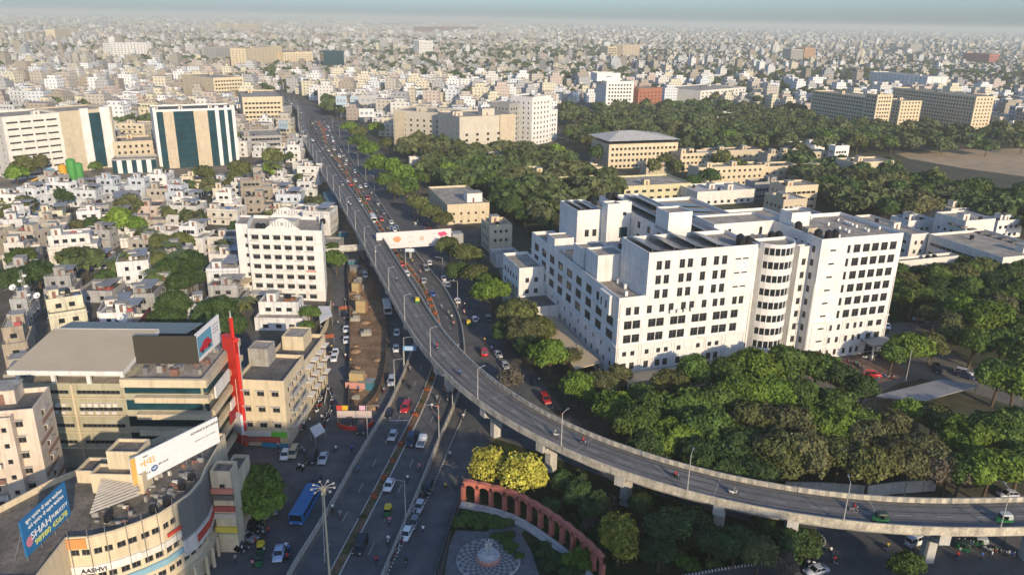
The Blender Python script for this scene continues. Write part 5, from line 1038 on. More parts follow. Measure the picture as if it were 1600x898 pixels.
qb('cream_block', 'cream three-storey block with a lit blank end before the wood', (1335, 254), (1398, 244), (1306, 233), 14, F=O4(n=8, w=1.2, h=1.4), L=O4(n=4), wall=M_CREAM, group=C1, fine=0)
qb('cream_block', 'low cream block with balconies behind the hospital roofs', (1228, 291), (1279, 281), (1203, 275), 12, F=O4(n=6, w=2.4, h=1.2), L=O4(n=3), wall=M_CREAM, group=C1, fine=0)
qb('cream_block', 'stained cream block among campus roofs with rooftop cabins', (1092, 262), (1196, 252), (1076, 243), 11, F=O4(n=12, w=1.4, h=1.3), wall=M_CREAM, group=C1, fine=0, clutter=4)
qb('cream_block', 'weathered flat-roofed block left of the cream three-storey block', (1200, 240), (1296, 236), (1185, 226), 11, F=O4(n=10, w=1.4, h=1.3), wall=M_BEIGE, group=C1, fine=0, clutter=4)
s = qb('assembly_hall', 'four-storey cream hall with a broad pale hipped roof', (952, 226), (1060, 231), (962, 212), 15, F=O4(n=16, w=1.6, h=1.5), L=O4(n=4), wall=M_CREAM, group=C1, fine=0, depth=26, clutter=0, done=False)
mb = MB(); a = [(-1, -1, 17), (s.w + 1, -1, 17), (s.w + 1, s.d + 4, 17), (-1, s.d + 4, 17)]; b_ = [(s.w * .3, s.d * .6, 21), (s.w * .5, s.d * .6, 21)]; mb.face([a[0], a[1], b_[1], b_[0]], M_CONCL); mb.face([a[1], a[2], b_[1]], M_CONCL); mb.face([a[2], a[3], b_[0], b_[1]], M_CONCL); mb.face([a[3], a[0], b_[0]], M_CONCL); mb.build('hipped_roof', s.r); s.done()
YW = mat('yellow_plaster', (.55, .49, .30), .9, .15, .4, streak=.3)
qb('school_wing', 'pale yellow two-storey wing with a lit square end', (845, 276), (869, 274), (816, 262), 9, F=None, L=W(n=9, w=2, h=1.2), wall=YW, group=C1)
qb('school_wing', 'long yellow wing with a continuous strip of openings', (869, 279), (943, 273), (864, 270), 8, F=W(n=12, w=2.6, h=1.5), wall=YW, group=C1)
qb('school_wing', 'flat concrete-roofed wing running behind the parked cars', (976, 291), (1080, 277), (943, 272), 8, F=W(n=16, w=2.4, h=1.3), L=W(n=5), wall=YW, group=C1)
qb('school_wing', 'grey arcaded wing behind the courtyard trees', (1085, 262), (1080, 262), (1000, 240), 8, wall=M_CONC, depth=30, group=C1) if 0 else None
s = qb('clinic_block', 'cream flat-roofed clinic with a white roof cabin between the road trees', (699, 320), (765, 322), (669, 293), 9, F=W(n=5, w=1, h=1), L=W(n=4, w=.8, h=2.8), wall=M_CREAM, group=C1, clutter=0, done=False, fine=1)
s.cabin(s.w * .55, 6, 8.1, 7, 6, 4, M_WHITE); s.done()
qb('clinic_block', 'cream three-storey block at the right end of the billboard footbridge', (765, 352), (800, 346), (752, 336), 11, F=W(n=3, w=1.1, h=1.1), L=W(n=3), wall=M_CREAM, group=C1)
qb('shed_block', 'grey low sheds between the road trees and the white hospital', (792, 432), (826, 428), (780, 415), 5, wall=M_GREYW, group=C1, clutter=0, roof=M_SHEET)
qb('shed_block', 'flat grey annexe with open yard left of the white hospital', (775, 398), (812, 394), (765, 385), 5, wall=M_WHITE2, group=C1, clutter=0)
qb('road_house', 'small red-roofed house behind the avenue trees', (640, 246), (676, 245), (640, 236), 7, wall=M_WHITE2, group=C1, roof=M_BROWN, fine=0)
qb('sheet_depot', 'dark louvred sheet-roof depot beside the concrete complex', (770, 243), (820, 235), (760, 228), 9, wall=M_GREYW, group=C1, roof=M_ROOFD, fine=0, clutter=3)
for i, (l, a, b, c, h, w_) in enumerate((('long grey-roofed corridor block close behind the white hospital', (1090, 300), (1180, 296), (1060, 270), 7, M_WHITE2), ('cream wing with rooftop rooms right of the courtyard trees', (1160, 262), (1250, 255), (1140, 248), 9, M_CREAM), ('narrow beige wing behind the low cream block', (1255, 262), (1300, 256), (1235, 250), 10, M_BEIGE), ('cream wing to the right of the hipped-roof hall', (1064, 240), (1120, 236), (1050, 230), 11, M_CREAM), ('flat beige wing behind the stained cream block', (1110, 236), (1190, 231), (1095, 222), 9, M_BEIGE), ('grey block between the corridor block and the low cream block', (1180, 285), (1225, 280), (1165, 270), 9, M_GREYW),
        ('small cream pavilion left of the yellow school wings', (905, 262), (945, 259), (895, 252), 6, M_CREAM), ('small white pavilion beside the courtyard trees', (838, 250), (880, 247), (830, 240), 6, M_WHITE2), ('white flat block at the near edge of the wood', (1240, 224), (1290, 220), (1228, 213), 7, M_WHITE), ('white stair tower block left of the cream three-storey block', (1306, 228), (1328, 226), (1296, 222), 16, M_WHITE), ('tan house nearly lost in the wood', (1120, 178), (1170, 175), (1112, 172), 8, M_WHITE2), ('small orange house in front of the white gridded tower', (903, 178), (925, 177), (900, 175), 6, colmat('orange_plaster', (.5, .3, .2), .9)),
        ('low white ward near the right edge below the wood', (1560, 345), (1600, 338), (1535, 332), 8, M_WHITE), ('white ward between the louvred block and the wood', (1420, 345), (1462, 340), (1392, 330), 9, M_WHITE), ('beige wing behind the hospital, beside the corridor block', (1225, 312), (1262, 306), (1195, 294), 9, M_BEIGE), ('pale square block in the wood behind the hospital', (1010, 262), (1050, 259), (1000, 252), 7, M_BEIGE))):
    qb('campus_wing', l, a, b, c, h, F=O4(n=8, w=1.6, h=1.4), L=O4(n=4, w=1.6, h=1.3), wall=w_, group=C1, fine=0, clutter=4, roof=random.choice([M_ROOF, M_CONCL, M_ROOFD]))
# buildings between the hotel and the office towers, beyond
for a in [('cream_tower', 'cream apartment block right of the glass tower', (378, 152), (440, 151), (380, 141), 24, M_CREAM), ('cream_tower', 'paler balconied block just behind the cream roadside block', (333, 122), (380, 120), (335, 114), 26, M_CREAM), ('low_office', 'low grey office at the foot of the glass tower', (378, 213), (440, 211), (380, 203), 11, M_GREYW),
          ('yellow_office', 'long yellow office with a glazed corner beyond the road bend', (383, 76), (440, 72), (386, 70), 34, M_CREAM), ('yellow_office', 'lower yellow wing of the office beyond the road bend', (442, 82), (488, 81), (444, 76), 24, M_CREAM), ('dark_glass_office', 'small dark glass office beside white columns far behind', (505, 80), (537, 80), (507, 75), 30, M_GLASST), ('dark_glass_office', 'grey office with a blue glass panel left of the yellow office', (335, 74), (364, 73), (337, 69), 30, M_GREYW),
          ('far_tower', 'pale high-rise row on the skyline, left one', (345, 36), (367, 36), (346, 33), 42, M_BEIGE), ('far_tower', 'pale high-rise row on the skyline, right one', (372, 38), (404, 38), (374, 35), 42, M_BEIGE), ('brown_slabs', 'long row of brown slab towers on the skyline', (652, 42), (748, 42), (654, 39), 36, colmat('far_brown', (.20, .13, .10), .9)), ('cream_terrace', 'long cream terrace with fins at far left', (85, 47), (122, 46), (86, 44), 34, M_CREAM),
          ('far_tower', 'orange-beige tower beside a dark one at right distance', (1258, 75), (1275, 75), (1250, 73), 36, colmat('far_orange', (.42, .27, .16), .9)), ('far_tower', 'dark tower beside an orange one at right distance', (1237, 77), (1256, 77), (1233, 75), 34, M_GREYW), ('far_tower', 'greenish twin tower at right distance, left one', (1402, 68), (1420, 68), (1400, 66), 36, M_GREYW), ('far_tower', 'greenish twin tower at right distance, right one', (1424, 69), (1441, 69), (1422, 67), 36, M_GREYW),
          ('far_tower', 'red-brown tower near the right edge horizon', (1547, 85), (1562, 85), (1545, 83), 28, colmat('far_red', (.35, .13, .10), .9)), ('far_tower', 'pinkish paired towers mid horizon, left one', (950, 73), (964, 73), (949, 71), 34, M_BEIGE), ('far_tower', 'pinkish paired towers mid horizon, right one', (974, 71), (1000, 70), (972, 68), 36, M_BEIGE), ('far_tower', 'white tower cluster beyond the brown houses', (655, 64), (676, 64), (653, 61), 36, M_WHITE), ('curved_slab', 'long white curved office at far upper left', (175, 68), (228, 67), (177, 64), 32, M_WHITE)]:
    qb(a[0], a[1], a[2], a[3], a[4], a[5], F=O4(n=10, w=2, h=1.5), L=O4(n=4), R=O4(n=3), wall=a[6], fine=0, clutter=2, depth=None if a[5] < 30 else 26)

# ---------------------------------------------------------------- houses
PAL = [('white', (.72, .71, .69)), ('white', (.66, .66, .65)), ('cream', (.60, .54, .42)), ('pale yellow', (.58, .54, .40)), ('beige', (.44, .40, .34)), ('grey', (.36, .36, .36)), ('pinkish', (.47, .39, .34)), ('off-white', (.58, .56, .52)), ('bluish-white', (.56, .59, .61)), ('tan', (.34, .29, .23))]
OCC = []
def free(x, y, r):
    for a, b, c in OCC:
        if (a - x) ** 2 + (b - y) ** 2 < (c + r) ** 2: return False
    return True
for o in list(C.objects):
    pass
def house(x, y, deg, w_, d_, st, seed, fine=0, label=None, colr=None, name='house', group='flat-roofed town houses'):
    rg = random.Random(seed); cn, cc = colr or rg.choice(PAL); fl = 3.1; h = st * fl + .8
    tv_ = rg.uniform(.86, 1.06); wm_ = rg.uniform(-.03, .04)
    look = None if label else cn + ' ' + {1: 'one', 2: 'two', 3: 'three', 4: 'four', 5: 'five', 6: 'six', 7: 'seven', 8: 'eight'}.get(st, 'tall') + '-storey ' + ('house' if st < 4 else 'block')
    s = Bld(name if st < 4 else 'apartment_block', x, y, deg, label, 'house' if st < 4 else 'building', group if st < 4 else 'mid-rise blocks of the town', M_HOUSE, rg.choice([M_ROOF, M_ROOF, M_CONCL, M_ROOFD]), (cc[0] * tv_ * (1 + wm_), cc[1] * tv_, cc[2] * tv_ * (1 - wm_ * 1.5)), fine, look)
    sw = rg.choice(['open', 'shade', 'open']); ww_ = rg.uniform(1.1, 1.7)
    ws = lambda L_: W(n=max(1, int(L_ / rg.uniform(3.2, 4.4))), w=ww_, h=rg.choice([1.2, 1.35]), style=sw if fine else rg.choice(['open', 'shade']))
    if st >= 2 and rg.random() < .6 and d_ > 8:      # set-back top floor with terrace
        k = d_ * rg.uniform(.25, .45); s.block(0, 0, w_, d_, -.2, (st - 1) * fl + .8, F=ws(w_), L=ws(d_), R=ws(d_), fl=fl, par=.8)
        s.block(0, k, w_ * rg.uniform(.6, .98), d_ - .02, (st - 1) * fl, h, F=ws(w_), L=ws(d_), R=ws(d_), fl=fl, par=.5); top = h - .5; tv = k
    else: s.block(0, 0, w_, d_, -.2, h, F=ws(w_), L=ws(d_), R=ws(d_), fl=fl, par=.8); top = h - .8; tv = 0
    s.facade((w_ * .99, .1), (w_ * .99 + .001, .1), 0, .1, None) if 0 else None
    s.cabin(w_ * rg.uniform(.05, .45), tv + (d_ - tv) * rg.uniform(.1, .4), top - .02, rg.uniform(2.4, 3.5), rg.uniform(2.4, 3.5), 2.5)
    for i in range(rg.randint(1, 2)): s.tank(w_ * rg.uniform(.15, .85), tv + (d_ - tv) * rg.uniform(.6, .9), top, rg.uniform(.5, .7), 1.3)
    for k in range(1, st):
        if rg.random() < .7:
            a = w_ * rg.uniform(.05, .3); b = w_ * rg.uniform(.55, .95); z = k * fl + .05
            if k < st - 1 or not tv: s.box('balcony#%d' % k, a, -1.3, z, b, -.003, z + .14, M_CONCL, bottom=True); s.box('balcony#%d' % k, a, -1.3, z + .14, b, -1.2, z + .95, s.wall); s.box('balcony#%d' % k, a, -1.19, z + .14, a + .1, -.003, z + .95, s.wall); s.box('balcony#%d' % k, b - .1, -1.19, z + .14, b, -.003, z + .95, s.wall)
    if rg.random() < .5: s.box('roof_slab_edge', -.35, -.35, h - 1.0 if not tv else (st - 1) * fl - .2, w_ + .35, -.003, h - .88 if not tv else (st - 1) * fl - .08, M_CONCL, bottom=True)
    if fine >= 1:
        for i in range(rg.randint(1, 5)):
            a, b = rg.uniform(.5, w_ - 2), rg.uniform(tv + .5, d_ - 2); s.box('roof_clutter', a, b, top, a + rg.uniform(.4, 1.8), b + rg.uniform(.4, 1.4), top + rg.uniform(.3, 1.2), rg.choice([M_CONC, M_GREYW, M_SHEET, M_BROWN, M_WHITE2, colmat('tarp_blue', (.06, .13, .28)), colmat('rusty_sheet', (.22, .10, .05), .9, .4), colmat('laundry_red', (.35, .08, .08))]))
        if rg.random() < .35: s.box('sheet_roof', w_ * .5, tv + .5, top + 2.2, w_ * .95, d_ - .6, top + 2.3, M_SHEET, bottom=True); [s.box('roof_post', a, b, top, a + .12, b + .12, top + 2.2, M_STEEL) for a in (w_ * .52, w_ * .92) for b in (tv + .7, d_ - .9)]
    s.done(); a = radians(deg); cx, cy = x + (w_ * cos(a) - d_ * sin(a)) / 2, y + (w_ * sin(a) + d_ * cos(a)) / 2
    OCC.append((cx, cy, hypot(w_, d_) * .42)); return s
# occupied ground of everything built so far
for o in C.objects:
    if o.get('category') in ('building',) and o.type == 'EMPTY':
        wl = [c for c in o.children if c.name.startswith('wall')]
        if wl:
            M_ = Matrix.Translation(o.location) @ Matrix.Rotation(o.rotation_euler.z, 4, 'Z'); bb = [M_ @ Vector(c) for c in wl[0].bound_box]; P0, P1, P2 = bb[0], bb[4], bb[3]
            nx = max(1, int((P1 - P0).length / 9)); ny = max(1, int((P2 - P0).length / 9))
            for i in range(nx):
                for j in range(ny): q = P0 + (P1 - P0) * ((i + .5) / nx) + (P2 - P0) * ((j + .5) / ny); OCC.append((q.x, q.y, 6))
HL = [((57, 334), (104, 331), 7, 'pale yellow'), ((116, 330), (165, 327), 8, 'white'), ((208, 326), (250, 325), 6, 'pinkish'), ((267, 314), (316, 313), 9, 'white'), ((322, 322), (370, 324), 8, 'off-white'), ((330, 297), (362, 296), 7, 'cream'), ((72, 378), (150, 372), 9, 'white'), ((0, 352), (33, 350), 9, 'off-white'), ((186, 368), (237, 366), 5, 'white'), ((181, 415), (232, 411), 9, 'white'),
      ((270, 362), (314, 364), 9, 'white'), ((322, 366), (370, 365), 8, 'off-white'), ((325, 392), (373, 394), 8, 'white'), ((375, 287), (425, 285), 9, 'tan'), ((65, 441), (115, 438), 6, 'grey'), ((0, 390), (50, 387), 9, 'off-white'), ((280, 281), (312, 280), 6, 'cream'), ((148, 503), (215, 500), 9, 'white'), ((290, 480), (315, 478), 7, 'bluish-white'), ((0, 527), (40, 522), 12, 'tan'),
      ((5, 470), (37, 468), 8, 'grey'), ((72, 475), (132, 466), 10, 'pale yellow'), ((150, 482), (200, 478), 8, 'white'), ((55, 365), (100, 362), 6, 'beige'), ((0, 300), (40, 300), 5, 'grey'), ((3, 580), (24, 578), 14, 'tan'), ((250, 398), (292, 397), 6, 'grey'), ((170, 340), (200, 339), 6, 'beige'), ((210, 340), (262, 339), 5, 'beige'), ((322, 425), (372, 424), 9, 'white'), ((318, 452), (374, 452), 7, 'grey'), ((120, 400), (170, 398), 5, 'grey'),
      ((380, 306), (425, 305), 8, 'tan'), ((430, 300), (470, 300), 8, 'bluish-white'), ((395, 262), (440, 262), 7, 'beige'), ((0, 425), (40, 424), 6, 'grey'), ((10, 330), (45, 329), 6, 'white'), ((225, 300), (262, 300), 6, 'beige'), ((395, 475), (470, 476), 8, 'white'), ((415, 330), (452, 330), 6, 'cream'), ((236, 440), (290, 440), 7, 'grey'), ((180, 460), (240, 458), 7, 'grey')]
for i, (a, b, h, cn) in enumerate(HL):
    A, B_ = G(*a, h), G(*b, h); w_ = hypot(B_[0] - A[0], B_[1] - A[1]); st = max(1, round((h - .8) / 3.1)); cc = next(p for p in PAL if p[0] == cn)
    if i in (13, 32): pass
    d_ = random.Random(i).uniform(8.5, 12)
    if not free((A[0] + B_[0]) / 2, (A[1] + B_[1]) / 2 + d_ / 2, 1.5): continue
    s_ = house(A[0], A[1], degrees(atan2(B_[1] - A[1], B_[0] - A[0])), w_, d_, st, 900 + i, fine=1, colr=cc, label='white house with a maroon roof edge just behind the grey mall' if i == 17 else None)
    if i == 17:
        mb = MB()
        for a_ in ((-.4, -.4, w_ + .4, -.003), (w_ + .003, -.4, w_ + .4, d_ + .4), (-.4, -.003, -.003, d_ + .4)): mb.box(a_[0], a_[1], h - 1.6, a_[2], a_[3], h - .4, colmat('maroon_edge', (.16, .04, .05), .8), bottom=True)
        mb.build('roof_edge', s_.r)
# regions where the town does not grow (in photo points on the ground)
NOB = [RL + RRt, [(410, 142), (440, 140), (500, 160), (560, 195), (600, 235), (700, 300), (720, 380), (760, 500), (800, 620), (900, 700), (700, 900), (380, 900), (480, 600), (500, 480), (520, 400), (500, 320), (470, 230), (440, 170)],
       [(855, 163), (1000, 160), (1100, 162), (1290, 178), (1560, 205), (1700, 215), (1900, 230), (1900, 900), (900, 900), (760, 560), (700, 400), (620, 290), (540, 215), (560, 185), (640, 232), (860, 225)], [(0, 262), (440, 262), (440, 250), (300, 250), (240, 262)], [(-60, 266), (240, 262), (470, 256), (478, 282), (330, 291), (200, 301), (-60, 312)], [(0, 500), (480, 520), (480, 900), (-300, 900)]]
NOBW = [[G(*p) for p in q] for q in NOB]; nobw0 = NOBW[0] = [G(*p) for p in RL] + [G(*p) for p in RRt]
def barred(x, y): return any(inpoly(x, y, q) for q in NOBW)
# individual houses: filling in between and beyond
cand = []; rg = random.Random(77)
def spots(y0, y1, step):
    y = y0
    while y < y1:
        x = -.78 * y - 10
        while x < .78 * y + 10: cand.append((x + rg.uniform(-1.5, 1.5) * step / 14, y + rg.uniform(-1.2, 1.2) * step / 14, step)); x += step
        y += step * .95
spots(215, 560, 14.5); spots(560, 1150, 17)
nh = 0; LIM = 232; extra = []; GAPS = []; NEARP = [PAL[0], PAL[1], PAL[0], PAL[7], PAL[5], PAL[2], PAL[4], PAL[8]]
for x, y, st_ in cand:
    px, py = PX(x, y, 5)
    if px < -60 or px > 1660 or barred(x, y): continue
    if not free(x, y, 6.5): continue
    if rg.random() < (.26 if y < 420 else .07):
        if y < 420: GAPS.append((x, y))
        continue
    a = rg.gauss(0, 5) + (-3 if x < -60 else 12); big = rg.random() < (0 if y < 440 else .08 if y < 560 else .16); w_, d_ = rg.uniform(9, 13) * (1.35 if big else 1), rg.uniform(8.5, 12) * (1.2 if big else 1)
    st = rg.choice([2, 2, 3, 3, 1]) if not big else rg.choice([4, 5, 6]); v = (y, x, a, w_, d_, st)
    if nh < LIM and (y < 560 or rg.random() < .42): t = radians(a); house(x - (w_ * cos(t) - d_ * sin(t)) / 2, y - (w_ * sin(t) + d_ * cos(t)) / 2, a, w_, d_, st, nh, fine=1 if y < 400 else 0, colr=rg.choice(NEARP) if y < 420 else None); nh += 1
    else: extra.append((x, y, radians(a), w_, d_, st * 3.1 + .8)); OCC.append((x, y, 5.5))
print('houses', nh, 'extra', len(extra))

# the rest of the city as one mass: boxes with stair cabins, each with its own plaster tint
nr = np.random.RandomState(5); PALN = np.array([c for _, c in PAL])
B = [(x, y, a, w_, d_, h, *PALN[nr.randint(10)]) for x, y, a, w_, d_, h in extra]
def fill(y0, y1, step, keep, hmean, big):
    y = y0
    while y < y1:
        n = int(1.56 * y / step); xs_ = np.linspace(-.78 * y, .78 * y, n) + nr.uniform(-.3, .3, n) * step; ys = y + nr.uniform(-.35, .35, n) * step
        clump = np.sin(xs_ / 310 + 1.3 * np.sin(ys / 420)) * np.cos(ys / 350 + xs_ / 900)
        for x, yy, c in zip(xs_, ys, clump):
            if nr.rand() > keep - (.38 if c < -.45 else 0): continue
            if yy < 2300 and barred(x, yy): continue
            if yy < 1250 and not free(x, yy, 6): continue
            k = nr.rand(); h = nr.gamma(4, hmean / 4) if k > big else hmean * nr.uniform(2.2, 3.6); w_ = step * nr.uniform(.38, .78) * (1.25 if k < big else 1); d_ = step * nr.uniform(.4, .7)
            if nr.rand() < .06: w_ *= 2.2; h *= .7
            col = PALN[nr.choice(10, p=[.15, .11, .12, .08, .14, .14, .04, .09, .03, .10])] * nr.uniform(.5, .95); h *= 1 + .35 * sin(x / 170) * cos(yy / 240); B.append((x, yy, nr.normal(0, .12) + (.3 if x > 200 else 0), w_, d_, max(3.5, h), *col))
        y += step * .95
fill(560, 1150, 17, .8, 7.5, .05); fill(1150, 2300, 17.5, .80, 6.3, .03); fill(2300, 4200, 23, .78, 6.8, .025); fill(4200, 8500, 38, .76, 8, .025); fill(8500, 17000, 90, .7, 12, .05)
B = np.array(B); N = len(B); print('far boxes', N)
def boxes(name, B, m):
    N = len(B); a = B[:, 2]; ca, sa = np.cos(a), np.sin(a); V = np.zeros((N, 8, 3))
    for k, (sx, sy, sz) in enumerate(((-1, -1, 0), (1, -1, 0), (1, 1, 0), (-1, 1, 0), (-1, -1, 1), (1, -1, 1), (1, 1, 1), (-1, 1, 1))):
        u, v = sx * B[:, 3] / 2, sy * B[:, 4] / 2; V[:, k, 0] = B[:, 0] + u * ca - v * sa; V[:, k, 1] = B[:, 1] + u * sa + v * ca; V[:, k, 2] = np.where(sz, B[:, 5] + (B[:, 9] if B.shape[1] > 9 else 0), -.3 if B.shape[1] < 10 else B[:, 9])
    q = np.array([(0, 1, 5, 4), (1, 2, 6, 5), (2, 3, 7, 6), (3, 0, 4, 7), (4, 5, 6, 7)]); Fq = (np.arange(N)[:, None, None] * 8 + q[None]).reshape(-1, 4)
    me = bpy.data.meshes.new(name); npmesh(me, V.reshape(-1, 3), Fq)
    ca_ = me.color_attributes.new('tint', 'FLOAT_COLOR', 'POINT'); col = np.ones((N, 8, 4), dtype=np.float32); col[:, :, :3] = B[:, None, 6:9]; ca_.data.foreach_set('color', col.ravel())
    me.materials.append(m); o = bpy.data.objects.new(name, me); C.objects.link(o); return o
fm = bpy.data.materials.new('city_plaster'); fm.use_nodes = True; n_ = fm.node_tree; L_ = n_.links.new; bs = n_.nodes['Principled BSDF']; bs.inputs['Roughness'].default_value = .9; bs.inputs['Specular IOR Level'].default_value = .2
at = n_.nodes.new('ShaderNodeAttribute'); at.attribute_name = 'tint'; ge = n_.nodes.new('ShaderNodeNewGeometry'); sx = n_.nodes.new('ShaderNodeSeparateXYZ'); L_(ge.outputs['Position'], sx.inputs[0]); sn = n_.nodes.new('ShaderNodeSeparateXYZ'); L_(ge.outputs['Normal'], sn.inputs[0])
def mth(op, a, b=None, c=None):
    k = n_.nodes.new('ShaderNodeMath'); k.operation = op
    for i, v in enumerate((a, b, c)):
        if v is None: continue
        if isinstance(v, (int, float)): k.inputs[i].default_value = v
        else: L_(v, k.inputs[i])
    return k.outputs[0]
zf = mth('FRACT', mth('MULTIPLY', sx.outputs[2], 1 / 3.15)); xf = mth('FRACT', mth('MULTIPLY', mth('ADD', sx.outputs[0], sx.outputs[1]), 1 / 3.6))
wz = mth('MULTIPLY', mth('GREATER_THAN', zf, .32), mth('LESS_THAN', zf, .72)); wx = mth('MULTIPLY', mth('GREATER_THAN', xf, .3), mth('LESS_THAN', xf, .68)); wl = mth('LESS_THAN', mth('ABSOLUTE', sn.outputs[2]), .5)
win = mth('MULTIPLY', mth('MULTIPLY', wz, wx), wl); mx = n_.nodes.new('ShaderNodeMix'); mx.data_type = 'RGBA'; L_(win, mx.inputs[0]); L_(at.outputs['Color'], mx.inputs[6]); mx.inputs[7].default_value = (.16, .155, .15, 1)
rf = mth('GREATER_THAN', sn.outputs[2], .5); nz = n_.nodes.new('ShaderNodeTexNoise'); nz.inputs['Scale'].default_value = .11; L_(ge.outputs['Position'], nz.inputs['Vector']); rr = n_.nodes.new('ShaderNodeMix'); rr.data_type = 'RGBA'; L_(nz.outputs[0], rr.inputs[0]); rr.inputs[6].default_value = (.16, .14, .12, 1); rr.inputs[7].default_value = (.46, .43, .39, 1)
m2 = n_.nodes.new('ShaderNodeMix'); m2.data_type = 'RGBA'; L_(rf, m2.inputs[0]); L_(mx.outputs[2], m2.inputs[6]); L_(rr.outputs[2], m2.inputs[7]); L_(m2.outputs[2], bs.inputs['Base Color'])
near = B[:, 1] < 3000; cab = B[near].copy(); cab = cab[nr.rand(len(cab)) < .8]; cab2 = cab.copy(); cab2[:, 0] += nr.uniform(-.2, .2, len(cab)) * cab[:, 3]; cab2[:, 1] += nr.uniform(-.2, .2, len(cab)) * cab[:, 4]; cab2[:, 3] = 3.5; cab2[:, 4] = 3.5; cab2[:, 5] = cab[:, 5] + 2.8
step2 = B[near][nr.rand(near.sum()) < .5].copy(); step2[:, 5] += nr.uniform(2.5, 4.5, len(step2)); step2[:, 3] *= .6; step2[:, 4] *= .62
tag(boxes('distant_city', np.vstack([B, cab2, step2]), fm), 'dense flat-roofed city houses fading into haze out to the horizon', 'city', None, 'stuff')

# ---------------------------------------------------------------- trees: named individuals then masses
random.seed(21)
T = lambda l, **k: [tree(x, y, r, c, **k) for x, y, r, c in l]
T([(902, 608, 4.6, 'bright green'), (955, 640, 5.4, 'bright green'), (1000, 665, 6, 'mid green'), (1022, 640, 5.2, 'mid green'), (1045, 600, 5, 'olive'), (1085, 585, 5.5, 'mid green'), (1130, 588, 5.6, 'mid green'), (1178, 578, 6, 'bright green'), (1225, 572, 6.4, 'mid green'), (1275, 575, 5.8, 'mid green'), (1310, 592, 5.2, 'dark green'), (1345, 612, 5, 'dark green'), (1072, 640, 5.8, 'mid green'), (1115, 635, 6, 'mid green'), (1160, 625, 6.2, 'bright green'), (1210, 622, 6.2, 'bright green'), (1255, 625, 6, 'mid green'), (1300, 640, 5.6, 'mid green'), (1105, 675, 6, 'mid green'), (1055, 690, 5.4, 'bright green'), (1150, 700, 5.6, 'dark green'), (1180, 665, 6, 'olive'), (1225, 672, 6.4, 'dusty brown-green'), (1268, 668, 5.8, 'bright green'), (1310, 675, 5.6, 'bright green'), (1215, 715, 6, 'olive'), (1260, 715, 6, 'dusty brown-green'), (1312, 715, 5.6, 'olive'), (1355, 690, 5.4, 'dusty brown-green'), (1395, 668, 4.8, 'dusty brown-green'), (1425, 650, 5, 'bright green'), (1360, 735, 5.6, 'olive'), (1400, 718, 5.4, 'dusty brown-green'), (1445, 712, 5.6, 'dusty brown-green'), (1480, 735, 5, 'grey-brown'), (1515, 690, 6.4, 'bright green'), (1560, 680, 6.6, 'mid green'), (1500, 740, 5, 'mid green'), (1545, 735, 6, 'bright green'), (1595, 725, 6, 'mid green'), (1600, 670, 6, 'mid green'), (1010, 700, 4.6, 'dark green'), (940, 600, 4.2, 'dusty brown-green'), (965, 588, 3.6, 'dusty brown-green')])
T([(1005, 625, 4.4, 'mid green'), (1090, 720, 5, 'dark green'), (1130, 740, 4.6, 'dark green'), (1180, 745, 4.8, 'dark green'), (1460, 660, 5, 'olive'), (1340, 660, 5, 'mid green'), (1380, 700, 5, 'mid green')])
T([(1395, 555, 4.6, 'mid green'), (1425, 548, 5.4, 'bright green'), (1455, 540, 4.4, 'olive'), (1500, 490, 6.5, 'bright green'), (1545, 500, 7, 'bright green'), (1570, 540, 6.5, 'mid green'), (1600, 520, 6, 'mid green'), (1560, 590, 6.4, 'mid green'), (1590, 600, 6.5, 'bright green'), (1595, 460, 6, 'mid green'), (1520, 540, 5.5, 'mid green'), (1480, 530, 4.2, 'olive'), (1535, 425, 6, 'olive'), (1500, 415, 5, 'dark green'), (1465, 425, 4.5, 'dark green'), (1440, 430, 4.5, 'dark green'), (1575, 430, 6, 'dark green'), (1410, 470, 4, 'dark green'), (1600, 560, 6, 'mid green')])
T([(1475, 408, 3, 'olive'), (1420, 425, 3.2, 'dark green')], kind='tall')
T([(728, 400, 5.6, 'olive'), (742, 430, 5.2, 'olive'), (772, 458, 6, 'bright green'), (700, 388, 5, 'olive'), (808, 492, 6, 'olive'), (820, 520, 5.6, 'dusty brown-green'), (845, 515, 4.6, 'olive'), (858, 560, 5.6, 'bright green'), (832, 545, 4.6, 'dark green'), (715, 425, 4.4, 'dark green'), (760, 440, 4.4, 'mid green'), (790, 520, 4.2, 'dark green')])
tree(800, 592, 3.9, 'grey-brown', kind='thin', h=6.5); tree(890, 560, 4, 'dusty brown-green', kind='thin')
avenue = [(545, 200, 6.5, 'bright green'), (560, 208, 6.5, 'olive'), (588, 200, 6, 'bright green'), (560, 222, 6.5, 'mid green'), (578, 235, 7, 'bright green'), (592, 258, 7, 'bright green'), (612, 262, 6.5, 'bright green'), (630, 275, 7, 'bright green'), (605, 282, 6, 'mid green'), (640, 295, 6.5, 'mid green'), (655, 280, 5.5, 'mid green'), (618, 300, 5.5, 'olive'), (650, 318, 5.5, 'olive'), (672, 335, 5.5, 'olive'), (695, 345, 5, 'olive'), (700, 268, 6, 'bright green'), (690, 255, 6, 'mid green'), (670, 258, 5.5, 'mid green'), (725, 275, 5.5, 'olive'), (745, 262, 6, 'mid green'), (765, 285, 6, 'mid green'), (785, 300, 6.5, 'dark green'), (810, 300, 6.5, 'dark green'), (835, 318, 6.5, 'dark green'), (800, 325, 6.5, 'dark green'), (825, 342, 6, 'dark green'), (850, 335, 6, 'dark green'), (865, 318, 6, 'dark green'), (775, 318, 5.5, 'dark green'), (650, 222, 6, 'olive'), (690, 225, 6, 'olive'), (720, 235, 6.5, 'olive'), (745, 235, 6, 'olive'), (770, 255, 6, 'olive'), (605, 226, 5, 'olive')]
T(avenue)
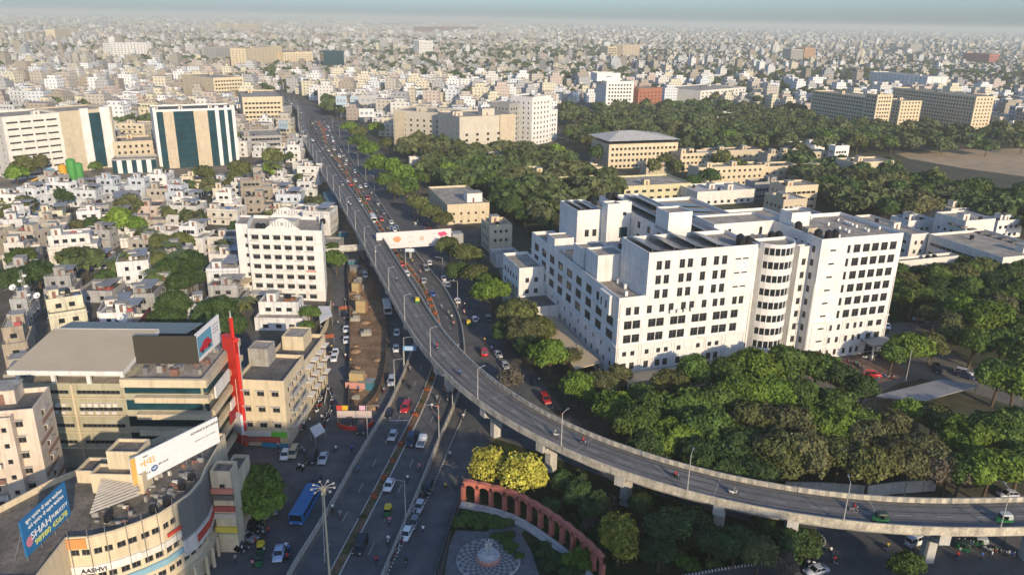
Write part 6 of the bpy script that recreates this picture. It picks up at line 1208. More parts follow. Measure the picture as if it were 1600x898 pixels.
T([(870, 240, 7, 'bright green'), (850, 238, 6, 'olive'), (935, 240, 6.5, 'mid green'), (1040, 255, 6, 'olive'), (1055, 262, 6, 'olive'), (1020, 262, 5.5, 'olive'), (1130, 250, 7, 'olive'), (1150, 262, 6.5, 'olive'), (1110, 278, 6, 'dark green'), (1080, 285, 5, 'dark green'), (960, 296, 4, 'mid green'), (920, 285, 4, 'dark green'), (890, 298, 4, 'dark green'), (1340, 285, 8, 'dusty brown-green'), (1375, 290, 8, 'dusty brown-green'), (1370, 310, 7, 'olive'), (1330, 300, 7, 'dark green'), (1300, 290, 7, 'dark green'), (1400, 300, 7, 'dark green'), (1445, 320, 8, 'dusty brown-green'), (1420, 328, 7, 'dusty brown-green'), (1390, 325, 7, 'dark green'), (1280, 265, 6, 'dark green'), (1250, 270, 6, 'olive')])
yl = 'trees with dense yellow blossom beside the red arcade'
tree(762, 725, 3.9, 'yellow-blossomed', kind='fine', h=8, label='left one of two yellow-blossomed trees behind the red arcade', group=yl); tree(818, 738, 4.5, 'yellow-blossomed', kind='fine', h=8.6, label='larger right one of two yellow-blossomed trees behind the red arcade', group=yl)
tree(968, 838, 4.0, 'yellow-green', kind='fine', h=9, label='yellow-green tree alone between the arcade and the flyover piers', group=yl)
T([(1045, 825, 4.2, 'dark green'), (1082, 820, 3.6, 'dark green'), (905, 775, 3.4, 'dark green'), (930, 790, 3.2, 'dark green'), (1000, 790, 3, 'dark green'), (1150, 850, 4, 'dark green'), (1185, 865, 3.6, 'olive'), (1235, 845, 3.4, 'dark green'), (1260, 850, 3, 'dark green'), (1110, 850, 3.4, 'dark green'), (880, 755, 3, 'dark green'), (1225, 880, 2.6, 'grey-brown'), (1420, 885, 3, 'mid green'), (1030, 865, 3, 'dark green'), (1200, 820, 3.4, 'dark green'), (860, 790, 2.2, 'dark green'), (392, 765, 5.2, 'bright green'), (375, 790, 3.8, 'mid green'), (410, 790, 3.6, 'bright green'), (524, 408, 4.6, 'mid green'), (520, 392, 3.8, 'mid green'), (484, 490, 3.2, 'mid green'), (480, 510, 2.4, 'mid green')])
T([(190, 345, 6.5, 'bright green'), (212, 352, 5, 'bright green'), (175, 350, 4.5, 'mid green'), (112, 405, 5.4, 'olive'), (35, 405, 5, 'mid green'), (60, 425, 5.5, 'dark green'), (20, 440, 5, 'dark green'), (285, 380, 5, 'olive'), (300, 410, 5.5, 'dark green'), (270, 425, 6, 'dark green'), (295, 440, 6, 'dark green'), (250, 380, 4.6, 'olive'), (222, 378, 3.5, 'dark green'), (40, 262, 7, 'olive'), (62, 258, 6, 'dusty brown-green'), (25, 272, 6, 'bright green'), (318, 272, 6, 'olive'), (372, 265, 6.5, 'olive'), (425, 248, 7, 'olive'), (360, 288, 4, 'olive'), (425, 265, 5.5, 'bright green'), (120, 352, 3.5, 'dusty brown-green'), (340, 490, 6, 'dark green'), (355, 515, 5.5, 'dark green'), (372, 480, 3.4, 'mid green'), (320, 505, 5, 'dark green'), (270, 480, 6, 'dark green'), (262, 500, 5, 'dark green'), (250, 272, 4, 'olive'), (150, 262, 4, 'mid green'), (10, 335, 4, 'olive'), (135, 415, 4, 'dark green'), (165, 435, 4, 'dark green'), (235, 405, 4, 'dark green'), (40, 330, 3.6, 'olive')])
for x, y in GAPS:
    if rg.random() < .8 and free(x, y, 1): tree(0, 0, rg.uniform(3.2, 5), rg.choice(['dark green', 'olive', 'mid green', 'dark green', 'bright green']), world=(x, y))
for x, y, h in ((262, 325, 9), (205, 395, 11), (178, 408, 9), (245, 395, 10), (262, 405, 10), (275, 400, 9), (285, 395, 10), (255, 418, 9), (352, 378, 9), (235, 365, 8), (268, 380, 10), (300, 430, 8), (295, 285, 8), (5, 305, 9), (430, 255, 11), (380, 470, 8), (12, 320, 8), (240, 425, 9)): palm(x, y, h)
# mid-distance woods: trees one can tell apart, then the mass behind
def scatter(poly_px, n, seed, cols, rr=(5, 7.5), gap=5.0, h=8):
    rg = random.Random(seed); w_ = [G(*p, h) for p in poly_px]; xs_ = [p[0] for p in w_]; ys_ = [p[1] for p in w_]; out = []; t = 0
    while len(out) < n and t < n * 60:
        t += 1; x, y = rg.uniform(min(xs_), max(xs_)), rg.uniform(min(ys_), max(ys_))
        if not inpoly(x, y, w_) or not free(x, y, 2) or any((x - a) ** 2 + (y - b) ** 2 < gap ** 2 for a, b, *_ in out): continue
        if any((x - a) ** 2 + (y - b) ** 2 < (r * .9) ** 2 for a, b, r in TREES): continue
        out.append((x, y, rg.uniform(*rr), rg.choice(cols)))
    return out
DG = ['dark green', 'mid green', 'olive', 'dark green', 'mid green', 'dusty brown-green']
w1 = scatter([(870, 180), (1000, 172), (1120, 168), (1250, 190), (1270, 215), (1180, 225), (1080, 222), (960, 208), (900, 225)], 70, 1, DG + ['bright green'], gap=8)
w2 = scatter([(1400, 276), (1480, 286), (1600, 306), (1600, 335), (1520, 322), (1430, 305), (1380, 285)], 34, 2, DG, gap=8)
w3 = scatter([(1230, 160), (1280, 185), (1430, 215), (1560, 210), (1600, 190), (1600, 228), (1450, 228), (1320, 228), (1200, 200)], 50, 3, DG, gap=8)
for x, y, r, c in scatter([(1385, 425), (1600, 418), (1640, 480), (1480, 500), (1390, 450)], 26, 17, DG, gap=7): tree(0, 0, r * .85, c, world=(x, y))
NT = sum(1 for o in C.objects if o.get('category') == 'tree'); print('trees so far', NT)
for x, y, r, c in sorted(w1 + w2 + w3, key=lambda t: t[1])[:max(0, 296 - NT)]: tree(0, 0, r, c, world=(x, y))
rest = sorted(w1 + w2 + w3, key=lambda t: t[1])[max(0, 296 - NT):]
M_WOOD = mat('far_leaves', (.068, .105, .032), .8, .5, .02, island=.3, second=(.105, .112, .045))
tmpl = []
for i in range(4):
    m_ = crown_mesh('t', 5, 4, 260, 1.5, 700 + i, lobes=7); v = np.zeros(len(m_.vertices) * 3); m_.vertices.foreach_get('co', v); tmpl.append(v.reshape(-1, 3)); bpy.data.meshes.remove(m_)
pts_ = [(x, y, r) for x, y, r, c in rest]
for poly_, n, sd_ in (([(880, 168), (1130, 158), (1290, 188), (1600, 200), (1600, 228), (1290, 226), (1180, 228), (1080, 222), (900, 226)], 300, 5), ([(1380, 272), (1600, 306), (1620, 350), (1440, 312)], 90, 6), ([(1230, 240), (1400, 262), (1450, 320), (1330, 320), (1270, 290)], 60, 7), ([(760, 300), (870, 240), (1000, 285), (900, 310), (850, 350)], 60, 8), ([(620, 205), (800, 222), (860, 240), (780, 290), (700, 290), (640, 250)], 80, 9), ([(480, 128), (510, 130), (540, 175), (512, 168)], 26, 14), ([(640, 140), (760, 140), (760, 152), (640, 150)], 30, 15), ([(180, 175), (235, 172), (235, 210), (180, 215)], 20, 16)):
    pts_ += [(x, y, r) for x, y, r, c in scatter(poly_, n, sd_, DG, gap=6)]
for o in range(2400):      # scattered street trees and green patches out to 2.5 km
    y = 230 + 2600 * nr.uniform(0, 1) ** .7; x = nr.uniform(-.75, .75) * y
    if y < 900 and (barred(x, y) or not free(x, y, 1)): continue
    pts_.append((x, y, nr.uniform(3.5, 6.5)))
for cx, cy, rx, ry, n in ((40, 1150, 120, 40, 130), (240, 1180, 160, 50, 160), (-160, 1900, 180, 80, 160), (420, 1350, 200, 60, 200), (700, 1450, 260, 70, 240), (-620, 1500, 120, 60, 90), (900, 1150, 160, 80, 160), (120, 1500, 160, 60, 140), (-350, 1150, 50, 40, 40), (330, 1000, 130, 40, 120), (-300, 2600, 400, 120, 300), (1100, 2300, 300, 120, 260), (520, 2300, 300, 90, 240), (1500, 3200, 500, 200, 300), (-1300, 2500, 300, 100, 200), (0, 2100, 260, 60, 200), (600, 1900, 300, 50, 220), (-900, 1900, 200, 60, 120), (200, 3300, 700, 100, 260), (-1000, 3600, 600, 120, 220), (1300, 1700, 200, 60, 140)):
    for i in range(n): pts_.append((cx + nr.normal() * rx, cy + nr.normal() * ry, nr.uniform(4.5, 7.5)))
Vs = []
for x, y, r in pts_:
    k = r / 5; a = nr.uniform(0, 6.28); t = tmpl[nr.randint(4)] * [k, k, k]; c_, s_ = cos(a), sin(a); Vs.append(np.stack([t[:, 0] * c_ - t[:, 1] * s_ + x, t[:, 0] * s_ + t[:, 1] * c_ + y, t[:, 2] + 5 * k], 1))
V = np.concatenate(Vs); me = bpy.data.meshes.new('distant_woods'); npmesh(me, V, np.arange(len(V)).reshape(-1, 4)); me.materials.append(M_WOOD); o = bpy.data.objects.new('distant_woods', me); C.objects.link(o); tag(o, 'mixed dark woods and street trees merging between the far houses', 'woods', None, 'stuff'); print('wood trees', len(pts_))

for x0, x1, y0, h_, l in ((14, 60, -34, 66, 'tall unseen cream tower added behind the viewpoint to shade the central road'), (66, 108, -36, 58, 'unseen cream tower added behind the viewpoint to shade the garden'), (114, 165, -36, 50, 'long unseen cream block added behind the viewpoint to shade the right junction')):  # unseen blocks added behind the camera to shade roads, garden and junction
    b_ = Bld('unseen_shade_tower', x0, y0, 0, l, 'building', None, M_WHITE2, M_ROOF, None, 0); b_.block(0, 0, x1 - x0, 16, -.2, h_, B=W(style='open', n=12, w=1.6, h=1.4), F=W(style='open', n=12, w=1.6, h=1.4)); b_.cabin(5, 5, h_ - .9); b_.done()
# ---------------------------------------------------------------- street furniture, traffic, garden
def lampline(pix, z, src, deg, look): 
    for x, y in pix: lamp(x, y, z, deg, src, look=look)
for i in range(12, NF - 6):
    pass
acc = 0; fr2 = resample(ctr, 400); n2 = normals(fr2)
for i in range(30, 398):
    acc += (fr2[i] - fr2[i - 1]).length
    if acc > 22 and PX(fr2[i].x, fr2[i].y, 9)[0] < 1610:
        acc = 0; q = fr2[i] + n2[i] * -(HW - .1) * -1; s_ = -1
        a, b = fr2[i] + n2[i] * (HW - .1), fr2[i] - n2[i] * (HW - .1); pa, pb = PX(a.x, a.y, 9.5), PX(b.x, b.y, 9.5); q = a if (pa[0] < pb[0] if fr2[i].y > 140 else pa[1] > pb[1]) else b; d = fr2[i] - q
        lamp(0, 0, deckz(q) + .9, degrees(atan2(d.y, d.x)), LAMPF, world=(q.x, q.y), look='tall lamp on the flyover parapet', group='lamps along the flyover')
for x, y, d in ((575, 690, 0), (617, 612, 0), (634, 815, 180), (686, 690, 180), (707, 640, 180), (632, 575, 0), (692, 440, 180), (715, 480, 180), (560, 262, 180), (572, 282, 180), (585, 300, 180), (545, 240, 180), (531, 215, 180), (520, 200, 180)): lamp(x, y, .2, d, look='slim lamp beside the central road')
for x, y in ((1243, 745), (1412, 775), (1267, 555), (1415, 595), (1340, 700)): lamp(x, y, 0, 40, look='grey lamp post among the trees')
# tall lighting mast
mx_, my_ = G(505, 762, 26); hm_ = root('lighting_mast', mx_, my_, 0, 0, 'very tall lighting mast with a ring of floodlights at the lower left', 'lighting mast'); mb = MB(); mb.cone((0, 0, 0), (0, 0, 26), .2, .11, 10, colmat('mast_beige', (.46, .41, .28))); mb.cone((-.5, 0, 14), (-.2, 0, 25.6), .05, .05, 6, M_STEELW); mb.build('pole', hm_)
mb = MB(); mb.cone((0, 0, 24.9), (0, 0, 26.1), .3, .4, 10, colmat('mast_head', (.38, .33, .2))); mb.build('head', hm_)
for k in range(9): a = 2 * pi * k / 9; mb = MB(); mb.cone((0, 0, 26), (cos(a) * 1.5, sin(a) * 1.5, 26.2), .04, .04, 4, M_STEELW); mb.box(cos(a) * 1.5 - .13, sin(a) * 1.5 - .13, 26.05, cos(a) * 1.5 + .13, sin(a) * 1.5 + .13, 26.22, M_STEELW, bottom=True); mb.build('floodlight', hm_)
# signs
def gantry(px, py, w_, h_, label, col, z0=5.5):
    x, y = G(px, py); r = root('road_sign', x, y, 0, 0, label, 'road sign'); mb = MB(); mb.cone((0, 0, 0), (0, 0, z0 + h_), .12, .1, 6, M_STEELW); mb.build('post', r); mb = MB(); mb.box(0, -.15, z0, w_, -.05, z0 + h_, colmat('sign_' + col, {'blue': (.12, .30, .55), 'pale': (.5, .58, .66)}[col]), bottom=True); mb.build('panel', r)
    for k in range(2): mb = MB(); mb.box(w_ * .1, -.17, z0 + h_ * (.2 + .4 * k), w_ * .8, -.155, z0 + h_ * (.35 + .4 * k), M_INKW); mb.build('lettering', r)
gantry(631, 578, 3.4, 1.3, 'blue direction sign on a post left of the flyover pier', 'blue'); gantry(634, 418, 3.2, 1.2, 'pale sign on a post just below the billboard footbridge', 'pale', 6)
# footbridge with long advertisement
a, b = G(588, 388, 5.6), G(706, 380, 5.6); dg_ = degrees(atan2(b[1] - a[1], b[0] - a[0])); L_b = hypot(b[0] - a[0], b[1] - a[1]); fb = root('footbridge', a[0], a[1], 0, dg_, 'covered footbridge crossing the roads beneath the flyover', 'footbridge')
mb = MB(); mb.box(-26, .3, 5.0, L_b + 4, 3.6, 5.5, M_CONC, bottom=True); mb.build('deck', fb); mb = MB(); mb.box(0, .5, 9.6, L_b + .5, 4.4, 9.75, M_CONCL, bottom=True); mb.build('roof', fb)
mb = MB(); mb.box(-26, 3.4, 5.5, L_b + 3, 3.55, 6.6, M_CONCL); mb.box(-26, .35, 5.5, -.5, .5, 6.6, M_CONCL); mb.build('railing', fb)
for u in (-25, -12, L_b * .45, L_b + 2): mb = MB(); mb.box(u - .4, 1.2, -.1, u + .4, 2.6, 5, M_CONC); mb.build('pier', fb)
mb = MB(); mb.box(L_b + .3, .2, -.1, L_b + 4.5, 5, 9, M_GREYW); mb.build('stair_tower', fb)
ad = root('bridge_billboard', a[0], a[1], 0, dg_, 'long white advertisement panel with orange and pink pictures on the footbridge', 'billboard'); mb = MB(); mb.box(.2, .05, 5.1, L_b - .2, .28, 11.3, mat('poster_pale', (.66, .60, .58), .7, .04, 1), bottom=True); mb.build('panel', ad)
for k, (fx, fz_, rx, rz, c) in enumerate(((.27, .55, 1.4, 1.1, (.6, .28, .14)), (.60, .5, .9, .95, (.52, .40, .32)), (.88, .72, 1.7, .9, (.55, .06, .16)), (.9, .3, .6, .5, (.2, .24, .42)), (.78, .45, .5, .4, (.35, .4, .55)), (.08, .3, .5, .6, (.5, .42, .42)))):
    blob(ad, .2 + (L_b - .4) * fx, 5.3 + 5.8 * fz_, rx, rz, colmat('ad%d' % k, c), .02 - .004 * k, 18, w=.18, seed=k)
for fx, fz_, w2_ in ((.12, .6, 1.6), (.12, .45, 1.2), (.45, .65, 2.2), (.45, .3, 2.4), (.76, .75, 1.4), (.2, .2, 3)): mb = MB(); x = .2 + (L_b - .4) * fx; z = 5.3 + 5.8 * fz_; mb.face([(x - w2_ / 2, .03, z), (x + w2_ / 2, .03, z), (x + w2_ / 2, .03, z + .22), (x - w2_ / 2, .03, z + .22)], colmat('ad_grey', (.42, .40, .42))); mb.build('lettering', ad)
# billboards by the far bend
for nm, lab, BL_, BR_, zb, ty, col in (('billboard', 'white hoarding above the trees near the far road bend', (561, 183), (585, 183), 8, (170, 170), (.62, .62, .60)), ('billboard', 'pale blue hoarding left of the striped one by the road bend', (525, 164), (542, 164), 12, (150, 150), (.35, .45, .5)), ('billboard', 'black and white striped hoarding by the road bend', (562, 163), (590, 163), 12, (149, 149), (.40, .39, .37)), ('billboard', 'small pale hoarding between two larger ones by the road bend', (547, 160), (560, 160), 12, (151, 151), (.55, .53, .5)), ('billboard', 'blue-white hoarding left of the flyover near the cream block', (436, 201), (450, 202), 7, (189, 189), (.34, .38, .5))):
    r, w_, h_ = board(nm, lab, BL_, BR_, zb, ty, colmat('hoard%d' % int(col[2] * 100), col), floor=0)
    for k in range(3): poster(r, w_ * (.1 + .3 * k), h_ * .3, w_ * (.28 + .3 * k), h_ * .6, colmat('grey_print', (.25, .27, .3)), -.01, 'print')
# concrete plant
cp = root('concrete_plant', *G(108, 296), 0, 0, 'concrete mixing plant with two green silos, an orange silo and a sloping conveyor', 'concrete plant')
for x, h, r, c, n in ((3, 15, 2.2, (.07, .27, .06), 'silo'), (6.6, 13, 1.9, (.07, .27, .06), 'silo'), (-1.5, 12, 1.9, (.62, .32, .03), 'silo'), (-8, 10, 2.2, (.20, .42, .52), 'hopper')):
    mb = MB(); m_ = colmat('silo%d' % int(c[0] * 100), c, .5); mb.cone((x, 0, 4), (x, 0, h), r, r, 16, m_); mb.cone((x, 0, h), (x, 0, h + .8), r, r * .3, 16, m_); mb.cone((x, 0, 2.2), (x, 0, 4), .4, r, 12, m_)
    for k in range(4): a = pi / 4 + k * pi / 2; mb.cone((x + r * cos(a), r * sin(a), 0), (x + r * cos(a), r * sin(a), 5), .15, .15, 5, m_)
    mb.build(n, cp)
mb = MB(); yl_ = colmat('conveyor_yellow', (.45, .27, .04), .6); mb.cone((-9, -1, 8), (-24, -6, 1), .55, .55, 4, yl_); mb.build('conveyor', cp); mb = MB(); mb.box(-6, -3, 0, 0, 2, 4.5, colmat('plant_green', (.07, .30, .05))); mb.box(5, -3, 0, 9, 0, 3, M_GREYW); mb.build('mixer_house', cp)
# radio mast on a rooftop
tx, ty_ = G(44, 482, 8); tm = root('radio_mast', tx, ty_, 0, 0, 'lattice radio mast with white drums among the left rooftops', 'radio mast'); mb = MB()
for a in (0, 2.1, 4.2): mb.cone((.7 * cos(a), .7 * sin(a), 0), (.35 * cos(a), .35 * sin(a), 19), .06, .05, 4, M_STEELW)
for z in range(1, 19): mb.cone((.7 * cos(z), .7 * sin(z), z), (.6 * cos(z + 2.1), .6 * sin(z + 2.1), z + 1), .03, .03, 3, M_STEELW)
mb.build('lattice', tm); [child(MBm, 'dish', tm, (dx, 0, dz)) for MBm in [(lambda q: (q.ball((0, 0, 0), .6, M_WHITE, 10, 6, .6), q.mesh('dish'))[1])(MB())] for dx, dz in ((.7, 17.5), (-.7, 16), (.6, 14.5), (.9, 12))]
for px, py in ((190, 503), (60, 468), (22, 455)): x, y = G(px, py, 12.5); r = root('satellite_dish', x, y, 12.4, 0, None, 'dish', 'white rooftop dishes', look='white satellite dish'); mb = MB(); mb.cone((0, 0, 0), (0, 0, 1), .05, .05, 5, M_STEEL); mb.build('stand', r); mb = MB(); mb.cone((0, -.1, 1.2), (0, -.35, 1.4), .2, .9, 14, M_WHITE, False); mb.build('reflector', r)

# ---- construction strip for the elevated railway
polyface('bare_earth', pixpoly([(549, 642), (548, 560), (546, 500), (544, 440), (548, 410), (572, 412), (590, 450), (603, 500), (604, 540), (601, 590), (590, 625), (575, 645)]), .012, M_SOIL)
polyface('bare_earth', pixpoly([(486, 215), (500, 214), (530, 290), (560, 360), (572, 408), (548, 405), (535, 360), (505, 290), (478, 240)]), .012, M_SOIL)
def fence(label, px, h, m, n=60, name='barricade', t=.12, panel=2.4):
    p = resample([G(*q) for q in px], n); r = root(name, p[0].x, p[0].y, 0, 0, label, 'fence'); o = p[0].copy(); p = [q - o for q in p]; nn = normals(p); mb = MB(); wallstrip(mb, p, nn, t / 2, -t / 2, 0, h, m); mb.build('panel', r); mb = MB()
    for i in range(0, n, max(1, n // 30)): mb.cone((p[i].x, p[i].y, 0), (p[i].x, p[i].y, h + .1), .08, .08, 4, M_STEEL)
    mb.build('posts', r); return r
BR_ = mat('barricade_brown', (.14, .09, .06), .8, .3, 1.2, streak=.3)
fence('brown sheet barricade along the right edge of the construction strip', [(562, 405), (575, 425), (590, 455), (602, 495), (605, 530), (603, 570), (598, 600), (588, 625), (570, 645)], 1.7, BR_)
fence('brown sheet barricade along the left edge of the construction strip', [(545, 645), (546, 600), (547, 540), (546, 480), (543, 430), (545, 405)], 1.7, BR_)
fence('low wall dividing the parking bays from the shopping street', [(507, 632), (511, 610), (509, 590), (502, 560), (498, 540)], .8, M_WHITE2, 30, 'low_wall')
for i, (px, py, w_, d_, h_) in enumerate(((556, 458, 3.2, 5, 5.5), (564, 488, 4, 4.5, 6), (558, 606, 4.8, 5, 6.5))):
    x, y = G(px, py); r = root('pier_formwork', x, y, 0, -4, ['beige boxed pier formwork farthest up the construction strip', 'beige boxed pier formwork in the middle of the construction strip', 'beige boxed pier formwork nearest, beside the red site hoarding'][i], 'formwork', 'boxed piers on the construction strip'); mb = MB(); mb.box(-w_ * .36, -.4, 0, w_ * .36, d_ * .3, h_ * .62, colmat('formwork_beige', (.40, .30, .15), .8)); mb.box(-w_ * .45, d_ * .3 + .003, 0, w_ * .45, d_ * .5, h_ * .5, M_BROWN); mb.build('box', r)
    mb = MB(); mb.box(-w_ * .36 - .05, -.45, h_ * .3, w_ * .36 + .05, -.401, h_ * .3 + .08, M_BROWN, bottom=True); mb.build('waling', r)
    if i == 2: mb = MB(); mb.box(-2.4, -1.6, .6, 2.4, -1.4, 2.2, colmat('pink_print', (.5, .25, .2)), bottom=True); mb.build('banner', r)
x, y = G(553, 668); r = root('site_hoarding', x, y, 0, 2, 'red-bottomed site hoarding with warning boards at the tip of the construction strip', 'hoarding')
mb = MB()
for k in range(10): a0, a1 = pi + pi * k / 10, pi + pi * (k + 1) / 10; mb.face([(4 * cos(a0), 2 + 3.2 * sin(a0), 0), (4 * cos(a1), 2 + 3.2 * sin(a1), 0), (4 * cos(a1), 2 + 3.2 * sin(a1), 1.0), (4 * cos(a0), 2 + 3.2 * sin(a0), 1.0)], M_SIGNR); mb.face([(3.7 * cos(a0), 2 + 2.9 * sin(a0), 1.0), (4 * cos(a0), 2 + 3.2 * sin(a0), 1.0), (4 * cos(a1), 2 + 3.2 * sin(a1), 1.0), (3.7 * cos(a1), 2 + 2.9 * sin(a1), 1.0)], M_BROWN)
mb.build('base', r); mb = MB(); mb.box(-4, 2.3, 1.2, 3.6, 2.45, 2.9, colmat('pale_print', (.5, .40, .36)), bottom=True); mb.build('banner', r)
for x_, c, n in ((-2.2, (.6, .38, .02), 'warning_board'), (1.6, (.6, .35, .45), 'warning_board'), (-3.4, (.5, .06, .05), 'lamp_box')): mb = MB(); mb.box(x_ - .7, 2.5, 3.0, x_ + .6, 2.6, 4.1, colmat('wb%d' % int(c[2] * 100), c), bottom=True); mb.cone((x_, 2.55, 0), (x_, 2.55, 3), .05, .05, 5, M_STEEL); mb.build(n, r)
rg = random.Random(31)
for i in range(52):      # loose site materials
    px, py = rg.choice([(rg.uniform(553, 598), rg.uniform(470, 640)), (rg.uniform(548, 570), rg.uniform(412, 470)), (rg.uniform(492, 545), rg.uniform(240, 400))])
    if px < 548 and not (490 + (py - 240) * .33 < px < 510 + (py - 240) * .38): continue
    x, y = G(px, py); k = rg.random(); s_ = rg.uniform(.5, 1.6); mb = MB(); nm, lk, m_ = ('earth_heap', 'brown earth heap', M_SOIL) if k < .6 else ('concrete_block', 'grey concrete block', M_CONC) if k < .87 else ('site_cabin', 'small site cabin', rg.choice([colmat('tank_blue', (.05, .17, .22)), M_SHEET]))
    if nm == 'earth_heap': mb.ball((0, 0, 0), s_ * 1.3, m_, 9, 6, .45)
    elif nm == 'concrete_block': mb.box(-s_, -s_ * .5, 0, s_, s_ * .5, s_ * .7, m_); mb.box(-s_ * .4, -s_ * .3, s_ * .7 + .003, s_ * .9, s_ * .4, s_ * 1.1, m_)
    else: mb.box(-1.6, -1, 0, 1.6, 1, 2.1, m_); mb.box(-1.8, -1.2, 2.103, 1.8, 1.2, 2.25, M_SHEET, bottom=True)
    o = mb.build(nm); o.location = (x, y, .01); o.rotation_euler = (0, 0, rg.uniform(-.4, .4)); tag(o, None, {'earth_heap': 'heap', 'concrete_block': 'block', 'site_cabin': 'cabin'}[nm], 'loose materials on the construction strip'); QUEUE.append((o, lk, PX(x, y, 1)))
for px, py, c, l in ((536, 480, (.5, .14, .04), 'orange tarpaulin awning in the upper parking yard'), (515, 524, (.5, .14, .04), 'orange tarpaulin awning beside the curved boundary wall')):
    x, y = G(px, py, 2.5); r = root('awning', x, y, 0, 10, l, 'awning'); mb = MB(); mb.face([(-1.3, -1, 2.2), (1.3, -1, 2.2), (1.2, 1, 2.6), (-1.2, .9, 2.5)], colmat('tarp', c)); mb.build('cover', r); [(lambda q: (q.cone((a, b, 0), (a, b, 2.2), .05, .05, 4, M_STEEL), q.build('post', r)))(MB()) for a, b in ((-1.2, -.9), (1.2, -.9), (1.1, .9), (-1.1, .8))]
for l, px, m_ in (('grey tin shed in the yard before the glass tower', [(255, 290), (300, 284), (304, 294), (262, 300)], M_SHEET), ('long pale tin shed at the left of the yard', [(20, 290), (66, 286), (70, 296), (22, 301)], M_SHEET), ('low white cabins row in the yard before the office block', [(148, 275), (176, 273), (177, 279), (149, 281)], M_WHITE2), ('small beige cabins in the yard centre', [(182, 281), (208, 279), (209, 284), (183, 287)], M_CREAM)): shed('yard_shed', l, px, 3.4, m_, wallm=M_WHITE2)
shed('shop_canopy', 'white tent-like canopy beside the bikes in front of the shop block', [(484, 668), (500, 660), (508, 672), (492, 682)], 3, M_WHITE, wallm=None)
shed('yard_canopy', 'white angular canopy at the foot of the hotel', [(497, 478), (515, 478), (519, 492), (500, 504)], 3.4, M_WHITE)
shed('market_roof', 'brown sloping canopy outside the corner shops below the curved building', [(345, 812), (368, 795), (374, 806), (352, 826)], 3.2, M_TILE)
shed('yard_roof', 'blue-grey tin roof behind the hotel', [(505, 300), (522, 298), (528, 325), (508, 328)], 4, colmat('tin_blue', (.10, .19, .22)), wallm=M_GREYW)
shed('yard_roof', 'grey tin roofs left of the concrete plant yard', [(0, 318), (45, 312), (50, 335), (0, 340)], 4, M_SHEET, wallm=M_GREYW)
shed('yard_roof', 'long grey tin roof right of the concrete plant', [(175, 300), (215, 292), (220, 308), (182, 318)], 5, M_SHEET, wallm=M_GREYW)
for l, px in (('pale boundary wall curving beside the slip road under the wood', [(1225, 770), (1290, 772), (1355, 776), (1400, 770), (1460, 766)]), ): fence(l, px, 2.6, M_CONCL, 40, 'boundary_wall', .3)
fence('cream boundary wall between the hotel yard and the parking bays', [(518, 480), (512, 510), (500, 535), (480, 548)], 2.2, M_CREAM, 30, 'boundary_wall', .25)
fence('dark clipped-hedge railing along the garden edge by the right road', [(726, 762), (715, 792), (703, 828), (690, 870), (680, 905)], 1.0, colmat('railing_dark', (.05, .05, .04)), 40, 'garden_railing', .15)

# ---- garden with arcade and fountain
AP = [(724, 781), (765, 789), (800, 799), (830, 814), (855, 830), (880, 848), (900, 864), (925, 887), (940, 905)]
pa = resample(smooth(resample([G(*p) for p in AP], 60), 4), 13); ar = root('arcade', pa[6].x, pa[6].y, 0, 0, 'curved red arcade of round arches around the garden', 'arcade'); o_ = pa[6].copy(); TH = .3; HA = 4.3
for i in range(13):
    p = pa[i] - o_; q = (pa[min(i + 1, 12)] - pa[max(i - 1, 0)]); T_ = Matrix.Translation((p.x, p.y, 0)) @ Matrix.Rotation(atan2(q.y, q.x), 4, 'Z'); mb = MB(); mb.box(-.36, -TH - .08, .3, .36, TH + .08, 3.0, M_RED, T=T_); mb.box(-.48, -TH - .2, 0, .48, TH + .2, .299, M_RED, T=T_); mb.build('column', ar)
    if i < 12:
        p, q = pa[i] - o_, pa[i + 1] - o_; Ls = (q - p).length; T_ = Matrix.Translation((p.x, p.y, 0)) @ Matrix.Rotation(atan2((q - p).y, (q - p).x), 4, 'Z'); mb = MB(); n = 12; R0 = Ls / 2 - .5
        for k in range(n):
            a0, a1 = pi - pi * k / n, pi - pi * (k + 1) / n; x0, z0, x1, z1 = Ls / 2 + R0 * cos(a0), 2.95 + R0 * .8 * sin(a0), Ls / 2 + R0 * cos(a1), 2.95 + R0 * .8 * sin(a1); y0, y1 = Ls * k / n, Ls * (k + 1) / n; h0 = HA + .25 * sin(pi * k / n); h1 = HA + .25 * sin(pi * (k + 1) / n)
            for s_ in (-TH, TH): mb.face([tuple(T_ @ Vector(v)) for v in ((x0, s_, z0), (x1, s_, z1), (y1, s_, h1), (y0, s_, h0))][::1 if s_ < 0 else -1], M_RED)
            mb.face([tuple(T_ @ Vector(v)) for v in ((x0, -TH, z0), (x0, TH, z0), (x1, TH, z1), (x1, -TH, z1))], M_RED); mb.face([tuple(T_ @ Vector(v)) for v in ((y0, -TH - .15, h0 + .02), (y1, -TH - .15, h1 + .02), (y1, TH + .15, h1 + .02), (y0, TH + .15, h0 + .02))], M_RED); mb.face([tuple(T_ @ Vector(v)) for v in ((y0, -TH - .15, h0 - .2), (y1, -TH - .15, h1 - .2), (y1, -TH - .15, h1 + .02), (y0, -TH - .15, h0 + .02))], M_RED)
        mb.build('arch', ar)
n = normals(pa); mb = MB()
for k, (d0, d1, z) in enumerate(((-1.0, -1.8, .55), (-1.8, -2.5, .3))):
    wallstrip(mb, [p - o_ for p in pa], n, d0, d1, 0, z, M_CONCL)
mb.build('steps', ar)
PLZ = mat('plaza_paving', (.13, .125, .12), .9, .25, .8, second=(.18, .17, .165))
polyface('plaza', pixpoly([(690, 925), (702, 850), (712, 828), (760, 830), (800, 800), (822, 820), (815, 835), (830, 860), (845, 905), (850, 925)]), .010, PLZ)
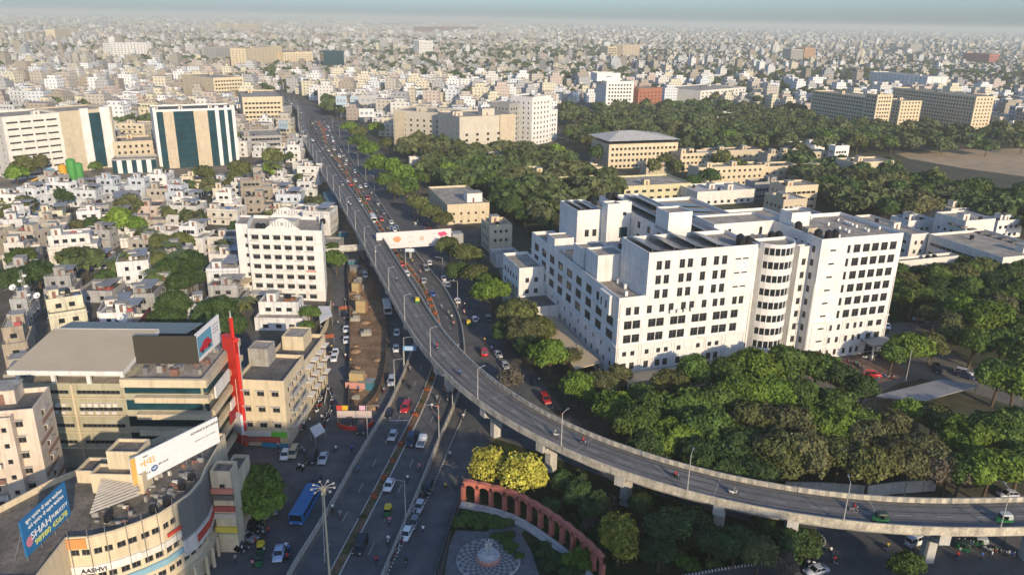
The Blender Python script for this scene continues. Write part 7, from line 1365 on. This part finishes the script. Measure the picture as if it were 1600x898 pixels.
fx, fy = G(763, 874); ft = root('fountain', fx, fy, 0, 0, 'round fountain with checked paving ring and raised basin', 'fountain'); ck1 = colmat('tile_light', (.30, .285, .26)); ck2 = colmat('tile_dark', (.13, .12, .115)); mb = MB()
for r_ in range(5):
    for k in range(40):
        a0, a1 = 2 * pi * k / 40, 2 * pi * (k + 1) / 40; r0, r1 = 2.1 + r_ * .62, 2.1 + (r_ + 1) * .62; mb.face([(r0 * cos(a0), r0 * sin(a0), .3), (r1 * cos(a0), r1 * sin(a0), .3), (r1 * cos(a1), r1 * sin(a1), .3), (r0 * cos(a1), r0 * sin(a1), .3)], ck1 if (r_ + k) % 2 else ck2)
mb.build('tile_ring', ft); mb = MB(); mb.cone((0, 0, 0), (0, 0, .29), 5.35, 5.25, 40, M_CONCL); mb.build('plinth', ft)
mb = MB(); mb.cone((0, 0, .31), (0, 0, 1.1), 2.0, 2.0, 28, M_RED, False); mb.cone((0, 0, .8), (0, 0, 1.12), 2.05, 1.9, 28, M_CONCL); mb.cone((0, 0, 1.1), (0, 0, 1.5), 1.5, .9, 20, M_CONCL); mb.build('basin', ft)
st = root('statue', fx, fy, 1.5, 0, 'white statue of three standing figures with raised arms on the fountain', 'statue'); stone = colmat('statue_stone', (.55, .54, .5), .7); sm = STAND_.copy(); sm.materials.clear(); sm.materials.append(stone)
for k, (dx, dy) in enumerate(((-.3, 0), (.3, .05), (0, .35))): f_ = child(sm, 'figure', st, (dx, dy, 0), k * 2.1, (1.15, 1.15, 1.15 + .25 * (k == 2)))
mb = MB(); [mb.cone((dx, 0, 1.6), (dx * 1.6, -.05, 2.7), .07, .04, 6, stone) for dx in (-.35, .1, .45)]; mb.build('raised_arm', st)
def hedge(px, r, h, name='hedge', label=None, c='dark green', n=None):
    w_ = [G(*p) for p in px]; xs_ = [p[0] for p in w_]; ys_ = [p[1] for p in w_]; rg = random.Random(len(px) + int(px[0][0])); V = []; k = 0; mb_ = BUSH[0]; t = np.zeros(len(mb_.vertices) * 3); mb_.vertices.foreach_get('co', t); t = t.reshape(-1, 3)
    area = abs(sum(w_[i][0] * w_[(i + 1) % len(w_)][1] - w_[(i + 1) % len(w_)][0] * w_[i][1] for i in range(len(w_)))) / 2; N_ = int(area / (r * r) * 1.3) + 2
    while k < N_:
        x, y = rg.uniform(min(xs_), max(xs_)), rg.uniform(min(ys_), max(ys_))
        if not inpoly(x, y, w_): continue
        s_ = r / 1.6 * rg.uniform(.8, 1.2); V.append(t * [s_, s_, h / 1.3 * rg.uniform(.8, 1.1)] + [x, y, h * .35]); k += 1
    V = np.concatenate(V); me = bpy.data.meshes.new(name); npmesh(me, V, np.arange(len(V)).reshape(-1, 4)); me.materials.append(M_LEAF); o = bpy.data.objects.new(name, me); C.objects.link(o); o.color = (*GREENS[c], 1); tag(o, label, 'hedge'); return o
hedge([(706, 828), (718, 804), (765, 808), (798, 820), (795, 828), (740, 828)], 1.0, 1.0, label='deep hedge in front of the left end of the red arcade', c='mid green')
hedge([(765, 838), (800, 835), (812, 860), (812, 878), (798, 870), (785, 850)], .8, .8, label='low clipped crescent hedge behind the fountain', c='mid green')
hedge([(832, 852), (855, 854), (892, 884), (905, 900), (860, 902), (842, 876)], 1.2, 1.2, label='dark hedge bed between the plaza path and the right arcade', c='dark green')
hedge([(845, 792), (862, 800), (900, 840), (890, 846), (860, 826), (838, 806)], 1.0, .8, label='strip of green shrubs outside the arcade', c='mid green')
hedge([(880, 880), (915, 868), (925, 890), (905, 905)], 1.2, 2.4, label='leafy shrub clump at the right end of the arcade', c='bright green')
rg = random.Random(9)
for i in range(46):      # shrubs in the garden below the flyover
    px, py = rg.uniform(860, 1275), rg.uniform(750, 890)
    if py < 735 + (px - 860) * .27 or py > 905 - (px - 1050) * .12 or (px < 950 and py > 800 + (px - 860) * .9) : continue
    x, y = G(px, py); cn = rg.choice(['dark green', 'dark green', 'olive', 'grey-brown', 'mid green']); o = root('shrub', x, y, 0, rg.uniform(0, 360), None, 'shrub', 'shrubs in the garden under the flyover', look=cn + ' shrub'); s_ = rg.uniform(.9, 1.9); child(rg.choice(BUSH), 'foliage', o, (0, 0, .3), 0, (s_, s_, s_ * 1.2), (*[v * rg.uniform(.8, 1.2) for v in GREENS[cn]], 1))
p = resample([tuple(q) for q in med], 190)
for i in range(6, 186, 2):      # flowering bushes on the median
    x, y = p[i].x + rg.uniform(-.15, .15), p[i].y; fl_ = rg.random() < .72; o = root('flowering_bush' if fl_ else 'median_bush', x, y, CZ + .2, rg.uniform(0, 360), None, 'bush', 'bushes on the planted median', look=('orange flowering bush' if fl_ else 'green median bush')); s_ = rg.uniform(.42, .62); child(BUSH[i % 3], 'foliage', o, (0, 0, .1), 0, (s_, s_, s_), (.42, .11, .045, 1) if fl_ else (.06, .08, .02, 1))

# ---- traffic
cz = CZ
car(608, 762, 'hatchback', 'white', (585, 810), z=cz); car(563, 856, 'suv', 'black', (545, 895), z=cz); car(614, 684, 'hatchback', 'silver', (600, 715), z=cz, label='silver hatchback driving left of the flower median behind the red car'); car(642, 691, 'suv', 'dark blue', (630, 720), z=cz)
pk = copy_tree(PICK, *G(659, 695, cz), cz, yaw(G(659, 695, cz), G(668, 672, cz)), None, 'pickup truck', None, 'small white open pickup truck right of the flower median', color=CCOL['white'], paint=PAINTED + ('load_bed',))
car(634, 640, 'suv', 'red', (626, 655), z=cz, label='bright red car on the central road left of the median'); auto(606, 803, (598, 830), cz)
bus(BUS, 477, 798, (462, 825), 'blue single-deck bus on the street left of the central road'); bus(BUSW, 583, 346, (588, 356), 'white minibus at the flyover edge above the footbridge', .0); bus(BUSG, 605, 486, (608, 500), 'grey-green minibus between the construction strip and the flyover')
for x, y, k, c, to in ((487, 718, 'suv', 'black', (480, 735)), (505, 719, 'saloon', 'silver', (498, 738)), (446, 714, 'hatchback', 'white', (440, 728)), (459, 711, 'van', 'beige', (452, 728)), (436, 868, 'saloon', 'pale blue', (430, 895)), (428, 797, 'saloon', 'grey', (425, 815)), (400, 812, 'saloon', 'black', (430, 822)), (393, 826, 'saloon', 'black', (425, 838)), (385, 842, 'saloon', 'grey', (415, 852)), (372, 858, 'hatchback', 'black', (402, 868)), (495, 758, 'hatchback', 'black', (488, 775)),
                 (546, 662, 'hatchback', 'black', (543, 680)), (565, 672, 'suv', 'black', (562, 690)), (612, 599, 'suv', 'silver', (608, 620)), (619, 548, 'hatchback', 'white', (618, 560)), (620, 523, 'hatchback', 'white', (619, 535)), (608, 650, 'hatchback', 'black', (602, 665)), (541, 517, 'saloon', 'white', (541, 530)), (541, 534, 'saloon', 'white', (541, 548)), (524, 553, 'saloon', 'white', (522, 566)), (522, 562, 'saloon', 'white', (520, 575)), (513, 548, 'saloon', 'black', (512, 562)), (541, 495, 'saloon', 'black', (541, 510)), (571, 433, 'van', 'white', (575, 445)),
                 (676, 461, 'saloon', 'blue', (672, 448)), (715, 472, 'hatchback', 'white', (712, 460)), (742, 501, 'hatchback', 'white', (738, 490)), (763, 500, 'suv', 'grey', (758, 488)), (756, 553, 'suv', 'red', (752, 540)), (662, 441, 'saloon', 'silver', (660, 430)), (671, 413, 'hatchback', 'white', (668, 400)), (693, 437, 'saloon', 'white', (690, 425)), (695, 446, 'hatchback', 'white', (692, 436)), (611, 358, 'saloon', 'pale blue', (608, 350)), (619, 357, 'saloon', 'pale blue', (616, 348)), (852, 627, 'suv', 'red', (862, 640)), (873, 645, 'hatchback', 'black', (860, 635)),
                 (536, 245, 'saloon', 'white', (533, 238)), (541, 252, 'hatchback', 'white', (538, 245)), (540, 258, 'saloon', 'white', (537, 250)), (1429, 850, 'van', 'white', (1460, 838)), (1275, 895, 'saloon', 'silver', (1262, 898)), (1055, 776, 'hatchback', 'blue', (1030, 768)), (1362, 588, 'suv', 'red', (1376, 589)), (1354, 586, 'hatchback', 'black', (1340, 583)), (1505, 585, 'suv', 'silver', (1518, 588)), (1508, 590, 'saloon', 'dark blue', (1525, 595)), (1464, 580, 'suv', 'black', (1470, 590)), (1298, 568, 'saloon', 'grey', (1308, 572)), (1305, 571, 'saloon', 'black', (1315, 575)), (1437, 504, 'suv', 'black', (1450, 504)), (1385, 512, 'saloon', 'white', (1388, 518)), (1574, 776, 'hatchback', 'silver', (1560, 776))):
    z_ = cz if 605 < x < 725 and 380 < y < 480 and not (690 < x) else 0; car(x, y, k, c, to, z=z_)
auto(652, 473, (650, 465), 8.5 if 0 else 8.3, 'yellow auto rickshaw on the flyover'); auto(1374, 814, (1350, 813), 8.5, 'dark green auto rickshaw on the flyover', AUTOD); auto(1567, 815, (1540, 815), 8.5, 'pale-roofed auto rickshaw on the flyover', AUTOP); auto(405, 880, (402, 900), 0, 'dark auto rickshaw beside parked cars', AUTOD); auto(1503, 858, (1480, 850), 0, 'dark auto rickshaw', AUTOD); auto(1530, 852, (1510, 848), 0, 'pale-roofed auto rickshaw', AUTOP); auto(732, 508, (729, 498)); auto(408, 862, (405, 880), 0)
for x, y, to in ((520, 798, (522, 780)), (532, 808, (528, 825)), (559, 737, (552, 750)), (637, 752, (640, 735)), (655, 734, (650, 745)), (588, 880, (590, 860)), (607, 847, (602, 860)), (609, 818, (606, 835)), (641, 580, (640, 595)), (632, 600, (636, 585)), (641, 607, (645, 590)), (693, 612, (690, 625)), (683, 626, (680, 640)), (699, 626, (695, 640)), (675, 639, (670, 650)), (684, 642, (682, 655)), (686, 659, (680, 672)), (696, 764, (694, 750)), (703, 714, (700, 725)), (661, 832, (662, 818)), (635, 882, (632, 898)), (672, 775, (670, 790)), (724, 655, (722, 668)), (690, 482, (692, 495)), (701, 492, (702, 505)), (706, 499, (708, 512)), (709, 509, (710, 520)), (716, 545, (715, 533)), (757, 535, (752, 522)), (768, 548, (762, 536)), (780, 563, (774, 550)), (734, 482, (730, 470)), (736, 487, (732, 476))):
    scooter(x, y, to, z=cz if (x < 660 or (x < 700 and y > 600)) and y > 560 or (y < 530 and x < 712) else 0)
for x, y, to in ((683, 545, (680, 535)), (718, 587, (708, 577)), (867, 681, (852, 676)), (911, 694, (925, 700)), (1055, 747, (1070, 753)), (1146, 772, (1162, 775)), (1334, 798, (1350, 800)), (548, 323, (543, 312)), (545, 320, (550, 330)), (587, 398, (580, 385)), (620, 440, (612, 425)), (505, 262, (500, 252))): scooter(x, y, to, z=8.52)
for x, y in ((525, 705), (550, 705), (474, 735), (468, 733), (449, 875), (420, 835), (412, 838), (448, 858), (452, 862), (384, 690), (470, 673), (475, 668), (1297, 865), (1303, 880), (1270, 888), (1262, 886), (1495, 873), (1520, 835), (540, 560), (548, 568), (545, 600), (560, 612), (590, 640), (600, 614), (1386, 858), (830, 600), (842, 598), (890, 645), (577, 422), (590, 428)): scooter(x, y, None, deg=random.uniform(120, 240), z=0)
# parked rows of scooters
def row(px, n, look, jit=.25, ang=60):
    p = resample([G(*q) for q in px], n)
    for i, q in enumerate(p):
        d = p[min(i + 1, n - 1)] - p[max(i - 1, 0)]; scooter(0, 0, world=(q.x + random.uniform(-jit, jit), q.y + random.uniform(-jit, jit)), deg=degrees(atan2(d.y, d.x)) + ang + random.uniform(-12, 12), rider=False, look=random.choice(['black', 'grey', 'dark', 'scuffed']) + look)
row([(490, 558), (497, 575), (502, 592), (503, 615), (500, 632), (495, 645)], 26, ' parked scooter left of the low wall'); row([(514, 610), (519, 625), (518, 640), (512, 655), (506, 668)], 18, ' parked scooter right of the low wall'); row([(540, 470), (541, 488)], 6, ' parked scooter by the parking yard')
row([(633, 832), (645, 812), (660, 782), (672, 757)], 16, ' scooter on the strip inside the striped kerb', .2, 90); row([(612, 878), (624, 858), (632, 840)], 9, ' scooter parked at the lower kerb strip', .2, 90); row([(1323, 566), (1340, 572), (1348, 576)], 6, ' scooter in the hospital court'); row([(1375, 588), (1395, 592)], 5, ' scooter near the red car in the court'); row([(1350, 560), (1380, 556), (1392, 566)], 10, ' scooter at the hospital entrance')
row([(1495, 845), (1520, 850), (1545, 862), (1580, 868)], 14, ' scooter parked under the flyover end'); row([(612, 320), (640, 330), (655, 345), (648, 352)], 16, ' scooter waiting by the road trees', .8); row([(665, 352), (685, 358), (660, 358)], 10, ' scooter in the bike park by the footbridge', .8)
for k, q in enumerate(((635, 838), (647, 820), (655, 795), (668, 765))): car(*q, 'hatchback', ['white', 'grey', 'silver', 'black'][k], (q[0] - 10, q[1] + 20), label=['white car nearest the striped kerb end in the parking strip', 'grey car second from the bottom in the parking strip', 'silver car third from the bottom in the parking strip', 'black car topmost in the parking strip by the kerb'][k])
# dense far traffic along the corridor
rg = random.Random(55); LN = [([q for q in med if q.y > 250], 2.2, 1), ([q for q in med if q.y > 250], 5.6, 1), ([q for q in med if q.y > 250], -2.2, -1), ([q for q in med if q.y > 250], -5.2, -1)]
for li, (path, o_, s_) in enumerate(LN):
    p = resample([tuple(q) for q in path], 240); n = normals(p); i = rg.randint(1, 4)
    while i < 238:
        q = p[i] + n[i] * (o_ + rg.uniform(-.5, .5)); d = (p[i + 1] - p[i]) * s_; a = degrees(atan2(d.y, d.x)) + 90
        if rg.random() < .36: car(0, 0, rg.choice(['hatchback', 'saloon', 'suv', 'van']), rg.choice(['white'] * 5 + ['silver', 'silver', 'grey', 'red', 'black']), deg=a, z=cz, world=(q.x, q.y), group='distant cars on the corridor')
        else: scooter(0, 0, deg=a, z=cz, world=(q.x, q.y), rider=rg.random() < .8)
        i += rg.randint(4, 12)
fl_ = [i for i in range(NF) if ctr[i].y > 330]; i = 2
while i < len(fl_) - 2:
    k = fl_[i]; q = ctr[k] + nrm[k] * rg.choice([-2, 2]); d = ctr[k + 1] - ctr[k]; car(0, 0, rg.choice(['hatchback', 'saloon']), rg.choice(['white', 'silver', 'grey']), deg=degrees(atan2(d.y, d.x)) + 90, z=dz[k], world=(q.x, q.y), group='distant cars on the flyover'); i += rg.randint(4, 9)
for px0, px1, n_, side in (((470, 200), (605, 400), 34, 'left'), ((520, 190), (600, 270), 22, 'right'), ((610, 290), (690, 350), 22, 'right'), ((700, 440), (790, 590), 9, 'right'), ((1010, 290), (1110, 285), 20, 'campus')):
    a, b = G(*px0), G(*px1)
    for k in range(n_):
        t = rg.random(); x, y = a[0] + (b[0] - a[0]) * t + rg.uniform(-2.4, 2.4), a[1] + (b[1] - a[1]) * t; 
        if side == 'campus': y += rg.uniform(-14, 14)
        dgr = degrees(atan2(b[1] - a[1], b[0] - a[0])) + 90
        if rg.random() < (.35 if side != 'campus' else 1): car(0, 0, rg.choice(['hatchback', 'saloon', 'suv']), rg.choice(['white', 'silver', 'grey', 'black']), deg=dgr if side != 'campus' else rg.choice([20, 200]), world=(x, y), group='cars beside the road and in the campus yard')
        else: scooter(0, 0, deg=dgr, world=(x, y), rider=rg.random() < .6)
for i in range(46):
    px, py = rg.choice([(rg.uniform(380, 480), rg.uniform(700, 712)), (rg.uniform(498, 545), rg.uniform(430, 560)), (rg.uniform(365, 420), rg.uniform(850, 890)), (rg.uniform(640, 690), rg.uniform(340, 362)), (rg.uniform(480, 505), rg.uniform(655, 700)), (rg.uniform(1480, 1590), rg.uniform(850, 880)), (rg.uniform(1300, 1380), rg.uniform(565, 600))])
    x, y = G(px, py); person(x, y, 0, rg.uniform(0, 360), rg.choice(['white', 'blue', 'red', 'pink', 'yellow', 'grey', 'green']))
# ---------------------------------------------------------------- prototypes go, labels are written
for s_ in (BIKE, AUTO, AUTOD, AUTOP, BUS, BUSW, BUSG, PICK, LAMP, LAMPF, *CARP.values()): drop(s_)
LM = [('the glass office tower', 305, 215), ('the cream office block', 60, 220), ('the concrete plant', 108, 280), ('the ornate white hotel', 440, 410), ('the radio mast', 44, 470), ('the grey mall', 120, 580), ('the red pylon', 370, 600), ('the shop block', 425, 650), ('the curved building', 230, 830), ('the cream apartment block', 50, 720), ('the lighting mast', 510, 830), ('the blue bus', 477, 798), ('the site hoarding', 553, 662), ('the construction strip', 575, 520), ('the footbridge billboard', 650, 374), ('the road bend', 490, 165), ('the pale concrete complex', 705, 190), ('the white twin tower', 850, 180), ('the white gridded tower', 965, 140), ('the red block', 1015, 148), ('the hipped-roof hall', 1010, 225), ('the yellow school wing', 880, 275), ('the white hospital', 1050, 480), ('the right hospital tower', 1330, 460), ('the entrance court', 1345, 575), ('the parking shed', 1440, 610), ('the grey housing slabs', 1400, 180), ('the dry field', 1530, 250), ('the striped-roof wards', 1530, 370), ('the clinic block', 715, 310), ('the first flyover pier', 772, 670), ('the yellow trees', 790, 735), ('the fountain', 763, 860), ('the yellow-green tree', 968, 838), ('the white van', 1429, 848), ('the flyover end', 1560, 800), ('the flower median', 600, 745), ('the right road', 700, 760), ('the barrier bend', 725, 530), ('the long brown shed', 870, 520), ('the boundary wall', 1350, 770), ('the corridor traffic', 530, 240), ('the parking bays', 505, 600), ('the far left houses', 30, 120), ('the town behind the glass tower', 300, 100), ('the yellow office', 430, 90), ('the far brown slabs', 700, 55), ('the small hotel yard', 515, 480), ('the palm cluster', 260, 400), ('the white terrace house', 110, 385), ('the maroon-edged house', 180, 495), ('the wood centre', 1180, 650), ('the right wood', 1530, 700), ('the big right trees', 1550, 500), ('the avenue trees', 620, 270), ('the flyover middle', 1000, 720), ('the flyover bend', 700, 570), ('the lower garden', 1130, 850)]
ORD = ['', 'second ', 'third ', 'fourth ', 'fifth ', 'sixth ', 'seventh ', 'eighth ', 'ninth ', 'tenth ', 'eleventh ', 'twelfth ', '13th ', '14th ', '15th ', '16th ', '17th ', '18th ', '19th ', '20th ', '21st ', '22nd ', '23rd ', '24th ', '25th ', '26th ', '27th ', '28th ', '29th ', '30th ']
grp = {}
for o, look, (px, py) in QUEUE:
    n_, lx, ly = min(LM, key=lambda t: (t[1] - px) ** 2 + ((t[2] - py) * 1.3) ** 2); dx, dy = px - lx, (py - ly) * 1.3
    rel = ('right of ' if dx > 0 else 'left of ') if abs(dx) > abs(dy) else ('below ' if dy > 0 else 'behind ')
    grp.setdefault((look, rel, n_), []).append((dx * dx + dy * dy, o))
for (look, rel, n_), l in grp.items():
    l.sort(key=lambda t: t[0])
    for k, (_, o) in enumerate(l): o['label'] = (look + ', ' + (ORD[k] if k < 30 else '%dth ' % (k + 1)) + ('nearest, ' if k else 'nearest, ') + rel + n_) if len(l) > 1 else look + ' ' + rel + n_
